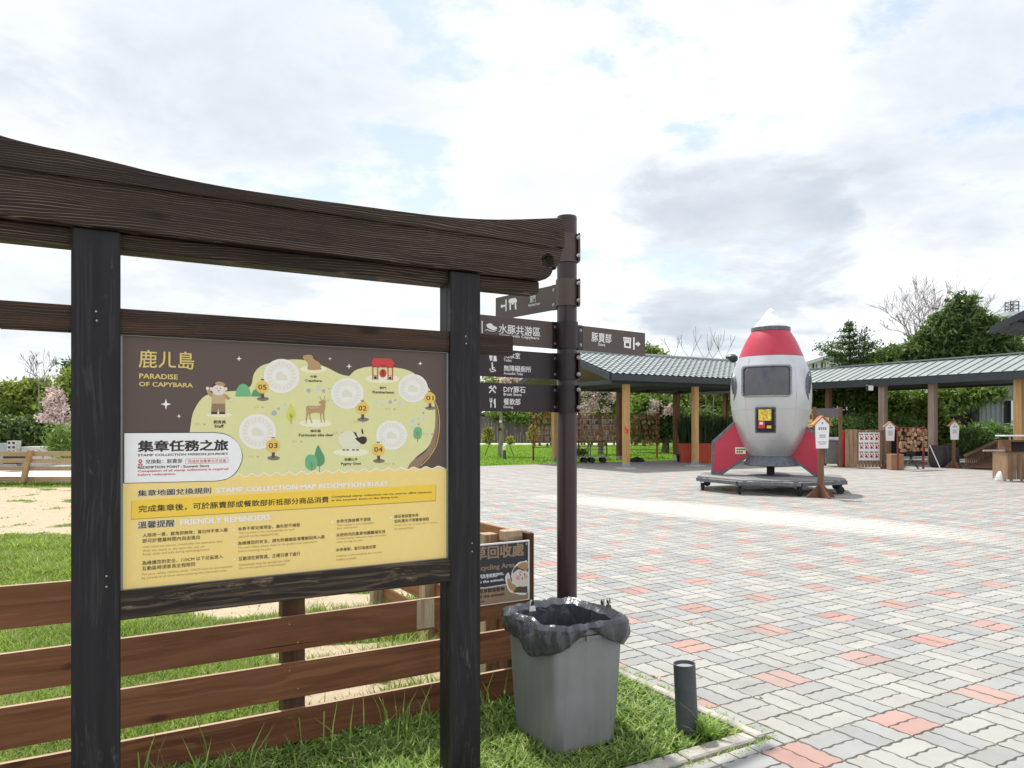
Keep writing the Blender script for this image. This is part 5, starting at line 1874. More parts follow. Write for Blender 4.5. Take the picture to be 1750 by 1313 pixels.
M['bark'] = plain('bark', (0.16, 0.13, 0.105), 0.9, var=0.35, vs=6, bump=0.6, bs=14)
M['bark_pale'] = plain('pale_bark', (0.27, 0.225, 0.19), 0.9, var=0.25, vs=6, bump=0.4, bs=14)
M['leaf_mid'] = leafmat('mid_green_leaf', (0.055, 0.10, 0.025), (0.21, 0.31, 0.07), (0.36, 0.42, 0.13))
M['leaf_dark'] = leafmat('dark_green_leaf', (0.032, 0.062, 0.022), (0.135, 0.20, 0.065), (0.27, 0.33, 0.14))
M['leaf_olive'] = leafmat('olive_leaf', (0.085, 0.12, 0.03), (0.30, 0.37, 0.09), (0.42, 0.45, 0.16))
M['leaf_conifer'] = leafmat('conifer_leaf', (0.024, 0.055, 0.022), (0.09, 0.155, 0.05), (0.18, 0.25, 0.09))
M['blossom'] = leafmat('pink_blossom', (0.66, 0.46, 0.50), (0.82, 0.68, 0.70), (0.86, 0.80, 0.80), 0.15)
M['leaf_fern'] = leafmat('fern_leaf', (0.07, 0.13, 0.045), (0.22, 0.35, 0.12), (0.36, 0.43, 0.19))
M['reed'] = leafmat('dark_reed', (0.015, 0.035, 0.016), (0.05, 0.085, 0.035), (0.12, 0.14, 0.06), .2)
M['shrub_gold'] = leafmat('golden_shrub_leaf', (0.10, 0.16, 0.03), (0.35, 0.33, 0.06), (0.60, 0.25, 0.06))


def limb_tree(mb, p, d, length, rad, level, rng, spread=0.55, kids=3, up=0.15, minr=0.006, sides=6):
    """tapered branching limbs"""
    pts, rs = [p.copy()], [rad]
    steps = 4
    q = p.copy()
    dd = d.normalized()
    for i in range(steps):
        dd = (dd + Vector((rng.gauss(0, .10), rng.gauss(0, .10), up * .3 + rng.gauss(0, .06)))).normalized()
        q = q + dd * (length / steps)
        pts.append(q.copy())
        rs.append(max(minr, rad * (1 - 0.55 * (i + 1) / steps)))
    mb.tube(pts, rs, max(3, sides), cap=False)
    if level > 0:
        for k in range(kids):
            i = rng.choice([2, 3, 4, 4])
            a = rng.uniform(0, 2 * math.pi)
            e = rng.uniform(spread * .6, spread * 1.3)
            x = dd.orthogonal().normalized()
            y = dd.cross(x)
            nd = (dd + (x * math.cos(a) + y * math.sin(a)) * e + Vector((0, 0, up))).normalized()
            limb_tree(mb, pts[i], nd, length * rng.uniform(.55, .8), max(minr, rs[i] * .72), level - 1, rng, spread, kids, up, minr, sides - 1)


def trunk_part(thing, base, top, r0, r1, mat, n=7, wob=.05, name='trunk', seed=1):
    rng = random.Random(seed)
    pts = [Vector(base).lerp(Vector(top), i / n) + Vector((rng.gauss(0, wob), rng.gauss(0, wob), 0)) * (1 if 0 < i else 0) for i in range(n + 1)]
    return thing.add(name, MB().tube(pts, [r0 + (r1 - r0) * (i / n) ** .8 for i in range(n + 1)], 9), mat, smooth=50)


def bush(name, label, cat, bx, by, Y, blobs, mat, size=.16, dens=3, group=None, trunk=None, blossom=None, depth=1.0, spread=.22, bark=None, seed=1, aspect=.5, limbs=0):
    g = at(bx, by, Y)
    t_ = Thing(name, label, cat, (g.x, g.y, 0), 0, group)
    crown(t_, blobs, Y, mat, size, dens, depth, spread, aspect)
    if blossom:
        P, T = cluster_points(blossom, Y - .75, .6, 5.5, .10, 12)
        attach(leaf_mesh('blossom', P, .10, .85, np.clip(RNG.beta(2, 2, len(P)) + T, 0, 1), M['blossom']), t_)
    if trunk:
        topz, r0 = trunk
        trunk_part(t_, (g.x, g.y, -.05), (g.x + .05, g.y, topz), r0, r0 * .55, bark or M['bark'], seed=seed)
        if limbs:
            mb = MB()
            rng = random.Random(seed)
            for k in range(limbs):
                a = rng.uniform(0, 6.28)
                limb_tree(mb, Vector((g.x + .03, g.y, topz * rng.uniform(.75, 1))), Vector((math.cos(a) * .8, math.sin(a) * .5, 1)), topz * .6, r0 * .45, 2, rng)
            t_.add('limbs', mb, bark or M['bark'], smooth=60)
    return t_


# ------------------------------------------------------------------ rocket on its trolley
RY = 17.4
RX = (1317 - 875) / F * RY
rk = Thing('rocket_figure', 'silver capsule rocket with red nose band and red fins standing on an octagonal wheeled platform', 'rocket', (RX, RY, 0.33), 0)
PXM = RY / F


def rz_(y):
    return H - (y - CY) * PXM


view = Vector((-RX, -RY, 0)).normalized()
side = Vector((-view.y, view.x, 0))
if side.x < 0:
    side = -side
prof_s = [(34, 779), (43.5, 765), (53, 745), (60, 722), (64.5, 700), (66, 678), (65, 655), (61, 633), (56, 620), (52.6, 611.5)]
M['silver'] = plain('silver_paint', (0.55, 0.56, 0.58), 0.38, 0.62, var=0.07, vs=1.6, bump=0.25, bs=5, rvar=.2)
M['galv0'] = plain('pale_rivet', (.5, .5, .5), .4, .4)
M['redpaint'] = plain('red_rocket_paint', (0.50, 0.030, 0.065), 0.42, var=0.10, vs=2.5, bump=0.10, bs=9, rvar=.15)
M['rimgrey'] = plain('grey_weld_edge', (0.13, 0.145, 0.165), 0.5, .4, var=0.35, vs=14, bump=.5, bs=30)
M['nosewhite'] = plain('white_nose', (0.78, 0.78, 0.77), 0.35, var=.05, vs=2, bump=.3, bs=4)
M['glass'] = plain('dark_window', (0.035, 0.038, 0.045), 0.12, var=.3, vs=2, spec=.8, coat=.6)


def interp_r(y):
    pr = sorted([(yy, r) for r, yy in prof_s])
    return float(np.interp(y, [a for a, _ in pr], [b for _, b in pr])) * PXM


def lathe_px(prof, n=64):
    # smooth the profile
    ys = np.array([q[1] for q in prof], float)
    rs = np.array([q[0] for q in prof], float)
    return MB().lathe((RX, RY, 0), [(r * PXM, rz_(y)) for r, y in zip(rs, ys)], n)


sm = smooth_line([(r, y) for r, y in prof_s], 4)
rk.add('hull', lathe_px(sm), M['silver'], smooth=40)
rk.add('nose_band', lathe_px(smooth_line([(52.6, 611), (46.5, 596), (39, 580), (31, 567)], 4)), M['redpaint'], smooth=40)
rk.add('collar_ring', lathe_px([(30, 568), (32, 567), (32, 561), (29, 560)]), M['rimgrey'], smooth=20)
rk.add('nose_tip', lathe_px(smooth_line([(29, 561), (24, 554), (16, 546), (10, 538), (6.5, 532), (3, 528.5), (0.05, 527.5)], 3)), M['nosewhite'], smooth=60)
rk.add('skirt', lathe_px([(30, 776), (35, 779), (39, 784), (45, 794.5), (42, 795.5), (34, 783)]), M['rimgrey'], smooth=30)
rk.add('centre_shaft', MB().lathe((RX, RY, 0), [(.09, .32), (.09, rz_(790))], 16), M['rubber'], smooth=40)


def hs(dx, y, off=0.0):
    """point on the hull seen dx pixels right of its axis"""
    r = interp_r(y)
    s_ = max(-.985, min(.985, dx * PXM / r))
    a = math.asin(s_)
    d = side * math.sin(a) + view * math.cos(a)
    return Vector((RX, RY, rz_(y))) + d * (r + off)


def hull_patch(x0, x1, y0, y1, off, nx=10, ny=8, r=0):
    mb = MB()
    for j in range(ny + 1):
        for i in range(nx + 1):
            x, y = x0 + (x1 - x0) * i / nx, y0 + (y1 - y0) * j / ny
            if r:
                ddx, ddy = min(x - x0, x1 - x), min(y - y0, y1 - y)
                if ddx < r and ddy < r:
                    f = 1 - (math.hypot(r - ddx, r - ddy) - r) / r if math.hypot(r - ddx, r - ddy) > r else 1
                    cx_, cy_ = (x0 + r if x < (x0 + x1) / 2 else x1 - r), (y0 + r if y < (y0 + y1) / 2 else y1 - r)
                    m_ = math.hypot(x - cx_, y - cy_)
                    if m_ > r:
                        x, y = cx_ + (x - cx_) * r / m_, cy_ + (y - cy_) * r / m_
            mb.v.append(hs(x - 1317, y, off))
    for j in range(ny):
        for i in range(nx):
            a = j * (nx + 1) + i
            mb.f.append((a, a + 1, a + nx + 2, a + nx + 1))
    return mb


def hull_ring(x0, x1, y0, y1, r, w, off, nseg=8):
    """raised frame of width w following a rounded rectangle"""
    def rr_(x0, x1, y0, y1, r):
        out = []
        for cx_, cy_, s in ((x1 - r, y1 - r, 0), (x0 + r, y1 - r, 1), (x0 + r, y0 + r, 2), (x1 - r, y0 + r, 3)):
            for i in range(nseg + 1):
                t_ = (s + i / nseg) * math.pi / 2
                out.append((cx_ + r * math.cos(t_), cy_ + r * math.sin(t_)))
        # fill the straight runs
        full = []
        for i in range(len(out)):
            p, q = out[i], out[(i + 1) % len(out)]
            m_ = max(1, int(math.hypot(q[0] - p[0], q[1] - p[1]) / 3))
            for k in range(m_):
                full.append((p[0] + (q[0] - p[0]) * k / m_, p[1] + (q[1] - p[1]) * k / m_))
        return full
    o1 = rr_(x0, x1, y0, y1, r)
    cxm, cym = (x0 + x1) / 2, (y0 + y1) / 2
    sx, sy = (x1 - x0 - 2 * w) / (x1 - x0), (y1 - y0 - 2 * w) / (y1 - y0)
    mb = MB()
    n = len(o1)
    for k, (sx_, sy_, of) in enumerate(((1, 1, -.005), (1, 1, off), (sx, sy, off), (sx, sy, -.005))):
        for x, y in o1:
            mb.v.append(hs(cxm + (x - cxm) * sx_ - 1317, cym + (y - cym) * sy_, of))
    for k in range(3):
        for i in range(n):
            mb.f.append((k * n + i, k * n + (i + 1) % n, (k + 1) * n + (i + 1) % n, (k + 1) * n + i))
    return mb


win = rk.add('window', hull_patch(1274, 1347, 629.5, 679, .010, 14, 8, 5), M['glass'], smooth=60, fix=False)
rk.add('window_frame', hull_ring(1272.5, 1348.5, 628, 680.5, 6, 3.0, .035), M['rimgrey'], parent=win, smooth=30)
rk.add('dispenser_plate', hull_patch(1291, 1328, 696, 743, .012, 6, 4), M['silver'], fix=False)
dp = rk.add('dispenser', hull_patch(1294.5, 1324.5, 698, 739.5, .030, 6, 4), M['dark'], fix=False)
rk.add('dispenser_frame', hull_ring(1294, 1325, 697.5, 740, 1.5, 2.2, .05), M['rimgrey'], parent=dp)
rk.add('capsule_window', hull_patch(1299, 1318, 701, 719.5, .045, 4, 3), plain('gold_capsules', (.75, .56, .08), .3, var=.6, vs=26), parent=dp, fix=False)
rk.add('coin_box', hull_patch(1299, 1308.5, 720.5, 732, .055, 2, 2), INK['red'], parent=dp, fix=False)
rk.add('price_tag', hull_patch(1311.5, 1318, 727.5, 732, .05, 2, 2), INK['gold'], parent=dp, fix=False)
rk.add('number_tag', hull_patch(1301, 1306, 721.5, 726, .060, 2, 2), M['white'], parent=dp, fix=False)
# round side ports, seen edge on, with dark weld rings
for s_ in (-1, 1):
    az = R(82) * s_
    d = (side * math.sin(az) + view * math.cos(az)).normalized()
    yc = 665
    c = Vector((RX, RY, rz_(yc))) + d * (interp_r(yc) - .13)
    pt = rk.add('side_port', MB().lathe(c, [(.36, 0), (.34, .08), (.26, .11), (.12, .125), (0.001, .13)], 32, d), M['dark'], smooth=50)
    rk.add('port_ring', MB().lathe(c, [(.36, .0), (.40, .0), (.41, .05), (.39, .10), (.35, .09), (.36, .0)], 32, d, closed=True), M['rimgrey'], parent=pt, smooth=40)
# weld seams and rivet lines
sm_ = MB()
for dx in (-40, 40):
    pts_ = [hs(dx * interp_r(y) / interp_r(678), y, .003) for y in range(616, 776, 6)]
    sm_.tube(pts_, .006, 5)
for y in (700, 752):
    pts_ = [hs(dx * interp_r(y) / PXM, y, .003) for dx in np.linspace(-.98, .98, 40)]
    sm_.tube(pts_, .006, 5)
rk.add('weld_seams', sm_, M['silver'], smooth=60)
wr = MB()
for i in range(26):
    for yy in (629.3, 679.2):
        p = hs(1275.5 + i * 2.8 - 1317, yy, .034)
        bolt(wr, p, p - Vector((RX, RY, p.z)), .010, .008)
for i in range(16):
    for xx in (1273.8, 1347.2):
        p = hs(xx - 1317, 632 + i * 3, .034)
        bolt(wr, p, p - Vector((RX, RY, p.z)), .010, .008)
rk.add('frame_rivets', wr, M['galv0'], parent=win, kind='stuff')
rv = MB()
for dx in (-57, 57):
    for y in range(640, 760, 6):
        k = interp_r(y) / interp_r(678)
        p = hs(dx * k, y, 0)
        bolt(rv, p, p - Vector((RX, RY, p.z)), .010, .008)
rk.add('rivets', rv, M['silver'], kind='stuff')


def fin(outline, az_shift, seed):
    """upright fin; outline in photo px relative to the axis"""
    sgn = 1 if outline[0][0] > 1317 else -1
    az = (R(90) - R(az_shift)) * sgn
    d = (side * math.sin(az) + view * math.cos(az)).normalized()
    k = 1 / abs(d.dot(side)) if abs(d.dot(side)) > .3 else 1
    nrm = Vector((-d.y, d.x, 0))
    def P(x, y, n_):
        u = abs(x - 1317) * PXM * k
        return Vector((RX, RY, rz_(y))) + d * u + nrm * n_
    front = [P(x, y, .055) for x, y in outline]
    back = [P(x, y, -.055) for x, y in outline]
    f = rk.add('fin', MB().prism(front, back), M['rimgrey'])
    c = (sum(x for x, _ in outline) / len(outline), sum(y for _, y in outline) / len(outline))
    inn = []
    for x, y in outline:
        v_ = Vector((x - c[0], y - c[1]))
        l = v_.length
        v_ *= (l - 5.5) / l
        inn.append((c[0] + v_.x, c[1] + v_.y))
    for n_ in (.0575, -.0575):
        rk.add('fin_panel', MB().flat([P(x, y, n_) for x, y in inn]), M['redpaint'], parent=f)
    return f, P, nrm


fl, PL, _ = fin([(1259, 719), (1221, 755), (1219.5, 812), (1238, 812), (1286, 778), (1272, 748)], 8, 1)
frr, PR_, _ = fin([(1364, 720), (1399, 748), (1400.5, 813.5), (1388, 813.5), (1344, 779), (1361, 750)], 8, 2)
d_ = -view
o_f = MB()
nn = side
outl = [(48, 719), (97, 752), (97, 809), (80, 809), (30, 777)]
rk.add('fin', MB().prism([Vector((RX, RY, rz_(y))) + d_ * x * PXM + nn * .055 for x, y in outl], [Vector((RX, RY, rz_(y))) + d_ * x * PXM - nn * .055 for x, y in outl]), M['rimgrey'])
sg = min((PL(1240, 760, .066), PL(1240, 760, -.066)), key=lambda p: p.length)
sgn_ = .062 if (PL(1240, 760, .066) - sg).length < 1e-6 else -.062
lab = rk.add('fin_label', MB().flat([PL(x, y, sgn_) for x, y in ((1259, 765), (1276, 765), (1276, 776), (1259, 776))]), INK['cream'], parent=fl, fix=False)
mk = MB()
for y in (767, 771.5):
    for i in range(4 if y < 770 else 3):
        mk.flat([PL(x, yy, sgn_ * 1.08) for x, yy in ((1261 + i * 3.6, y), (1263.8 + i * 3.6, y), (1263.8 + i * 3.6, y + 2.6), (1261 + i * 3.6, y + 2.6))])
rk.add('label_marks', mk, INK['black'], parent=fl, fix=False, kind='stuff')

PCX, PCY, PRD = 5.98, 17.25, 1.70
cart = Thing('wheeled_platform', 'octagonal grey weathered deck on castors carrying the rocket', 'platform', (PCX, PCY, 0), R(3))
octo = [(PCX + PRD * math.cos(R(183 + 45 * i)), PCY + PRD * math.sin(R(183 + 45 * i))) for i in range(8)]


def clip_poly(poly, nx, ny, c):
    """keep nx*x + ny*y <= c"""
    out = []
    for i in range(len(poly)):
        p, q = poly[i], poly[(i + 1) % len(poly)]
        dp_, dq = nx * p[0] + ny * p[1] - c, nx * q[0] + ny * q[1] - c
        if dp_ <= 0:
            out.append(p)
        if dp_ * dq < 0:
            k = dp_ / (dp_ - dq)
            out.append((p[0] + (q[0] - p[0]) * k, p[1] + (q[1] - p[1]) * k))
    return out


uu = Vector((math.cos(R(20)), math.sin(R(20))))
rr = random.Random(2)
s0 = -PRD
while s0 < PRD:
    base = uu.x * PCX + uu.y * PCY
    w_ = .235
    pl = clip_poly(octo, -uu.x, -uu.y, -(base + s0))
    pl = clip_poly(pl, uu.x, uu.y, base + s0 + w_ - .02)
    if len(pl) > 2:
        z = .325 + rr.uniform(0, .006)
        cart.add('plank', MB().prism([Vector((x, y, z)) for x, y in pl], [Vector((x, y, z - .03)) for x, y in pl]), M['deck'])
    s0 += w_
for i in range(8):
    p, q = Vector(octo[i]), Vector(octo[(i + 1) % 8])
    f_ = Fr(p.x, p.y, math.atan2(q.y - p.y, q.x - p.x))
    l = (q - p).length
    cart.box('edge_beam', M['rimgrey'], f_, 0.01, l - 0.01, -.03, .03, .215, .292, .006)
for i in range(8):
    a = R(183 + 45 * i)
    c = Vector((PCX + (PRD - .12) * math.cos(a), PCY + (PRD - .12) * math.sin(a), 0))
    rot = rr.uniform(0, 3.14)
    ax_ = Vector((math.cos(rot), math.sin(rot), 0))
    w = cart.add('castor', MB().lathe(c + Vector((0, 0, .085)) - ax_ * .025, [(.03, 0), (.08, 0), (.085, .01), (.085, .04), (.08, .05), (.03, .05)], 18, ax_), M['rubber'], smooth=40)
    fk = MB()
    f_ = Fr(c.x, c.y, rot)
    for s_ in (-1, 1):
        fk.box(f_, s_ * .038 - .004, s_ * .038 + .004, -.03, .03, .06, .205)
    fk.box(f_, -.045, .045, -.045, .045, .200, .215)
    cart.add('castor_fork', fk, M['blackmetal'], parent=w)

# ------------------------------------------------------------------ house shaped signs on posts
def house_sign(px_, ybase, label, turn, ytop, lines, mats=('brown_z', 'white')):
    g = ground(px_, ybase)
    Y = g.y
    t_ = Thing('house_sign', label, 'sign', g, turn, 'house shaped notices on timber posts')
    f = t_.fr
    ht = H - (ytop - CY) / F * Y
    w = .155
    zb_ = ht - .66
    t_.add('post', MB().box(f, -.045, .045, -.0, .09, 0, zb_ + .25, .004), M['brown_z'])
    for s_ in (-1, 1):
        f_pts = [(s_ * .046, 0, .0), (s_ * .30, 0, 0), (s_ * .30, 0, .035), (s_ * .046, 0, .27)]
        t_.add('foot', MB().prism([f.p(x, .025, z) for x, _, z in f_pts], [f.p(x, .065, z) for x, _, z in f_pts]), M['brown_z'])
    f_pts = [(-.001, 0), (-.28, 0), (-.28, .035), (-.001, .26)]
    t_.add('foot', MB().prism([f.p(-.02, y, z) for y, z in f_pts], [f.p(.02, y, z) for y, z in f_pts]), M['brown_z'])
    out_ = [(-w * .84, zb_), (w * .84, zb_), (w, ht - .17), (0, ht - .02), (-w, ht - .17)]
    pn = t_.add('panel', MB().prism([f.p(x, -.022, z) for x, z in out_], [f.p(x, -.002, z) for x, z in out_]), M['white'])
    for s_ in (-1, 1):
        rp = [(0, ht + .018), (s_ * .215, ht - .175), (s_ * .205, ht - .195), (0, ht - .006)]
        t_.add('roof_board', MB().prism([f.p(x, -.05, z) for x, z in rp], [f.p(x, .10, z) for x, z in rp]), M['roofcopper'])
    mk = MB()
    for (x0, x1, z0, z1) in lines:
        mk.flat([f.p(x0 * w, -.0235, zb_ + z0), f.p(x1 * w, -.0235, zb_ + z0), f.p(x1 * w, -.0235, zb_ + z1), f.p(x0 * w, -.0235, zb_ + z1)])
    t_.add('print_lines', mk, INK['midgrey'], parent=pn, fix=False, kind='stuff')
    return t_


M['roofcopper'] = wood('orange_shingle_board', (.22, .09, .045), (.40, .17, .09), (.55, .28, .17), 'x', 10, .1, .6, .3, knots=False)
title4 = [(-.55 + i * .30, -.33 + i * .30, .38, .44) for i in range(4)]
title3 = [(-.42 + i * .32, -.18 + i * .32, .43, .475) for i in range(3)]
body1 = [(-.42, .45, .265, .285), (-.42, .45, .225, .245), (-.05, .05, .17, .18), (-.66, .66, .125, .14), (-.5, .5, .085, .10)]
body2 = [(-.5, .55, .33 - i * .035, .345 - i * .035) for i in range(5)]
logo = [(-.12, .12, .50, .54)]
house_sign(1404.5, 851, 'house shaped notice with an orange roof on a post in front of the rocket platform', R(8), 712, title4 + body1 + logo)
house_sign(1521, 801, 'house shaped notice standing between the poster hutch and the plaque rack', R(-6), 721, title3 + body2 + logo)
house_sign(1631, 800, 'house shaped notice beside the wooden ramp railing', R(-4), 719.5, title3 + body2[:4] + logo)

# ------------------------------------------------------------------ open tiled pavilion
PA0, PA1, PB0, PB1, PBM, ZE, ZR = 15.5, 24.4, 19.94, 25.98, 22.96, 3.22, 4.22
pav = Thing('tiled_pavilion', 'open timber pavilion with a pale grey tiled gable roof beside the lawn', 'pavilion', AB.p(19.5, 23, 0), RZ)
M['tile'] = plain('pale_grey_tile', (0.235, 0.265, 0.275), 0.55, .1, var=.12, vs=3)
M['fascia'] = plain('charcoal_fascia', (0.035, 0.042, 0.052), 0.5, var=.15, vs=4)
M['soffit'] = plain('olive_soffit', (0.27, 0.215, 0.165), 0.8, var=.15, vs=3)
M['galv'] = plain('galvanised_bracket', (0.33, 0.35, 0.36), 0.5, .5, var=.2, vs=9)


def tile_slope(b_e, b_r, z_e, z_r):
    mb = MB()
    nw, spw, rows = int((PA1 - PA0) / .27), 6, 12
    cols = nw * spw + 1
    for j in range(rows):
        for e in (0, 1):
            k = (j + e) / rows
            for i in range(cols):
                a = PA0 + (PA1 - PA0) * i / (cols - 1)
                ph = (i % spw) / spw * 2 * math.pi
                hgt = .040 * (abs(math.cos(ph / 2)) ** 1.6)
                z = z_e + (z_r - z_e) * k + hgt + (.035 if e == 0 else .0)
                mb.v.append(AB.p(a, b_e + (b_r - b_e) * k, z))
    for r_ in range(rows * 2 - 1):
        for i in range(cols - 1):
            q = r_ * cols + i
            mb.f.append((q, q + 1, q + cols + 1, q + cols))
    return mb


pav.add('roof_tiles', tile_slope(PB0, PBM, ZE, ZR), M['tile'], kind='stuff', smooth=50)
pav.add('roof_tiles', tile_slope(PB1, PBM, ZE, ZR), M['tile'], kind='stuff', smooth=50)
pav.add('ridge_cap', MB().tube([AB.p(PA0 - .05, PBM, ZR + .04), AB.p(PA1 + .05, PBM, ZR + .04)], .10, 10), M['tile'], smooth=50)
pav.add('ridge_finial', MB().lathe(AB.p(PA1 + .02, PBM, ZR + .02), [(.20, 0), (.26, .08), (.26, .22), (.16, .32), (.0, .34)], 14), M['fascia'], smooth=40)
for s_, be in ((0, PB0), (1, PB1)):
    under = [AB.p(PA0 + .05, be, ZE - .03), AB.p(PA1 - .05, be, ZE - .03), AB.p(PA1 - .05, PBM, ZR - .03), AB.p(PA0 + .05, PBM, ZR - .03)]
    pav.add('soffit', MB().prism(under, [p - Vector((0, 0, .05)) for p in under]), M['soffit'])
    pav.box('fascia', M['fascia'], AB, PA0, PA1, be - .06, be - .002, ZE - .20, ZE + .02, .004)
for a_, t0_ in ((PA0, -.06), (PA1, 0)):
    for be in (PB0, PB1):
        ol = [(be, ZE - .20), (be, ZE + .02), (PBM, ZR + .03), (PBM, ZR - .19)]
        pav.add('verge_board', MB().prism([AB.p(a_ + t0_, b_, z) for b_, z in ol], [AB.p(a_ + t0_ + .058, b_, z) for b_, z in ol]), M['fascia'])
pav.box('beam', M['fascia'], AB, PA0 + .3, PA1 - .3, 20.30, 20.46, 2.93, 3.12, .004)
pav.box('beam', M['fascia'], AB, PA0 + .3, PA1 - .3, 25.32, 25.48, 2.93, 3.12, .004)
for a_ in np.arange(PA0 + .5, PA1, 1.9):
    pav.box('cross_beam', M['fascia'], AB, a_, a_ + .12, 20.47, 25.31, 2.95, 3.09)


def post_at(thing, px_, b=None, a=None, w=.20, top=2.93, mat='honey_z', name='post', foot=True):
    r = (px_ - 875) / F
    if b is not None:
        Y = b / (SA - r * CA)
        a = Y * (r * SA + CA)
    else:
        Y = a / (r * SA + CA)
        b = Y * (SA - r * CA)
    p = thing.box(name, M[mat], AB, a - w / 2, a + w / 2, b - w / 2, b + w / 2, .14, top, .008)
    if foot:
        thing.box('post_shoe', M['galv'], AB, a - w / 2 - .008, a + w / 2 + .008, b - w / 2 - .008, b + w / 2 + .008, .02, .17, .004)
        thing.box('post_pad', M['concrete'], AB, a - .26, a + .26, b - .26, b + .26, -.02, .022, .01)
    return a, b, Y


pf = post_at(pav, 1070, b=20.38)
post_at(pav, 1188, b=20.38)
post_at(pav, 1290, b=20.38)
post_at(pav, 948, b=25.4, mat='honey_z')
post_at(pav, 1059.5, b=25.4, mat='brown_z', w=.24)
post_at(pav, 1156, b=25.4, mat='brown_z', w=.24)
post_at(pav, 1262, b=25.4, mat='brown_z', w=.24)
# red ribbon tied to the near pavilion post
pl_ = plane_b(20.38 - .108)
tzr = lambda x, y: pl_.tz(x, y)
rb = MB()
for pts in (((1066.5, 728), (1069, 728), (1074, 741), (1072, 742)), ((1072, 734), (1074.5, 735), (1069, 741), (1067, 740)), ((1066, 732), (1075, 735), (1075, 737), (1066, 734.5))):
    q = [pl_.tz(*p) for p in pts]
    rb.prism([pl_.p(t_, z, .014) for t_, z in q], [pl_.p(t_, z, .006) for t_, z in q])
single('ribbon', rb, INK['ribbon'], 'small red ribbon tied round the front left pavilion post', 'ribbon', AB)


# ------------------------------------------------------------------ plaque racks
M['redrail'] = plain('red_lacquer_rail', (0.22, 0.035, 0.025), .6, var=.2, vs=6)
M['plaque'] = leafmat('wood_plaque', (.20, .10, .055), (.42, .25, .13), (.60, .42, .26), .05, .7)


def rack(label, a0, a1, b, zlist, plaque_rows, n, w, h, posts, seed, z0=0, red_share=.25):
    rr = random.Random(seed)
    t_ = Thing('plaque_rack', label, 'rack', AB.p((a0 + a1) / 2, b, 0), RZ, 'racks hung with wooden wish plaques')
    for z in zlist:
        t_.box('rail', M['redrail'], AB, a0, a1, b - .02, b + .02, z - .012, z + .012)
    for a_ in posts:
        t_.box('rack_post', M['redrail'], AB, a_ - .03, a_ + .03, b + .021, b + .07, z0, max(zlist) + .05)
    mb, rd = MB(), MB()
    for z in plaque_rows:
        for i in range(n):
            if rr.random() < .18:
                continue
            a_ = a0 + (a1 - a0) * (i + rr.uniform(.1, .9)) / n
            for k in range(rr.choice([1, 1, 2])):
                zz = z - .035 - rr.uniform(0, .06) - h
                dd = -.03 - k * .015 - rr.random() * .01
                wi = w * rr.uniform(.85, 1.1)
                sk = rr.uniform(-.02, .02)
                o5 = [(a_ - wi / 2, zz), (a_ + wi / 2, zz + sk), (a_ + wi / 2, zz + h * .72), (a_, zz + h), (a_ - wi / 2, zz + h * .72)]
                mb.prism([AB.p(x, b + dd, y) for x, y in o5], [AB.p(x, b + dd + .008, y) for x, y in o5])
                mb.tint += [rr.random()] * 10
                if rr.random() < red_share:
                    rd.box(AB, a_ - .012, a_ + .012, b + dd - .012, b + dd - .004, zz + h * .5, zz + h + .05)
    t_.add('plaques', mb, M['plaque'], kind='stuff')
    if rd.v:
        t_.add('red_cords', rd, INK['red'], kind='stuff')
    return t_


zl = [2.02, 1.79, 1.55, 1.30, 1.07, .83, .58]
rack('tall red railed rack of wish plaques behind the tiled pavilion', 16.2, 23.1, 26.1, zl, zl[:6], 44, .11, .15, [16.3, 18.6, 20.9, 23.0], 3, red_share=.4)
ga, gb_ = to_ab(ground(1528, 800))
rack('low rack crowded with brown wish plaques behind the middle house shaped notice', 23.55, 25.1, 12.95 + 1.9, [1.42, 1.16, .90, .66], [1.45, 1.34, 1.19, 1.06, .93, .80], 11, .15, .12, [23.6, 25.05], 8, red_share=.15)


# ------------------------------------------------------------------ platform trolleys, planters, bag
def trolley(px_, yb, label, plants=False):
    g = ground(px_, yb)
    t_ = Thing('hand_trolley', label, 'trolley', g, R(12), 'steel frame trolleys under the pavilion')
    f = t_.fr
    t_.add('bed', MB().box(f, -.36, .36, -.25, .25, .22, .25), M['galv'])
    hb = MB()
    hb.tube([f.p(-.34, -.22, .25), f.p(-.34, -.22, .72), f.p(-.30, -.22, .84), f.p(.24, -.22, .86), f.p(.34, -.22, .80), f.p(.34, -.22, .25)], .022, 6)
    hb.tube([f.p(-.34, -.22, .55), f.p(.34, -.22, .55)], .010, 6)
    for k in range(1, 6):
        hb.tube([f.p(-.34 + k * .113, -.22, .25), f.p(-.34 + k * .113, -.22, .55)], .006, 5)
    hb.tube([f.p(-.34, -.22, .62), f.p(-.42, .05, .3)], .010, 5)
    t_.add('handle', hb, M['blackmetal'])
    for u in (-.24, .24):
        for v_ in (-.18, .18):
            t_.add('wheel', MB().lathe(f.p(u, v_ - .03, .11), [(.03, 0), (.10, 0), (.11, .015), (.11, .045), (.10, .06), (.03, .06)], 16, f.p(0, 1) - f.p(0, 0)), M['rubber'], smooth=40)
    return t_


trolley(1020, 791, 'low platform trolley with a black tube handle between the pavilion posts')
tr2 = trolley(988, 791, 'platform trolley loaded with potted greens, half behind the direction post')
p_ = ground(990, 790)
ps_ = Thing('potted_greens', 'pots of low green plants resting on the left trolley', 'plants', p_ + Vector((0, 0, .25)))
crown(ps_, [(988, 771, 12, 6), (997, 773, 7, 5)], p_.y - .1, M['leaf_mid'], .09, 6, 1, .06)


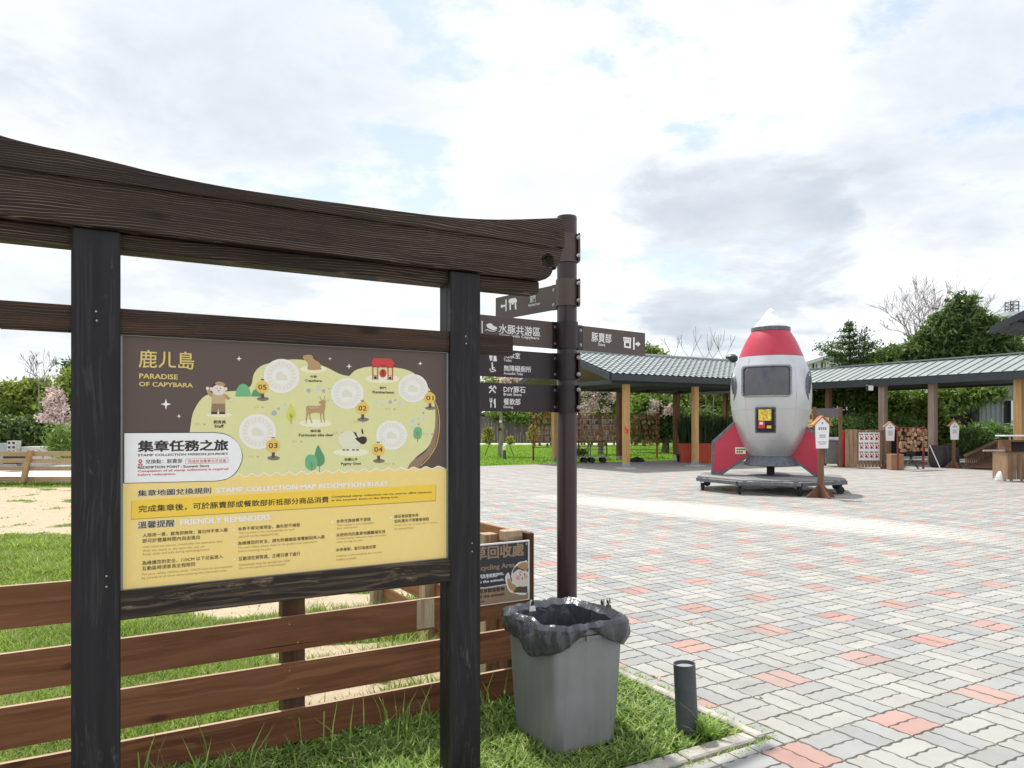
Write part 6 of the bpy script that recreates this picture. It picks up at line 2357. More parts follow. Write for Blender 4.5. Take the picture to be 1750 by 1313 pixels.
def planter(px_, yb, wpx, label, seed):
    g = ground(px_, yb)
    k = g.y / F
    w = wpx * k / 2
    t_ = Thing('planter', label, 'planter', (g.x, g.y + w, 0), R(4), 'square orange red planters')
    f = t_.fr
    hh = (yb - 758) * k
    def ring(s, z):
        return [f.p(-s, -s, z), f.p(s, -s, z), f.p(s, s, z), f.p(-s, s, z)]
    rs_ = [ring(w * .92, 0), ring(w, hh - .06), ring(w + .02, hh - .06), ring(w + .02, hh), ring(w - .03, hh), ring(w - .04, hh - .08)]
    t_.add('pot', loft(rs_, True, True), M['orange'])
    n = 520
    x = RNG.uniform(-w * .8, w * .8, n)
    y = RNG.uniform(-w * .8, w * .8, n)
    P_ = np.array([tuple(f.p(a, b, hh - .08)) for a, b in zip(x, y)])
    hgt = RNG.uniform(.7, 1.35, n)
    o = blades('reed_tuft', P_[:, 0], P_[:, 1], P_[:, 2], hgt, RNG.uniform(.02, .035, n), RNG.uniform(.05, .55, n) * hgt, RNG.beta(2, 2, n), M['reed'], None, None)
    attach(o, t_)
    return t_


M['orange'] = plain('orange_red_planter', (0.48, 0.065, 0.025), .6, var=.08, vs=3)
planter(1177, 790, 25, 'orange red planter of tall dark reeds left of the pavilion front post', 1)
planter(1206, 791, 27, 'orange red planter of tall dark reeds between the post and the rocket fin', 2)
planter(1240, 791, 25, 'orange red planter of dark reeds half behind the left rocket fin', 3)
g = ground(1086, 789)
mb = MB()
mb.lathe(g, [(.28, 0), (.30, .05), (.22, .12), (.10, .17), (0, .18)], 16)
mb.v = [Vector((g.x + (v_.x - g.x) * 1.3, g.y + (v_.y - g.y) * .8, v_.z * (1 + .8 * mnoise.noise(v_ * 5)))) + Vector((0, 0, .0)) for v_ in mb.v]
single('bag', mb, M['rubber'], 'crumpled dark bag lying on the paving beside the front pavilion post', 'bag', smooth=40)
single('black_tub', MB().lathe(ground(1162, 789), [(.12, 0), (.15, .30), (.16, .31), (.13, .31)], 14), M['rubber'], 'small black tub next to the orange red planter', 'tub', smooth=40)

# ------------------------------------------------------------------ covered corridor with a seamed metal roof
CE, CR, CB, CZ0, CZ1, CZR = 26.5, 28.5, 30.5, 3.0, 3.30, 3.98
cor = Thing('covered_walk', 'long open corridor with a pale grey green standing seam roof and timber posts', 'corridor', AB.p(28.5, 18, 0), RZ)
M['seam'] = plain('pale_green_grey_metal', (0.25, 0.285, 0.28), 0.5, .1, var=.14, vs=.8)
BQ0, BQ1 = 8.0, 27.0
w_ = .36
nb = int((BQ1 - BQ0) / w_)
for i in range(nb):
    b0_ = BQ0 + i * w_
    mb = MB()
    z0_, z1_ = CZ1, CZR
    sl = lambda a: z0_ + (z1_ - z0_) * (a - CE) / (CR - CE)
    prof = [(0, 0), (.020, .0), (.020, .035), (.040, .035), (.040, 0), (w_ - .002, 0)]
    top_ = [AB.p(CE - .05, b0_ + q, CZ1 - .015 + z) for q, z in prof] + [AB.p(CR, b0_ + q, CZR + z) for q, z in prof]
    n = len(prof)
    mb.add(top_, [(k, k + 1, k + 1 + n, k + n) for k in range(n - 1)])
    cor.add('roof_panel', mb, M['seam'], fix=False)
cor.add('back_slope', MB().flat([AB.p(CR, BQ0, CZR), AB.p(CB, BQ0, CZ1), AB.p(CB, BQ1, CZ1), AB.p(CR, BQ1, CZR)]), M['seam'])
cor.add('hip_end', MB().flat([AB.p(CE, BQ1, CZ1 - .01), AB.p(CR, BQ1, CZR - .002), AB.p(CB, BQ1, CZ1 - .01)]), M['seam'])
cor.add('ridge_cap', MB().box(AB, CR - .09, CR + .09, BQ0, BQ1, CZR + .03, CZR + .075), M['seam'])
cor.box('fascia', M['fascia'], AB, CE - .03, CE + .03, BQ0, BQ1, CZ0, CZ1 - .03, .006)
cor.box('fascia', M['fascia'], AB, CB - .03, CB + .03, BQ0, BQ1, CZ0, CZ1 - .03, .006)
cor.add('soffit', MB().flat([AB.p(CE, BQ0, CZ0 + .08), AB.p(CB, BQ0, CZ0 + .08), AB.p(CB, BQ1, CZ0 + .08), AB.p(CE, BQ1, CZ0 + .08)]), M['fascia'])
for px_, a_, mt, w_p in ((1742, 27.0, 'honey_z', .26), (1594, 27.0, 'grey_z', .24), (1509, 26.75, 'grey_z', .24), (1416, 27.0, 'brown_z', .20), (1330, 27.0, 'brown_z', .20), (1240, 27.0, 'brown_z', .2)):
    post_at(cor, px_, a=a_, w=w_p, top=3.07, mat=mt)
g = plane_b(1)
fl_p = at(1486, 664, 27.8)
fl_ = Thing('floodlight', 'small white floodlight fixed under the corridor eave', 'lamp', fl_p, RZ)
fl_.add('housing', MB().box(fl_.fr, -.16, .16, -.05, .05, -.10, .12, .01), M['blackmetal'])
fl_.add('lens', MB().box(fl_.fr, -.14, .14, -.062, -.0505, -.08, .10, .004), M['white'])
fl_.add('bracket', MB().box(fl_.fr, -.02, .02, -.02, .02, .12, .30), M['blackmetal'])

# overhanging roof of the near hall, top right: eave runs off to the right, verge climbs towards the viewer
hall = Thing('hall_roof', 'dark edged metal roof corner jutting in at the far right', 'roof', at(1692, 567, 19.0), RZ)
c0 = at(1691, 559, 19.0)
ca, cb_ = to_ab(c0)
zc = c0.z
RUN, LEN, SLP = 6.0, 9.0, .40
ol = [(0, -.17), (0, 0), (-RUN, RUN * SLP), (-RUN, RUN * SLP - .17)]
hall.add('verge_board', MB().prism([AB.p(ca, cb_ + b, zc + z) for b, z in ol], [AB.p(ca + .05, cb_ + b, zc + z) for b, z in ol]), M['fascia'])
mb = MB()
nx_ = 90
for r_ in (0, 1):
    for i in range(nx_ + 1):
        hgt = .05 * (i % 4 in (1, 2))
        for bb, zz in ((.10, -.04), (-RUN, RUN * SLP)):
            mb.v.append(AB.p(ca + .052 + LEN * i / nx_, cb_ + bb, zc + zz - .10 + hgt + .012 * r_))
n2 = (nx_ + 1) * 2
for i in range(nx_):
    q = i * 2
    mb.f.append((q, q + 2, q + 3, q + 1))
    mb.f.append((n2 + q, n2 + q + 2, n2 + q + 3, n2 + q + 1))
hall.add('roof_sheet', mb, M['fascia'])
for k_ in range(5):
    bb = -.5 - k_ * 1.3
    hall.box('purlin', M['fascia'], AB, ca + .06, ca + LEN, cb_ + bb - .04, cb_ + bb + .04, zc - bb * SLP - .28, zc - bb * SLP - .12)
hall.box('support_post', M['fascia'], AB, ca + 4.9, ca + 5.1, cb_ - 1.2, cb_ - 1.0, 0, zc + .25)

# ------------------------------------------------------------------ poster hutch, cabinet, ramp and loose things
hp = ground(1466, 800)
ha, hb2 = to_ab(hp)
hut = Thing('plank_hutch', 'waist high hutch of upright reclaimed planks papered with twelve small red and black posters', 'hutch', hp, RZ * 0 + R(-2))
f = hut.fr
k = hp.y / F
rr = random.Random(6)
nw_ = 8
Wd = 46 * k
for i in range(nw_):
    x0 = i * Wd / nw_
    hut.add('plank', MB().box(f, x0 + .012, x0 + Wd / nw_ - .012, 0, .03 + rr.uniform(0, .012), .03, 1.33 + rr.uniform(-.02, .02), .004), M['crate'])
sf = Fr(hp.x, hp.y, R(-2) + R(140))
for i in range(3):
    hut.add('plank', MB().box(sf, .01 + i * .14, .14 + i * .14, 0, .03, .03, 1.35, .004), M['crate'])
hut.box('hutch_top', M['crate'], f, .02, Wd, .031, .55, 1.28, 1.31)
ps4 = hut.add('poster', MB().box(f, .03, .03 + 35 * k, -.006, -.001, H - (787 - CY) * k, H - (739.5 - CY) * k), M['white'])
blk, red = MB(), MB()
for r_ in range(3):
    for c_ in range(4):
        x0 = .03 + (1.0 + c_ * 8.6) * k
        z0 = H - (752.5 + r_ * 15.2 - CY) * k
        for j in range(3):
            blk.flat([f.p(x0 + (j * 2.3) * k, -.0075, z0 + 9.0 * k), f.p(x0 + (j * 2.3 + 1.8) * k, -.0075, z0 + 9.0 * k), f.p(x0 + (j * 2.3 + 1.8) * k, -.0075, z0 + 11.2 * k), f.p(x0 + j * 2.3 * k, -.0075, z0 + 11.2 * k)])
        red.flat([f.p(x0 + .0 * k, -.0075, z0 + 7.5 * k), f.p(x0 + 1.8 * k, -.0075, z0 + 7.8 * k), f.p(x0 + 7.6 * k, -.0075, z0 + .5 * k), f.p(x0 + 5.6 * k, -.0075, z0 + .2 * k)])
        red.flat([f.p(x0 + 4.6 * k, -.0075, z0 + 8 * k), f.p(x0 + 6.4 * k, -.0075, z0 + 8 * k), f.p(x0 + 7.4 * k, -.0075, z0 + 4 * k), f.p(x0 + 6.2 * k, -.0075, z0 + 4 * k)])
        blk.flat([f.p(x0 + 1.2 * k, -.0078, z0 + 3.6 * k), f.p(x0 + 3.6 * k, -.0078, z0 + 4.6 * k), f.p(x0 + 4.0 * k, -.0078, z0 + 1.0 * k), f.p(x0 + 1.8 * k, -.0078, z0 - .2 * k)])
hut.add('poster_marks', blk, INK['black'], parent=ps4, kind='stuff', fix=False)
hut.add('poster_bands', red, INK['red'], parent=ps4, kind='stuff', fix=False)

cb = ground(1534, 803)
crd = Thing('cardboard_box', 'plain tan cardboard box standing on the paving behind the middle house notice', 'box', cb, R(-3))
crd.add('box', MB().box(crd.fr, -.21, .21, 0, .35, 0, .52, .004), plain('cardboard', (.34, .20, .115), .85, var=.06))
crd.add('flap', MB().box(crd.fr, -.2, .2, .05, .30, .5205, .525), plain('cardboard_flap', (.40, .25, .15), .85))
tg = ground(1557, 801)
tri = Thing('tripod_stool', 'small black folding tripod stool with spread legs under the low plaque rack', 'stool', tg)
for i in range(4):
    a = i * 1.57 + .5
    tri.add('leg', MB().tube([tg + Vector((math.cos(a) * .33, math.sin(a) * .25, 0)), tg + Vector((-math.cos(a) * .05, -math.sin(a) * .05, .42))], .014, 6), M['blackmetal'])
tri.add('seat', MB().lathe(tg + Vector((0, 0, .42)), [(.12, 0), (.14, .03), (.12, .2), (0.02, .22)], 14), M['rubber'], smooth=40)
pz0, pz1 = at(1589, 761, 25.6), at(1607, 796, 25.3)
single('white_rod', MB().tube([pz0, Vector((pz1.x, pz1.y, .02))], .016, 6), M['white'], 'thin pale rod leaning from the plaque rack down to the paving', 'rod')
bg_ = ground(1611, 799)
brl = Thing('barrel_planter', 'dark brown round barrel planter left of the ramp notice', 'barrel', (bg_.x, bg_.y + .25, 0))
brl.add('tub', MB().lathe((bg_.x, bg_.y + .25, 0), [(.25, 0), (.30, .1), (.31, .55), (.29, .76), (.25, .78), (.24, .70)], 22), M['darkwood'] if 'darkwood' in M else plain('dark_stave', (.045, .03, .03), .6, var=.3, vs=8), smooth=30)
for z in (.14, .62):
    brl.add('hoop', MB().lathe((bg_.x, bg_.y + .25, z), [(.312, 0), (.318, .0), (.318, .03), (.312, .03)], 22, closed=True), M['blackmetal'])
rk2 = ground(1636, 797)
mb = MB().lathe((rk2.x, rk2.y + .8, 0), [(.50, 0), (.52, .3), (.40, .62), (.2, .74), (0, .76)], 18)
mb.v = [v_ + (v_ - Vector((rk2.x, rk2.y + .8, .3))) * .18 * mnoise.noise(v_ * 3) for v_ in mb.v]
single('boulder', mb, plain('dark_boulder', (.07, .06, .058), .9, var=.4, vs=4, bump=.5, bs=8), 'dark rounded boulder behind the ramp notice', 'boulder', smooth=60)

# ramp
rg = ground(1650, 801)
ra, rb_ = to_ab(rg)
ramp = Thing('timber_ramp', 'short brown timber ramp with a handrail and upright balusters on its left', 'ramp', rg, R(-45))
f = ramp.fr
for i in range(19):
    v0 = i * .235
    z = .03 + .42 * i / 19
    ramp.add('deck_plank', MB().box(f, .05, 3.0, v0, v0 + .22, z, z + .035, .004), M['brown_x'])
for side_u in (0.0,):
    ramp.add('handrail', MB().prism([f.p(u, 0, .42) for u in (-.05, .05)] + [f.p(u, 0, .49) for u in (.05, -.05)], [f.p(u, 4.4, .86) for u in (-.05, .05)] + [f.p(u, 4.4, .93) for u in (.05, -.05)]), M['brown_x'])
    for i in range(18):
        v0 = .04 + i * .245
        z0_ = .03 + .42 * v0 / 4.4
        ramp.add('baluster', MB().box(f, -.022, .022, v0, v0 + .028, z0_ - .03 if i else 0, .43 + .44 * v0 / 4.4), M['brown_z'])
ramp.box('handrail', M['brown_x'], f, -.05, 2.0, 4.41, 4.50, .86, .93)
for i in range(9):
    ramp.box('baluster', M['brown_z'], f, .18 + i * .22, .225 + i * .22, 4.43, 4.47, .4, .86)

cg = ground(1724, 823)
cab = Thing('crate_counter', 'stack of old plank crates serving as a counter at the right edge of the plaza', 'crates', cg, R(4))
f = cab.fr
for i in range(5):
    cab.add('plank', MB().box(f, i * .23 + .010, i * .23 + .218, 0, .03, .05, .72, .005), M['crate'])
cab.box('crate_side', M['crate'], f, -.005, .022, .031, .6, .05, .72)
cab.box('crate_top', M['crate'], f, -.01, 1.16, -.01, .6, .722, .75)
for (u0, u1, z0, z1) in ((.03, 1.16, .752, .79), (.03, 1.16, 1.06, 1.10), (.03, .07, .792, 1.058)):
    cab.box('upper_crate_board', M['brown_x'], f, u0, u1, 0, .45, z0, z1, .004)
cab.box('upper_crate_back', M['dark'], f, .07, 1.16, .40, .44, .792, 1.058)
for u in (.12, .42, .8):
    cab.add('foot_roller', MB().lathe(f.p(u, .04, .03), [(.03, 0), (.03, .05)], 10, (0, 1, 0)), M['steel'])
tray = MB().box(f, -.10, .28, -.02, .3, 1.22, 1.245, .004)
single('white_tray', MB().box(f, -.12, .9, -.02, .35, 1.20, 1.235, .004), M['white'], 'thin white tray shelf above the crate counter', 'tray')
cab.box('tray_arm', M['steel'], f, .10, .13, .1, .13, 1.10, 1.199)
single('side_shelf', MB().box(f, -.62, -.02, .1, .16, .80, .84, .003), plain('pink_shelf', (.5, .38, .36)), 'narrow pinkish ledge sticking out left of the crate counter', 'shelf')
wg = ground(1715, 822)
wt = Thing('white_weight', 'small white moulded base weight beside the crate counter', 'weight', wg)
wt.add('body', MB().lathe(wg + Vector((0, .12, 0)), [(.13, 0), (.13, .05), (.10, .16), (.055, .24), (.0, .27)], 16), M['white'], smooth=50)
wt.add('peg', MB().tube([wg + Vector((-.18, .1, .10)), wg + Vector((-.05, .1, .11))], .014, 6), M['white'])

# things by the yellow sign
yg = at(1388, 720, 27.5)
ys = Thing('yellow_sign', 'yellow and brown signboard behind the rocket\'s right side', 'sign', (yg.x, yg.y, 0), R(-4))
f = ys.fr
for u in (-.40, .42):
    ys.add('sign_post', MB().box(f, u - .04, u + .04, .02, .09, 0, 2.05), M['brown_z'])
yb3 = ys.add('signboard', MB().box(f, -.5, .6, -.03, .015, 1.42, 2.08), INK['lantern'])
ymk = MB()
for j, (z0, z1) in enumerate(((1.93, 2.03), (1.72, 1.90), (1.56, 1.60))):
    for i in range(9 if j else 5):
        if j == 1 and i % 3 == 2:
            continue
        ymk.flat([f.p(-.44 + i * (.115 if j else .2), -.0315, z0), f.p(-.36 + i * (.115 if j else .2), -.0315, z0), f.p(-.36 + i * (.115 if j else .2), -.0315, z1), f.p(-.44 + i * (.115 if j else .2), -.0315, z1)])
ys.add('sign_marks', ymk, INK['brown'], parent=yb3, kind='stuff', fix=False)
wb = ground(1428, 797)
wbn = Thing('wheelie_bin', 'grey wheeled rubbish bin by the dark timber frame', 'bin', wb, R(-8))
f = wbn.fr
wbn.add('body', loft([[f.p(-.26, 0, .08), f.p(.26, 0, .08), f.p(.26, .5, .08), f.p(-.26, .5, .08)], [f.p(-.31, -.05, .92), f.p(.31, -.05, .92), f.p(.31, .58, .92), f.p(-.31, .58, .92)]], True, True), M['bin'])
wbn.add('lid', MB().prism([f.p(-.33, -.08, .925), f.p(.33, -.08, .925), f.p(.33, -.08, .96), f.p(-.33, -.08, .96)], [f.p(-.33, .6, .925), f.p(.33, .6, .925), f.p(.33, .6, 1.06), f.p(-.33, .6, 1.06)]), M['binrim'])
for u in (-.24, .24):
    wbn.add('wheel', MB().lathe(f.p(u - .03, .45, .10), [(.04, 0), (.10, 0), (.10, .05), (.04, .05)], 14, (1, 0, 0)), M['rubber'])
fg = ground(1437, 799)
dfr = Thing('timber_arch', 'tall dark brown timber frame standing over the grey wheeled bin', 'frame', fg, R(-5))
f = dfr.fr
dfr.add('upright', MB().box(f, -.05, .05, 0, .1, 0, 2.15), M['brown_z'])
dfr.add('upright', MB().box(f, -.95, -.85, 0, .1, 0, 2.15), M['brown_z'])
dfr.add('header', MB().box(f, -.849, -.051, .02, .08, 1.78, 2.10), plain('grey_header', (.13, .12, .12)))
xg = ground(1449, 798)
ext = Thing('red_cabinet', 'slim red cabinet with a black foot between the timber frame and the hutch', 'cabinet', xg)
ext.add('cabinet', MB().box(ext.fr, -.16, .16, 0, .3, .06, 1.3, .01), plain('cabinet_red', (.45, .02, .02), .4))
ext.add('foot', MB().box(ext.fr, -.12, .12, .03, .27, 0, .059), M['rubber'])

# corrugated shed
sg_ = at(1706, 760, 33.0)
shed = Thing('corrugated_shed', 'grey green corrugated metal shed with a dark doorway behind the ramp', 'shed', (sg_.x, sg_.y, 0), 0)
M['corr'] = plain('grey_corrugated', (0.20, 0.225, 0.225), .55, .2, var=.08, vs=2)


def corrugated(x0, x1, y, z0, z1):
    mb = MB()
    n = int((x1 - x0) / .05)
    for j, z in enumerate((z0, z1)):
        for i in range(n + 1):
            u = i % 4
            mb.v.append(Vector((x0 + (x1 - x0) * i / n, y - (.04 if u in (1, 2) else 0), z)))
    for i in range(n):
        mb.f.append((i, i + 1, n + 2 + i, n + 1 + i))
    return mb


x0 = at(1676, 0, 33).x
xd0, xd1 = at(1712, 0, 33).x, at(1735, 0, 33).x
x1 = at(1790, 0, 33).x
zd = at(0, 685, 33).z
shed.add('wall', corrugated(x0, xd0, 33, 0, 3.8), M['corr'], fix=False)
shed.add('wall', corrugated(xd0 + .001, xd1, 33, zd, 3.8), M['corr'], fix=False)
shed.add('wall', corrugated(xd1 + .001, x1, 33, 0, 3.8), M['corr'], fix=False)
shed.add('doorway', MB().box(W, xd0 - .02, xd1 + .02, 33.3, 33.35, 0, zd + .1), M['dark'])
shed.add('door_frame', MB().box(W, xd0 - .03, xd0 + .03, 32.93, 33.05, 0, zd).box(W, xd1 - .03, xd1 + .03, 32.93, 33.05, 0, zd), M['corr'])
shed.add('side_wall', MB().box(W, x0 - .05, x0 - .005, 33, 37, 0, 3.8), M['corr'])

# shade net fence behind the corridor
nf = Thing('net_fence', 'dark navy shade net fence behind the corridor planting', 'fence', at(1560, 740, 34.5), 0)
xn0, xn1 = at(1352, 0, 34.5).x, at(1690, 0, 34.5).x
nf.add('net', MB().box(W, xn0, xn1, 34.5, 34.53, .05, 2.2), plain('navy_net', (.012, .016, .028), .9, var=.5, vs=2))
for i in range(7):
    x = xn0 + (xn1 - xn0) * i / 6
    nf.add('fence_post', MB().box(W, x - .03, x + .03, 34.43, 34.49, 0, 2.3), M['blackmetal'])
single('brown_screen', MB().box(W, at(1630, 0, 33.6).x, at(1674, 0, 33.6).x, 33.6, 33.68, 0, 2.25), plain('dark_brown_screen', (.03, .018, .02), .7), 'dark brown screen board beside the corrugated shed', 'screen')

# ------------------------------------------------------------------ buildings beyond
M['white_wall'] = plain('white_sheet_wall', (.62, .64, .65), .6, var=.05, vs=1)
M['pale_roof'] = plain('pale_metal_roof', (.60, .63, .65), .45, .2, var=.05, vs=1)


def gable(name, label, px0, pxa, px1, ye, ya, Y, depth, cat='building', windows=()):
    e0, ap, e1 = at(px0, ye, Y), at(pxa, ya, Y), at(px1, ye, Y)
    t_ = Thing(name, label, cat, ((e0.x + e1.x) / 2, Y, 0))
    ol = [(e0.x, 0), (e1.x, 0), (e1.x, e1.z), (ap.x, ap.z), (e0.x, e0.z)]
    t_.add('wall', MB().prism([Vector((x, Y, z)) for x, z in ol], [Vector((x, Y + depth, z)) for x, z in ol]), M['white_wall'])
    for a, b in ((e0, ap), (e1, ap)):
        s_ = (a - b).normalized() * .5
        a2 = a + s_
        q = [(a2.x, a2.z + .02), (b.x, b.z + .02), (b.x, b.z + .25), (a2.x, a2.z + .25)]
        t_.add('roof', MB().prism([Vector((x, Y - .4, z)) for x, z in q], [Vector((x, Y + depth + .3, z)) for x, z in q]), M['pale_roof'])
    for (x0_, x1_, y0_, y1_) in windows:
        p0_, p1_ = at(x0_, y1_, Y - .05), at(x1_, y0_, Y - .05)
        wn = t_.add('window', MB().box(W, p0_.x, p1_.x, Y - .04, Y - .002, p0_.z, p1_.z), M['dark'])
        t_.add('frame', MB().box(W, (p0_.x + p1_.x) / 2 - .04, (p0_.x + p1_.x) / 2 + .04, Y - .09, Y - .041, p0_.z, p1_.z), M['white_wall'], parent=wn)
    return t_


gable('warehouse', 'large white sheet clad warehouse with a low gable behind the big tree', 1455, 1585, 1715, 618, 577, 62, 25)
gable('outbuilding', 'small white outbuilding with a pale roof behind the rocket\'s right shoulder', 1360, 1424, 1500, 630, 609, 50, 8, windows=((1389, 1396, 622, 632), (1404, 1411, 619, 630)))
gable('house', 'low pale house with a dark roof beyond the far paling fence', 826, 842, 862, 735, 704, 85, 8)
hs_ = at(920, 735, 80)
rh = Thing('roadside_house', 'distant low house with a rose red roof just over the far paling fence', 'house', (hs_.x, 80, 0))
rh.add('wall', MB().box(W, hs_.x - .9, hs_.x + 1.4, 80, 84, 0, 2.3), M['white_wall'])
rh.add('roof', MB().box(W, hs_.x - 1.1, hs_.x + 1.6, 79.7, 84.3, 2.31, 2.95), plain('rose_roof', (.55, .16, .17)))
tw_ = at(1736, 533, 45)
tower = Thing('scaffold_tower', 'small dark steel lattice on the white rooftop at the far right', 'lattice', tw_)
wl_ = Thing('white_block', 'plain white building wall just above the right hand hall roof', 'building', (at(1760, 0, 44).x, 44, 0))
wl_.add('wall', MB().box(W, at(1722, 0, 44).x, at(1850, 0, 44).x, 44, 50, 0, at(0, 540, 44).z), M['white_wall'])
wl_.add('parapet', MB().box(W, at(1721, 0, 44).x, at(1851, 0, 44).x, 43.9, 50.1, at(0, 540, 44).z + .003, at(0, 533, 44).z), M['pale_roof'])
mb = MB()
xa, xb = at(1727, 0, 45).x, at(1741, 0, 45).x
za, zb2 = at(0, 533, 45).z, at(0, 515, 45).z
for x in (xa, xb):
    for y in (45, 45.5):
        mb.tube([(x, y, za), (x, y, zb2)], .03, 5)
for j in range(4):
    z = za + (zb2 - za) * j / 3
    mb.tube([(xa, 45, z), (xb, 45, z)], .022, 5)
    mb.tube([(xa, 45.5, z), (xb, 45.5, z)], .022, 5)
    if j < 3:
        mb.tube([(xa, 45, z), (xb, 45, z + (zb2 - za) / 3)], .018, 5)
        mb.tube([(xb, 45.5, z), (xa, 45.5, z + (zb2 - za) / 3)], .018, 5)
tower.add('lattice', mb, M['blackmetal'])

# ------------------------------------------------------------------ fences far off
pf_ = Thing('paling_fence', 'long grey brown close boarded fence at the end of the bright lawn', 'fence', (2, 64, 0))
mb = MB()
rr = random.Random(12)
x = -16.0
while x < 24:
    w_ = rr.uniform(.20, .30)
    mb.box(W, x, x + w_ - .015, 64 + rr.uniform(0, .03), 64.05 + rr.uniform(0, .02), 0, 2.36 + rr.uniform(-.12, .12))
    x += w_
pf_.add('palings', mb, M['fence_far'], kind='stuff')
pf_.add('rail', MB().box(W, -16, 24, 64.09, 64.15, 1.9, 2.0), M['fence_far'])

lf = Thing('rail_fence', 'pale tan four rail timber fence across the sandy ground at left', 'fence', (-11.5, 18.9, 0))
f0 = W
kf = 18.9 / F
for i, (y0, y1, dy) in enumerate(((771.5, 780, 0), (784, 791.2, 0), (796.4, 804.6, .5), (815, 823.5, 0))):
    for (xa_, xb_) in ((-60, 58), (59, 260)):
        x0_, x1_ = (xa_ - 875) * kf, (xb_ - 875) * kf
        z1_, z0_ = H - (y0 + dy - CY) * kf, H - (y1 - CY) * kf
        lf.add('rail', MB().box(W, x0_, x1_, 18.9, 18.93, max(0.03, z0_), z1_, .004), M['tan_x'])
for xp, lean in ((52, .16), (235, 0), (-60, 0)):
    x0_ = (xp - 875) * kf
    pts = [(x0_ - .06 - lean, 0), (x0_ + .05 - lean, 0), (x0_ + .10, .87), (x0_ - .02, .87)]
    lf.add('fence_post', MB().prism([Vector((x, 18.80, z)) for x, z in pts], [Vector((x, 18.895, z)) for x, z in pts]), M['tan_z'])
# low green along its foot
x = RNG.uniform((-60 - 875) * kf, (330 - 875) * kf, 5000)
y = RNG.normal(18.84, .10, 5000)
blades('fence_foot_weeds', x, y, np.full(5000, -.02), RNG.uniform(.02, .12, 5000), RNG.uniform(.015, .03, 5000), RNG.uniform(.02, .1, 5000), RNG.beta(2, 2.5, 5000) * .6, M['grass'], 'low weeds along the foot of the tan rail fence')

# blocks and pallets behind the rail fence
bk = Thing('block_stack', 'stack of grey hollow concrete blocks behind the tan rail fence', 'blocks', (at(19, 0, 27).x, 27, 0))
kb = 27 / F
for r_ in range(3):
    for c_ in range(2):
        x0_ = (12 + c_ * 7.6 - 875) * kb
        z0_ = .46 + r_ * .16
        ob = MB().box(W, x0_, x0_ + .155, 27, 27.3, z0_, z0_ + .155)
        b1_ = bk.add('block', ob, M['concrete'])
        bk.add('hollow', MB().box(W, x0_ + .03, x0_ + .125, 26.997, 27.02, z0_ + .035, z0_ + .12), M['dark'], parent=b1_)
bk.add('pallet', MB().box(W, (8 - 875) * kb, (30 - 875) * kb, 26.95, 27.5, 0, .455), M['galv'])
single('grey_slab', MB().box(W, (30 - 875) * kb, (73 - 875) * kb, 27.2, 27.9, 0, H - (764 - CY) * kb, .01), M['concrete'], 'long grey concrete slab behind the tan rail fence', 'slab')
single('grey_panel', MB().box(W, (-40 - 875) * kb, (6 - 875) * kb, 27.6, 27.7, 0, H - (758 - CY) * kb, .01), M['galv'], 'grey metal panel at the far left behind the rail fence', 'panel')
single('bench', MB().box(W, (101 - 875) * kb, (125 - 875) * kb, 24, 24.5, .25, .62, .02), M['dark'], 'dark low bench beside the left gate post, beyond the rail fence', 'bench')

# ------------------------------------------------------------------ planting
bush('broadleaf_tree', 'rounded olive green tree at the far left behind the rail fence', 'tree', 45, 760, 33,
     [(38, 690, 34, 34), (8, 712, 26, 30), (62, 668, 20, 16), (70, 716, 34, 30), (20, 670, 14, 12), (95, 690, 22, 22)], M['leaf_olive'], .22, 4.6, trunk=(1.9, .14), limbs=3, seed=2)
bush('hedge', 'dark green hedge mass under the trees at far left', 'hedge', 40, 760, 31, [(10, 738, 40, 20), (55, 740, 40, 20), (90, 742, 25, 18), (130, 735, 40, 30), (180, 730, 40, 30), (-30, 730, 40, 30)], M['leaf_dark'], .20, 4.4)
bush('flowering_tree', 'pink blossoming tree beside the left gate post', 'tree', 118, 765, 30, [(110, 690, 24, 26), (122, 720, 20, 30), (130, 660, 24, 22)], M['leaf_olive'], .17, 3.2,
     trunk=(2.2, .09), blossom=[(92, 688, 14, 7), (86, 668, 7, 4), (102, 680, 9, 10), (106, 700, 14, 7), (80, 715, 10, 4), (98, 716, 11, 7), (116, 722, 9, 14), (92, 700, 10, 4)], limbs=3, seed=5)
bush('cordyline', 'strappy green plant below the pink blossom at left', 'plant', 108, 765, 26, [(104, 764, 16, 8), (112, 750, 10, 12)], M['leaf_mid'], .3, 5, aspect=.12)
# thin bare twigs over the left trees
def bare(name, label, px_, py_, Y, seed, L, r0, level, kids, spread, dirv=(0, 0, 1), n=1, group=None, base=None, mat=None, up=.15):
    g = at(px_, py_, Y)
    t_ = Thing(name, label, 'tree', (g.x, g.y, 0), 0, group)
    rng = random.Random(seed)
    mb = MB()
    mb.tube([Vector((g.x, g.y, 0)), Vector((g.x + .05, g.y, g.z * .5)), g], [r0 * 1.5, r0 * 1.2, r0], 8)
    t_.add('trunk', mb, mat or M['bark_pale'], smooth=60)
    lb = MB()
    for i in range(n):
        a = i / max(1, n) * 2 * math.pi + rng.uniform(-.5, .5)
        d = Vector((math.cos(a) * .8, math.sin(a) * .45, 1.0)) if n > 1 else Vector(dirv)
        limb_tree(lb, g.copy(), d, L * rng.uniform(.8, 1.1), r0 * .7, level, rng, spread, kids, up, .010, 5)
    t_.add('branches', lb, mat or M['bark_pale'], smooth=60)
    return t_


bare('bare_tree', 'thin leafless shrub rising above the olive trees at left', 66, 655, 31, 3, .62, .03, 3, 3, .55, n=3)
bush('dark_conifer', 'dark conifer tip just behind the left gate post', 'tree', 122, 760, 36, [(120, 625, 8, 8), (126, 645, 14, 14)], M['leaf_conifer'], .18, 5, trunk=(3.4, .1))

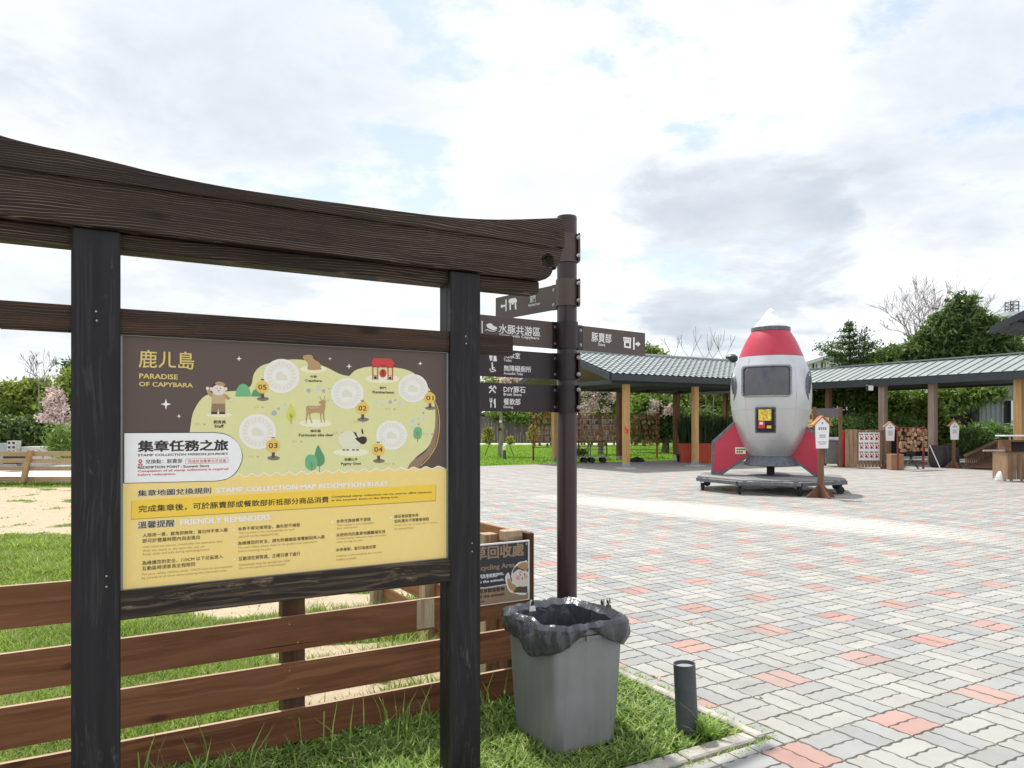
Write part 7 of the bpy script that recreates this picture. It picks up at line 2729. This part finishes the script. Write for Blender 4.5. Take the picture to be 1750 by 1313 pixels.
# between gate and pole: staked tree, shrubs, blossom
sx = ground(854, 781)
st = Thing('staked_tree', 'slim staked tree with sparse crown in the lawn right of the gate', 'tree', sx)
trunk_part(st, sx, sx + Vector((.1, 0, 3.1)), .11, .06, M['bark_pale'], seed=4)
crown(st, [(850, 655, 26, 18), (880, 662, 22, 14), (835, 672, 16, 18)], sx.y, M['leaf_olive'], .17, 2.4, spread=.25)
P_, T_ = cluster_points([(875, 652, 22, 8), (890, 664, 18, 8), (860, 662, 14, 8)], sx.y - .3, .9, 3.2, .14, 14)
attach(leaf_mesh('blossom', P_, .11, .85, np.clip(RNG.beta(2, 2, len(P_)) + T_, 0, 1), M['blossom']), st)
for i, (dx, dy) in enumerate(((-.72, -.1), (.68, -.15), (.2, .7))):
    st.add('stake', MB().tube([sx + Vector((dx, dy, 0)), sx + Vector((dx * .06, dy * .06, 1.75))], .022, 6), M['brown_z'])
st.add('tie_band', MB().lathe(sx + Vector((.05, 0, 1.25)), [(.12, 0), (.13, .02), (.13, .10), (.12, .12)], 14, closed=True), M['rubber'])
st.add('tag', MB().box(W, sx.x - .02, sx.x + .09, sx.y - .13, sx.y - .12, 1.62, 1.74), M['white'])
bl = ground(862, 786)
bt = Thing('path_light', 'short grey bollard light with a white top in front of the staked tree', 'bollard', bl)
bt.add('stem', MB().lathe(bl, [(.07, 0), (.07, .42)], 16), M['pipe'], smooth=40)
bt.add('head', MB().lathe(bl + Vector((0, 0, .421)), [(.07, 0), (.07, .20), (.05, .21)], 16), M['white'], smooth=40)
for px_, py_, h_, lab in ((834, 760, 28, 'golden tipped conical shrub nearest the gate post'), (911, 757, 30, 'orange tipped conical shrub left of the direction post'), (871, 758, 12, 'small lime shrub between the two conical shrubs')):
    g = ground(px_, py_)
    Ys = min(g.y, 58)
    t_ = Thing('conical_shrub', lab, 'shrub', (at(px_, 0, Ys).x, Ys, 0), 0, 'young shrubs before the paling fence')
    crown(t_, [(px_, py_ - h_ * .35, h_ * .30, h_ * .35), (px_, py_ - h_ * .72, h_ * .18, h_ * .25)], Ys, M['shrub_gold'], .22, 9, spread=.12)
bush('vine', 'green vine trailing over the top of the far paling fence', 'vine', 895, 715, 63.5, [(890, 711, 26, 6), (925, 712, 16, 7), (940, 716, 18, 5), (860, 708, 20, 5)], M['leaf_mid'], .35, 7, spread=.3)
# behind the pavilion
bush('flowering_tree', 'pink blossoming tree with a forked trunk behind the tiled pavilion\'s left bay', 'tree', 1025, 777, 38, [(1010, 676, 24, 22), (1040, 690, 26, 22), (1028, 668, 22, 12)], M['leaf_mid'], .20, 3.0,
     trunk=(2.7, .16), blossom=[(997, 668, 12, 9), (1010, 690, 14, 10), (1004, 700, 14, 6), (1030, 664, 12, 6), (1044, 682, 10, 6), (1035, 700, 6, 5), (1018, 676, 8, 6), (1052, 676, 8, 10)], limbs=4, bark=M['bark'], seed=8)
bush('flowering_tree', 'leaning dark trunked tree with a few pink flowers behind the pavilion centre', 'tree', 1136, 776, 40, [(1110, 690, 30, 16), (1140, 700, 24, 16)], M['leaf_mid'], .22, 3.0,
     trunk=(2.5, .22), blossom=[(1120, 690, 8, 8), (1146, 700, 10, 6), (1114, 704, 6, 5), (1136, 706, 6, 4)], limbs=3, bark=M['bark'], seed=9)
bush('shrub_mass', 'tall green shrubbery filling the view under the tiled roof', 'shrub', 1100, 770, 46, [(1060, 680, 32, 26), (1100, 672, 36, 24), (1150, 690, 34, 26), (1190, 684, 30, 22), (1230, 690, 34, 24), (1085, 700, 30, 20), (1215, 668, 20, 12), (1255, 680, 20, 30)], M['leaf_olive'], .26, 4.2)
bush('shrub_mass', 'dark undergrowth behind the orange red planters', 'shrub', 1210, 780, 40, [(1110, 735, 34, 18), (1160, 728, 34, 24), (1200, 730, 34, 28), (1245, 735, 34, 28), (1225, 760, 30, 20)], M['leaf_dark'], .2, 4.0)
bush('broadleaf_tree', 'small tree top showing over the pavilion ridge beside the shop blade', 'tree', 1100, 770, 52, [(1112, 602, 14, 8), (1120, 612, 18, 10), (1085, 610, 26, 7), (1050, 606, 14, 4)], M['leaf_olive'], .3, 4.5, trunk=(5, .15))
for i, (px_, py_, s_) in enumerate(((1150, 612, 3), (1178, 612, 5), (1218, 612, 8), (1236, 614, 9), (1205, 614, 12))):
    bare('bare_sapling', ('leafless sapling over the left part of the tiled ridge', 'second leafless sapling over the tiled ridge', 'tall leafless sapling over the tiled ridge near the rocket', 'leafless sapling nearest the rocket above the ridge end', 'short leafless sapling among those above the ridge')[i], px_, py_, 44, s_, .9 if i < 2 else 1.1, .022, 1, 3, .35, n=2, up=.4, group='bare saplings behind the pavilion')
# right side
conifer_Y = 38
cf = Thing('araucaria', 'dark layered conifer left of the big leafy tree', 'tree', (at(1452, 0, conifer_Y).x, conifer_Y, 0))
cbx = at(1452, 0, conifer_Y).x
cf.add('trunk', MB().tube([(cbx, conifer_Y, 0), (cbx + .1, conifer_Y, 3.5), (at(1450, 546, conifer_Y).x, conifer_Y, at(0, 546, conifer_Y).z)], [.16, .1, .02], 8), M['bark'], smooth=50)
C_, D_, T_ = [], [], []
lm_ = MB()
rng = random.Random(21)
for (y0, reach, dirs_) in ((556, 9, 7), (566, 14, 8), (577, 20, 8), (588, 30, 9), (598, 42, 10), (608, 48, 9), (620, 40, 8), (632, 36, 8)):
    for i in range(dirs_):
        a = i / dirs_ * 2 * math.pi + rng.uniform(-.3, .3)
        L = reach * rng.uniform(.75, 1.1) * conifer_Y / F
        p0_ = at(1451, y0, conifer_Y)
        d = Vector((math.cos(a), math.sin(a), rng.uniform(.12, .35)))
        tip = p0_ + d * L
        lm_.tube([p0_, p0_.lerp(tip, .5) + Vector((0, 0, -.04)), tip], [.03, .02, .008], 5)
        n = int(42 * L) + 14
        for _ in range(n):
            k_ = rng.uniform(.1, 1.05)
            C_.append(p0_.lerp(tip, k_) + Vector((rng.gauss(0, .09), rng.gauss(0, .09), rng.gauss(0, .07))))
            T_.append(rng.uniform(0, .9))
# the long low limb to the left and a second leader at right
for (x0_, y0_, x1_, y1_, n) in ((1445, 618, 1396, 592, 340), (1450, 622, 1420, 600, 240), (1475, 620, 1478, 562, 420), (1475, 600, 1500, 585, 200), (1460, 620, 1505, 605, 300), (1500, 608, 1530, 590, 200)):
    p0_, p1_ = at(x0_, y0_, conifer_Y), at(x1_, y1_, conifer_Y - .5)
    lm_.tube([p0_, p1_], [.05, .015], 5)
    for _ in range(n):
        C_.append(p0_.lerp(p1_, rng.uniform(0, 1.02)) + Vector((rng.gauss(0, .16), rng.gauss(0, .16), rng.gauss(0, .10))))
        T_.append(rng.uniform(0, .9))
cf.add('limbs', lm_, M['bark'], smooth=60)
attach(leaf_mesh('crown', np.array([tuple(c) for c in C_]), .15, .35, np.array(T_), M['leaf_conifer']), cf)

bare('bare_tree', 'large leafless tree with fine spreading twigs above the corridor roof', 1568, 600, 44, 14, 1.75, .12, 4, 3, .55, n=6, up=.10)
bare('bare_tree', 'smaller leafless treetop showing right of the big leafy tree', 1682, 560, 46, 6, 1.1, .05, 3, 3, .6, n=3, up=.1)
bt_ = bush('broadleaf_tree', 'tall dense dark green tree with large leaves behind the corridor at right', 'tree', 1640, 770, 36,
     [(1640, 522, 15, 17), (1655, 516, 9, 8), (1612, 552, 20, 14), (1640, 548, 26, 22), (1668, 540, 18, 10), (1596, 574, 22, 14), (1583, 590, 26, 14), (1650, 585, 40, 26), (1692, 562, 26, 16), (1712, 578, 18, 12), (1728, 596, 24, 20), (1745, 610, 18, 16), (1705, 600, 30, 22), (1572, 606, 34, 22), (1620, 620, 44, 24), (1690, 624, 40, 24), (1740, 618, 20, 18)],
     M['leaf_dark'], .30, 2.5, trunk=(4.4, .22), limbs=2, seed=3, aspect=.34, spread=.19, depth=1.0)
bush('shrub_mass', 'mid green tree foliage between the conifer and the big tree', 'shrub', 1520, 770, 39, [(1515, 616, 24, 12), (1535, 612, 30, 15), (1470, 630, 34, 9), (1555, 625, 30, 16)], M['leaf_mid'], .24, 4)
bush('shrub_mass', 'leafy canopy hanging below the corridor eave', 'shrub', 1540, 770, 33, [(1440, 676, 30, 14), (1480, 680, 30, 16), (1540, 684, 30, 16), (1570, 690, 26, 16), (1620, 684, 34, 20), (1650, 678, 28, 16), (1500, 700, 34, 12), (1400, 690, 24, 16), (1690, 672, 22, 9)],
     M['leaf_mid'], .24, 3.6, depth=.8)
bush('ginger_plants', 'bright strappy plants behind the poster hutch', 'plant', 1450, 780, 30, [(1432, 726, 16, 9), (1455, 728, 18, 9), (1480, 726, 18, 9), (1498, 732, 12, 8), (1548, 726, 12, 7)], M['leaf_fern'], .30, 7, aspect=.16, spread=.16)
bush('low_planting', 'green bed of mixed plants under the house notices', 'plant', 1600, 780, 30.5, [(1600, 722, 14, 20), (1612, 745, 16, 14), (1585, 705, 12, 20)], M['leaf_mid'], .22, 5)
fn = bush('fern_clump', 'large arching fern clump behind the ramp handrail', 'fern', 1690, 770, 29.5, [(1665, 748, 26, 16), (1690, 742, 26, 14), (1715, 748, 20, 12), (1650, 762, 20, 12), (1740, 742, 20, 12)], M['leaf_fern'], .26, 7, aspect=.18, spread=.16)
bush('distant_trees', 'far line of trees on the horizon behind the open yard', 'trees', 500, 727, 120, [(x, 722, 60, 12) for x in range(-100, 1900, 70)], M['leaf_dark'], 1.1, 1.3, depth=.6, spread=.8).o['kind'] = 'stuff'
# a few dry leaves on the paving
lv = MB()
rr = random.Random(31)
for (x, y) in ((1215, 1066), (1224, 1070), (1180, 1065), (1019, 991), (1026, 992), (1300, 1192), (1116, 1155), (1127, 1160)):
    g = ground(x, y, .006)
    a = rr.uniform(0, 3.1)
    d = Vector((math.cos(a), math.sin(a), .1)) * rr.uniform(.015, .03)
    n_ = Vector((-d.y, d.x, .01)) * .5
    lv.add([g - d, g + n_, g + d + Vector((0, 0, .008)), g - n_], [(0, 1, 2, 3)], rr.uniform(.5, 1))
M['dryleaf'] = leafmat('dry_leaf', (.25, .15, .06), (.50, .33, .14), (.6, .45, .2), .1)
single('fallen_leaves', lv, M['dryleaf'], 'few small dry leaves scattered on the pavers', None, W, kind='stuff', fix=False)
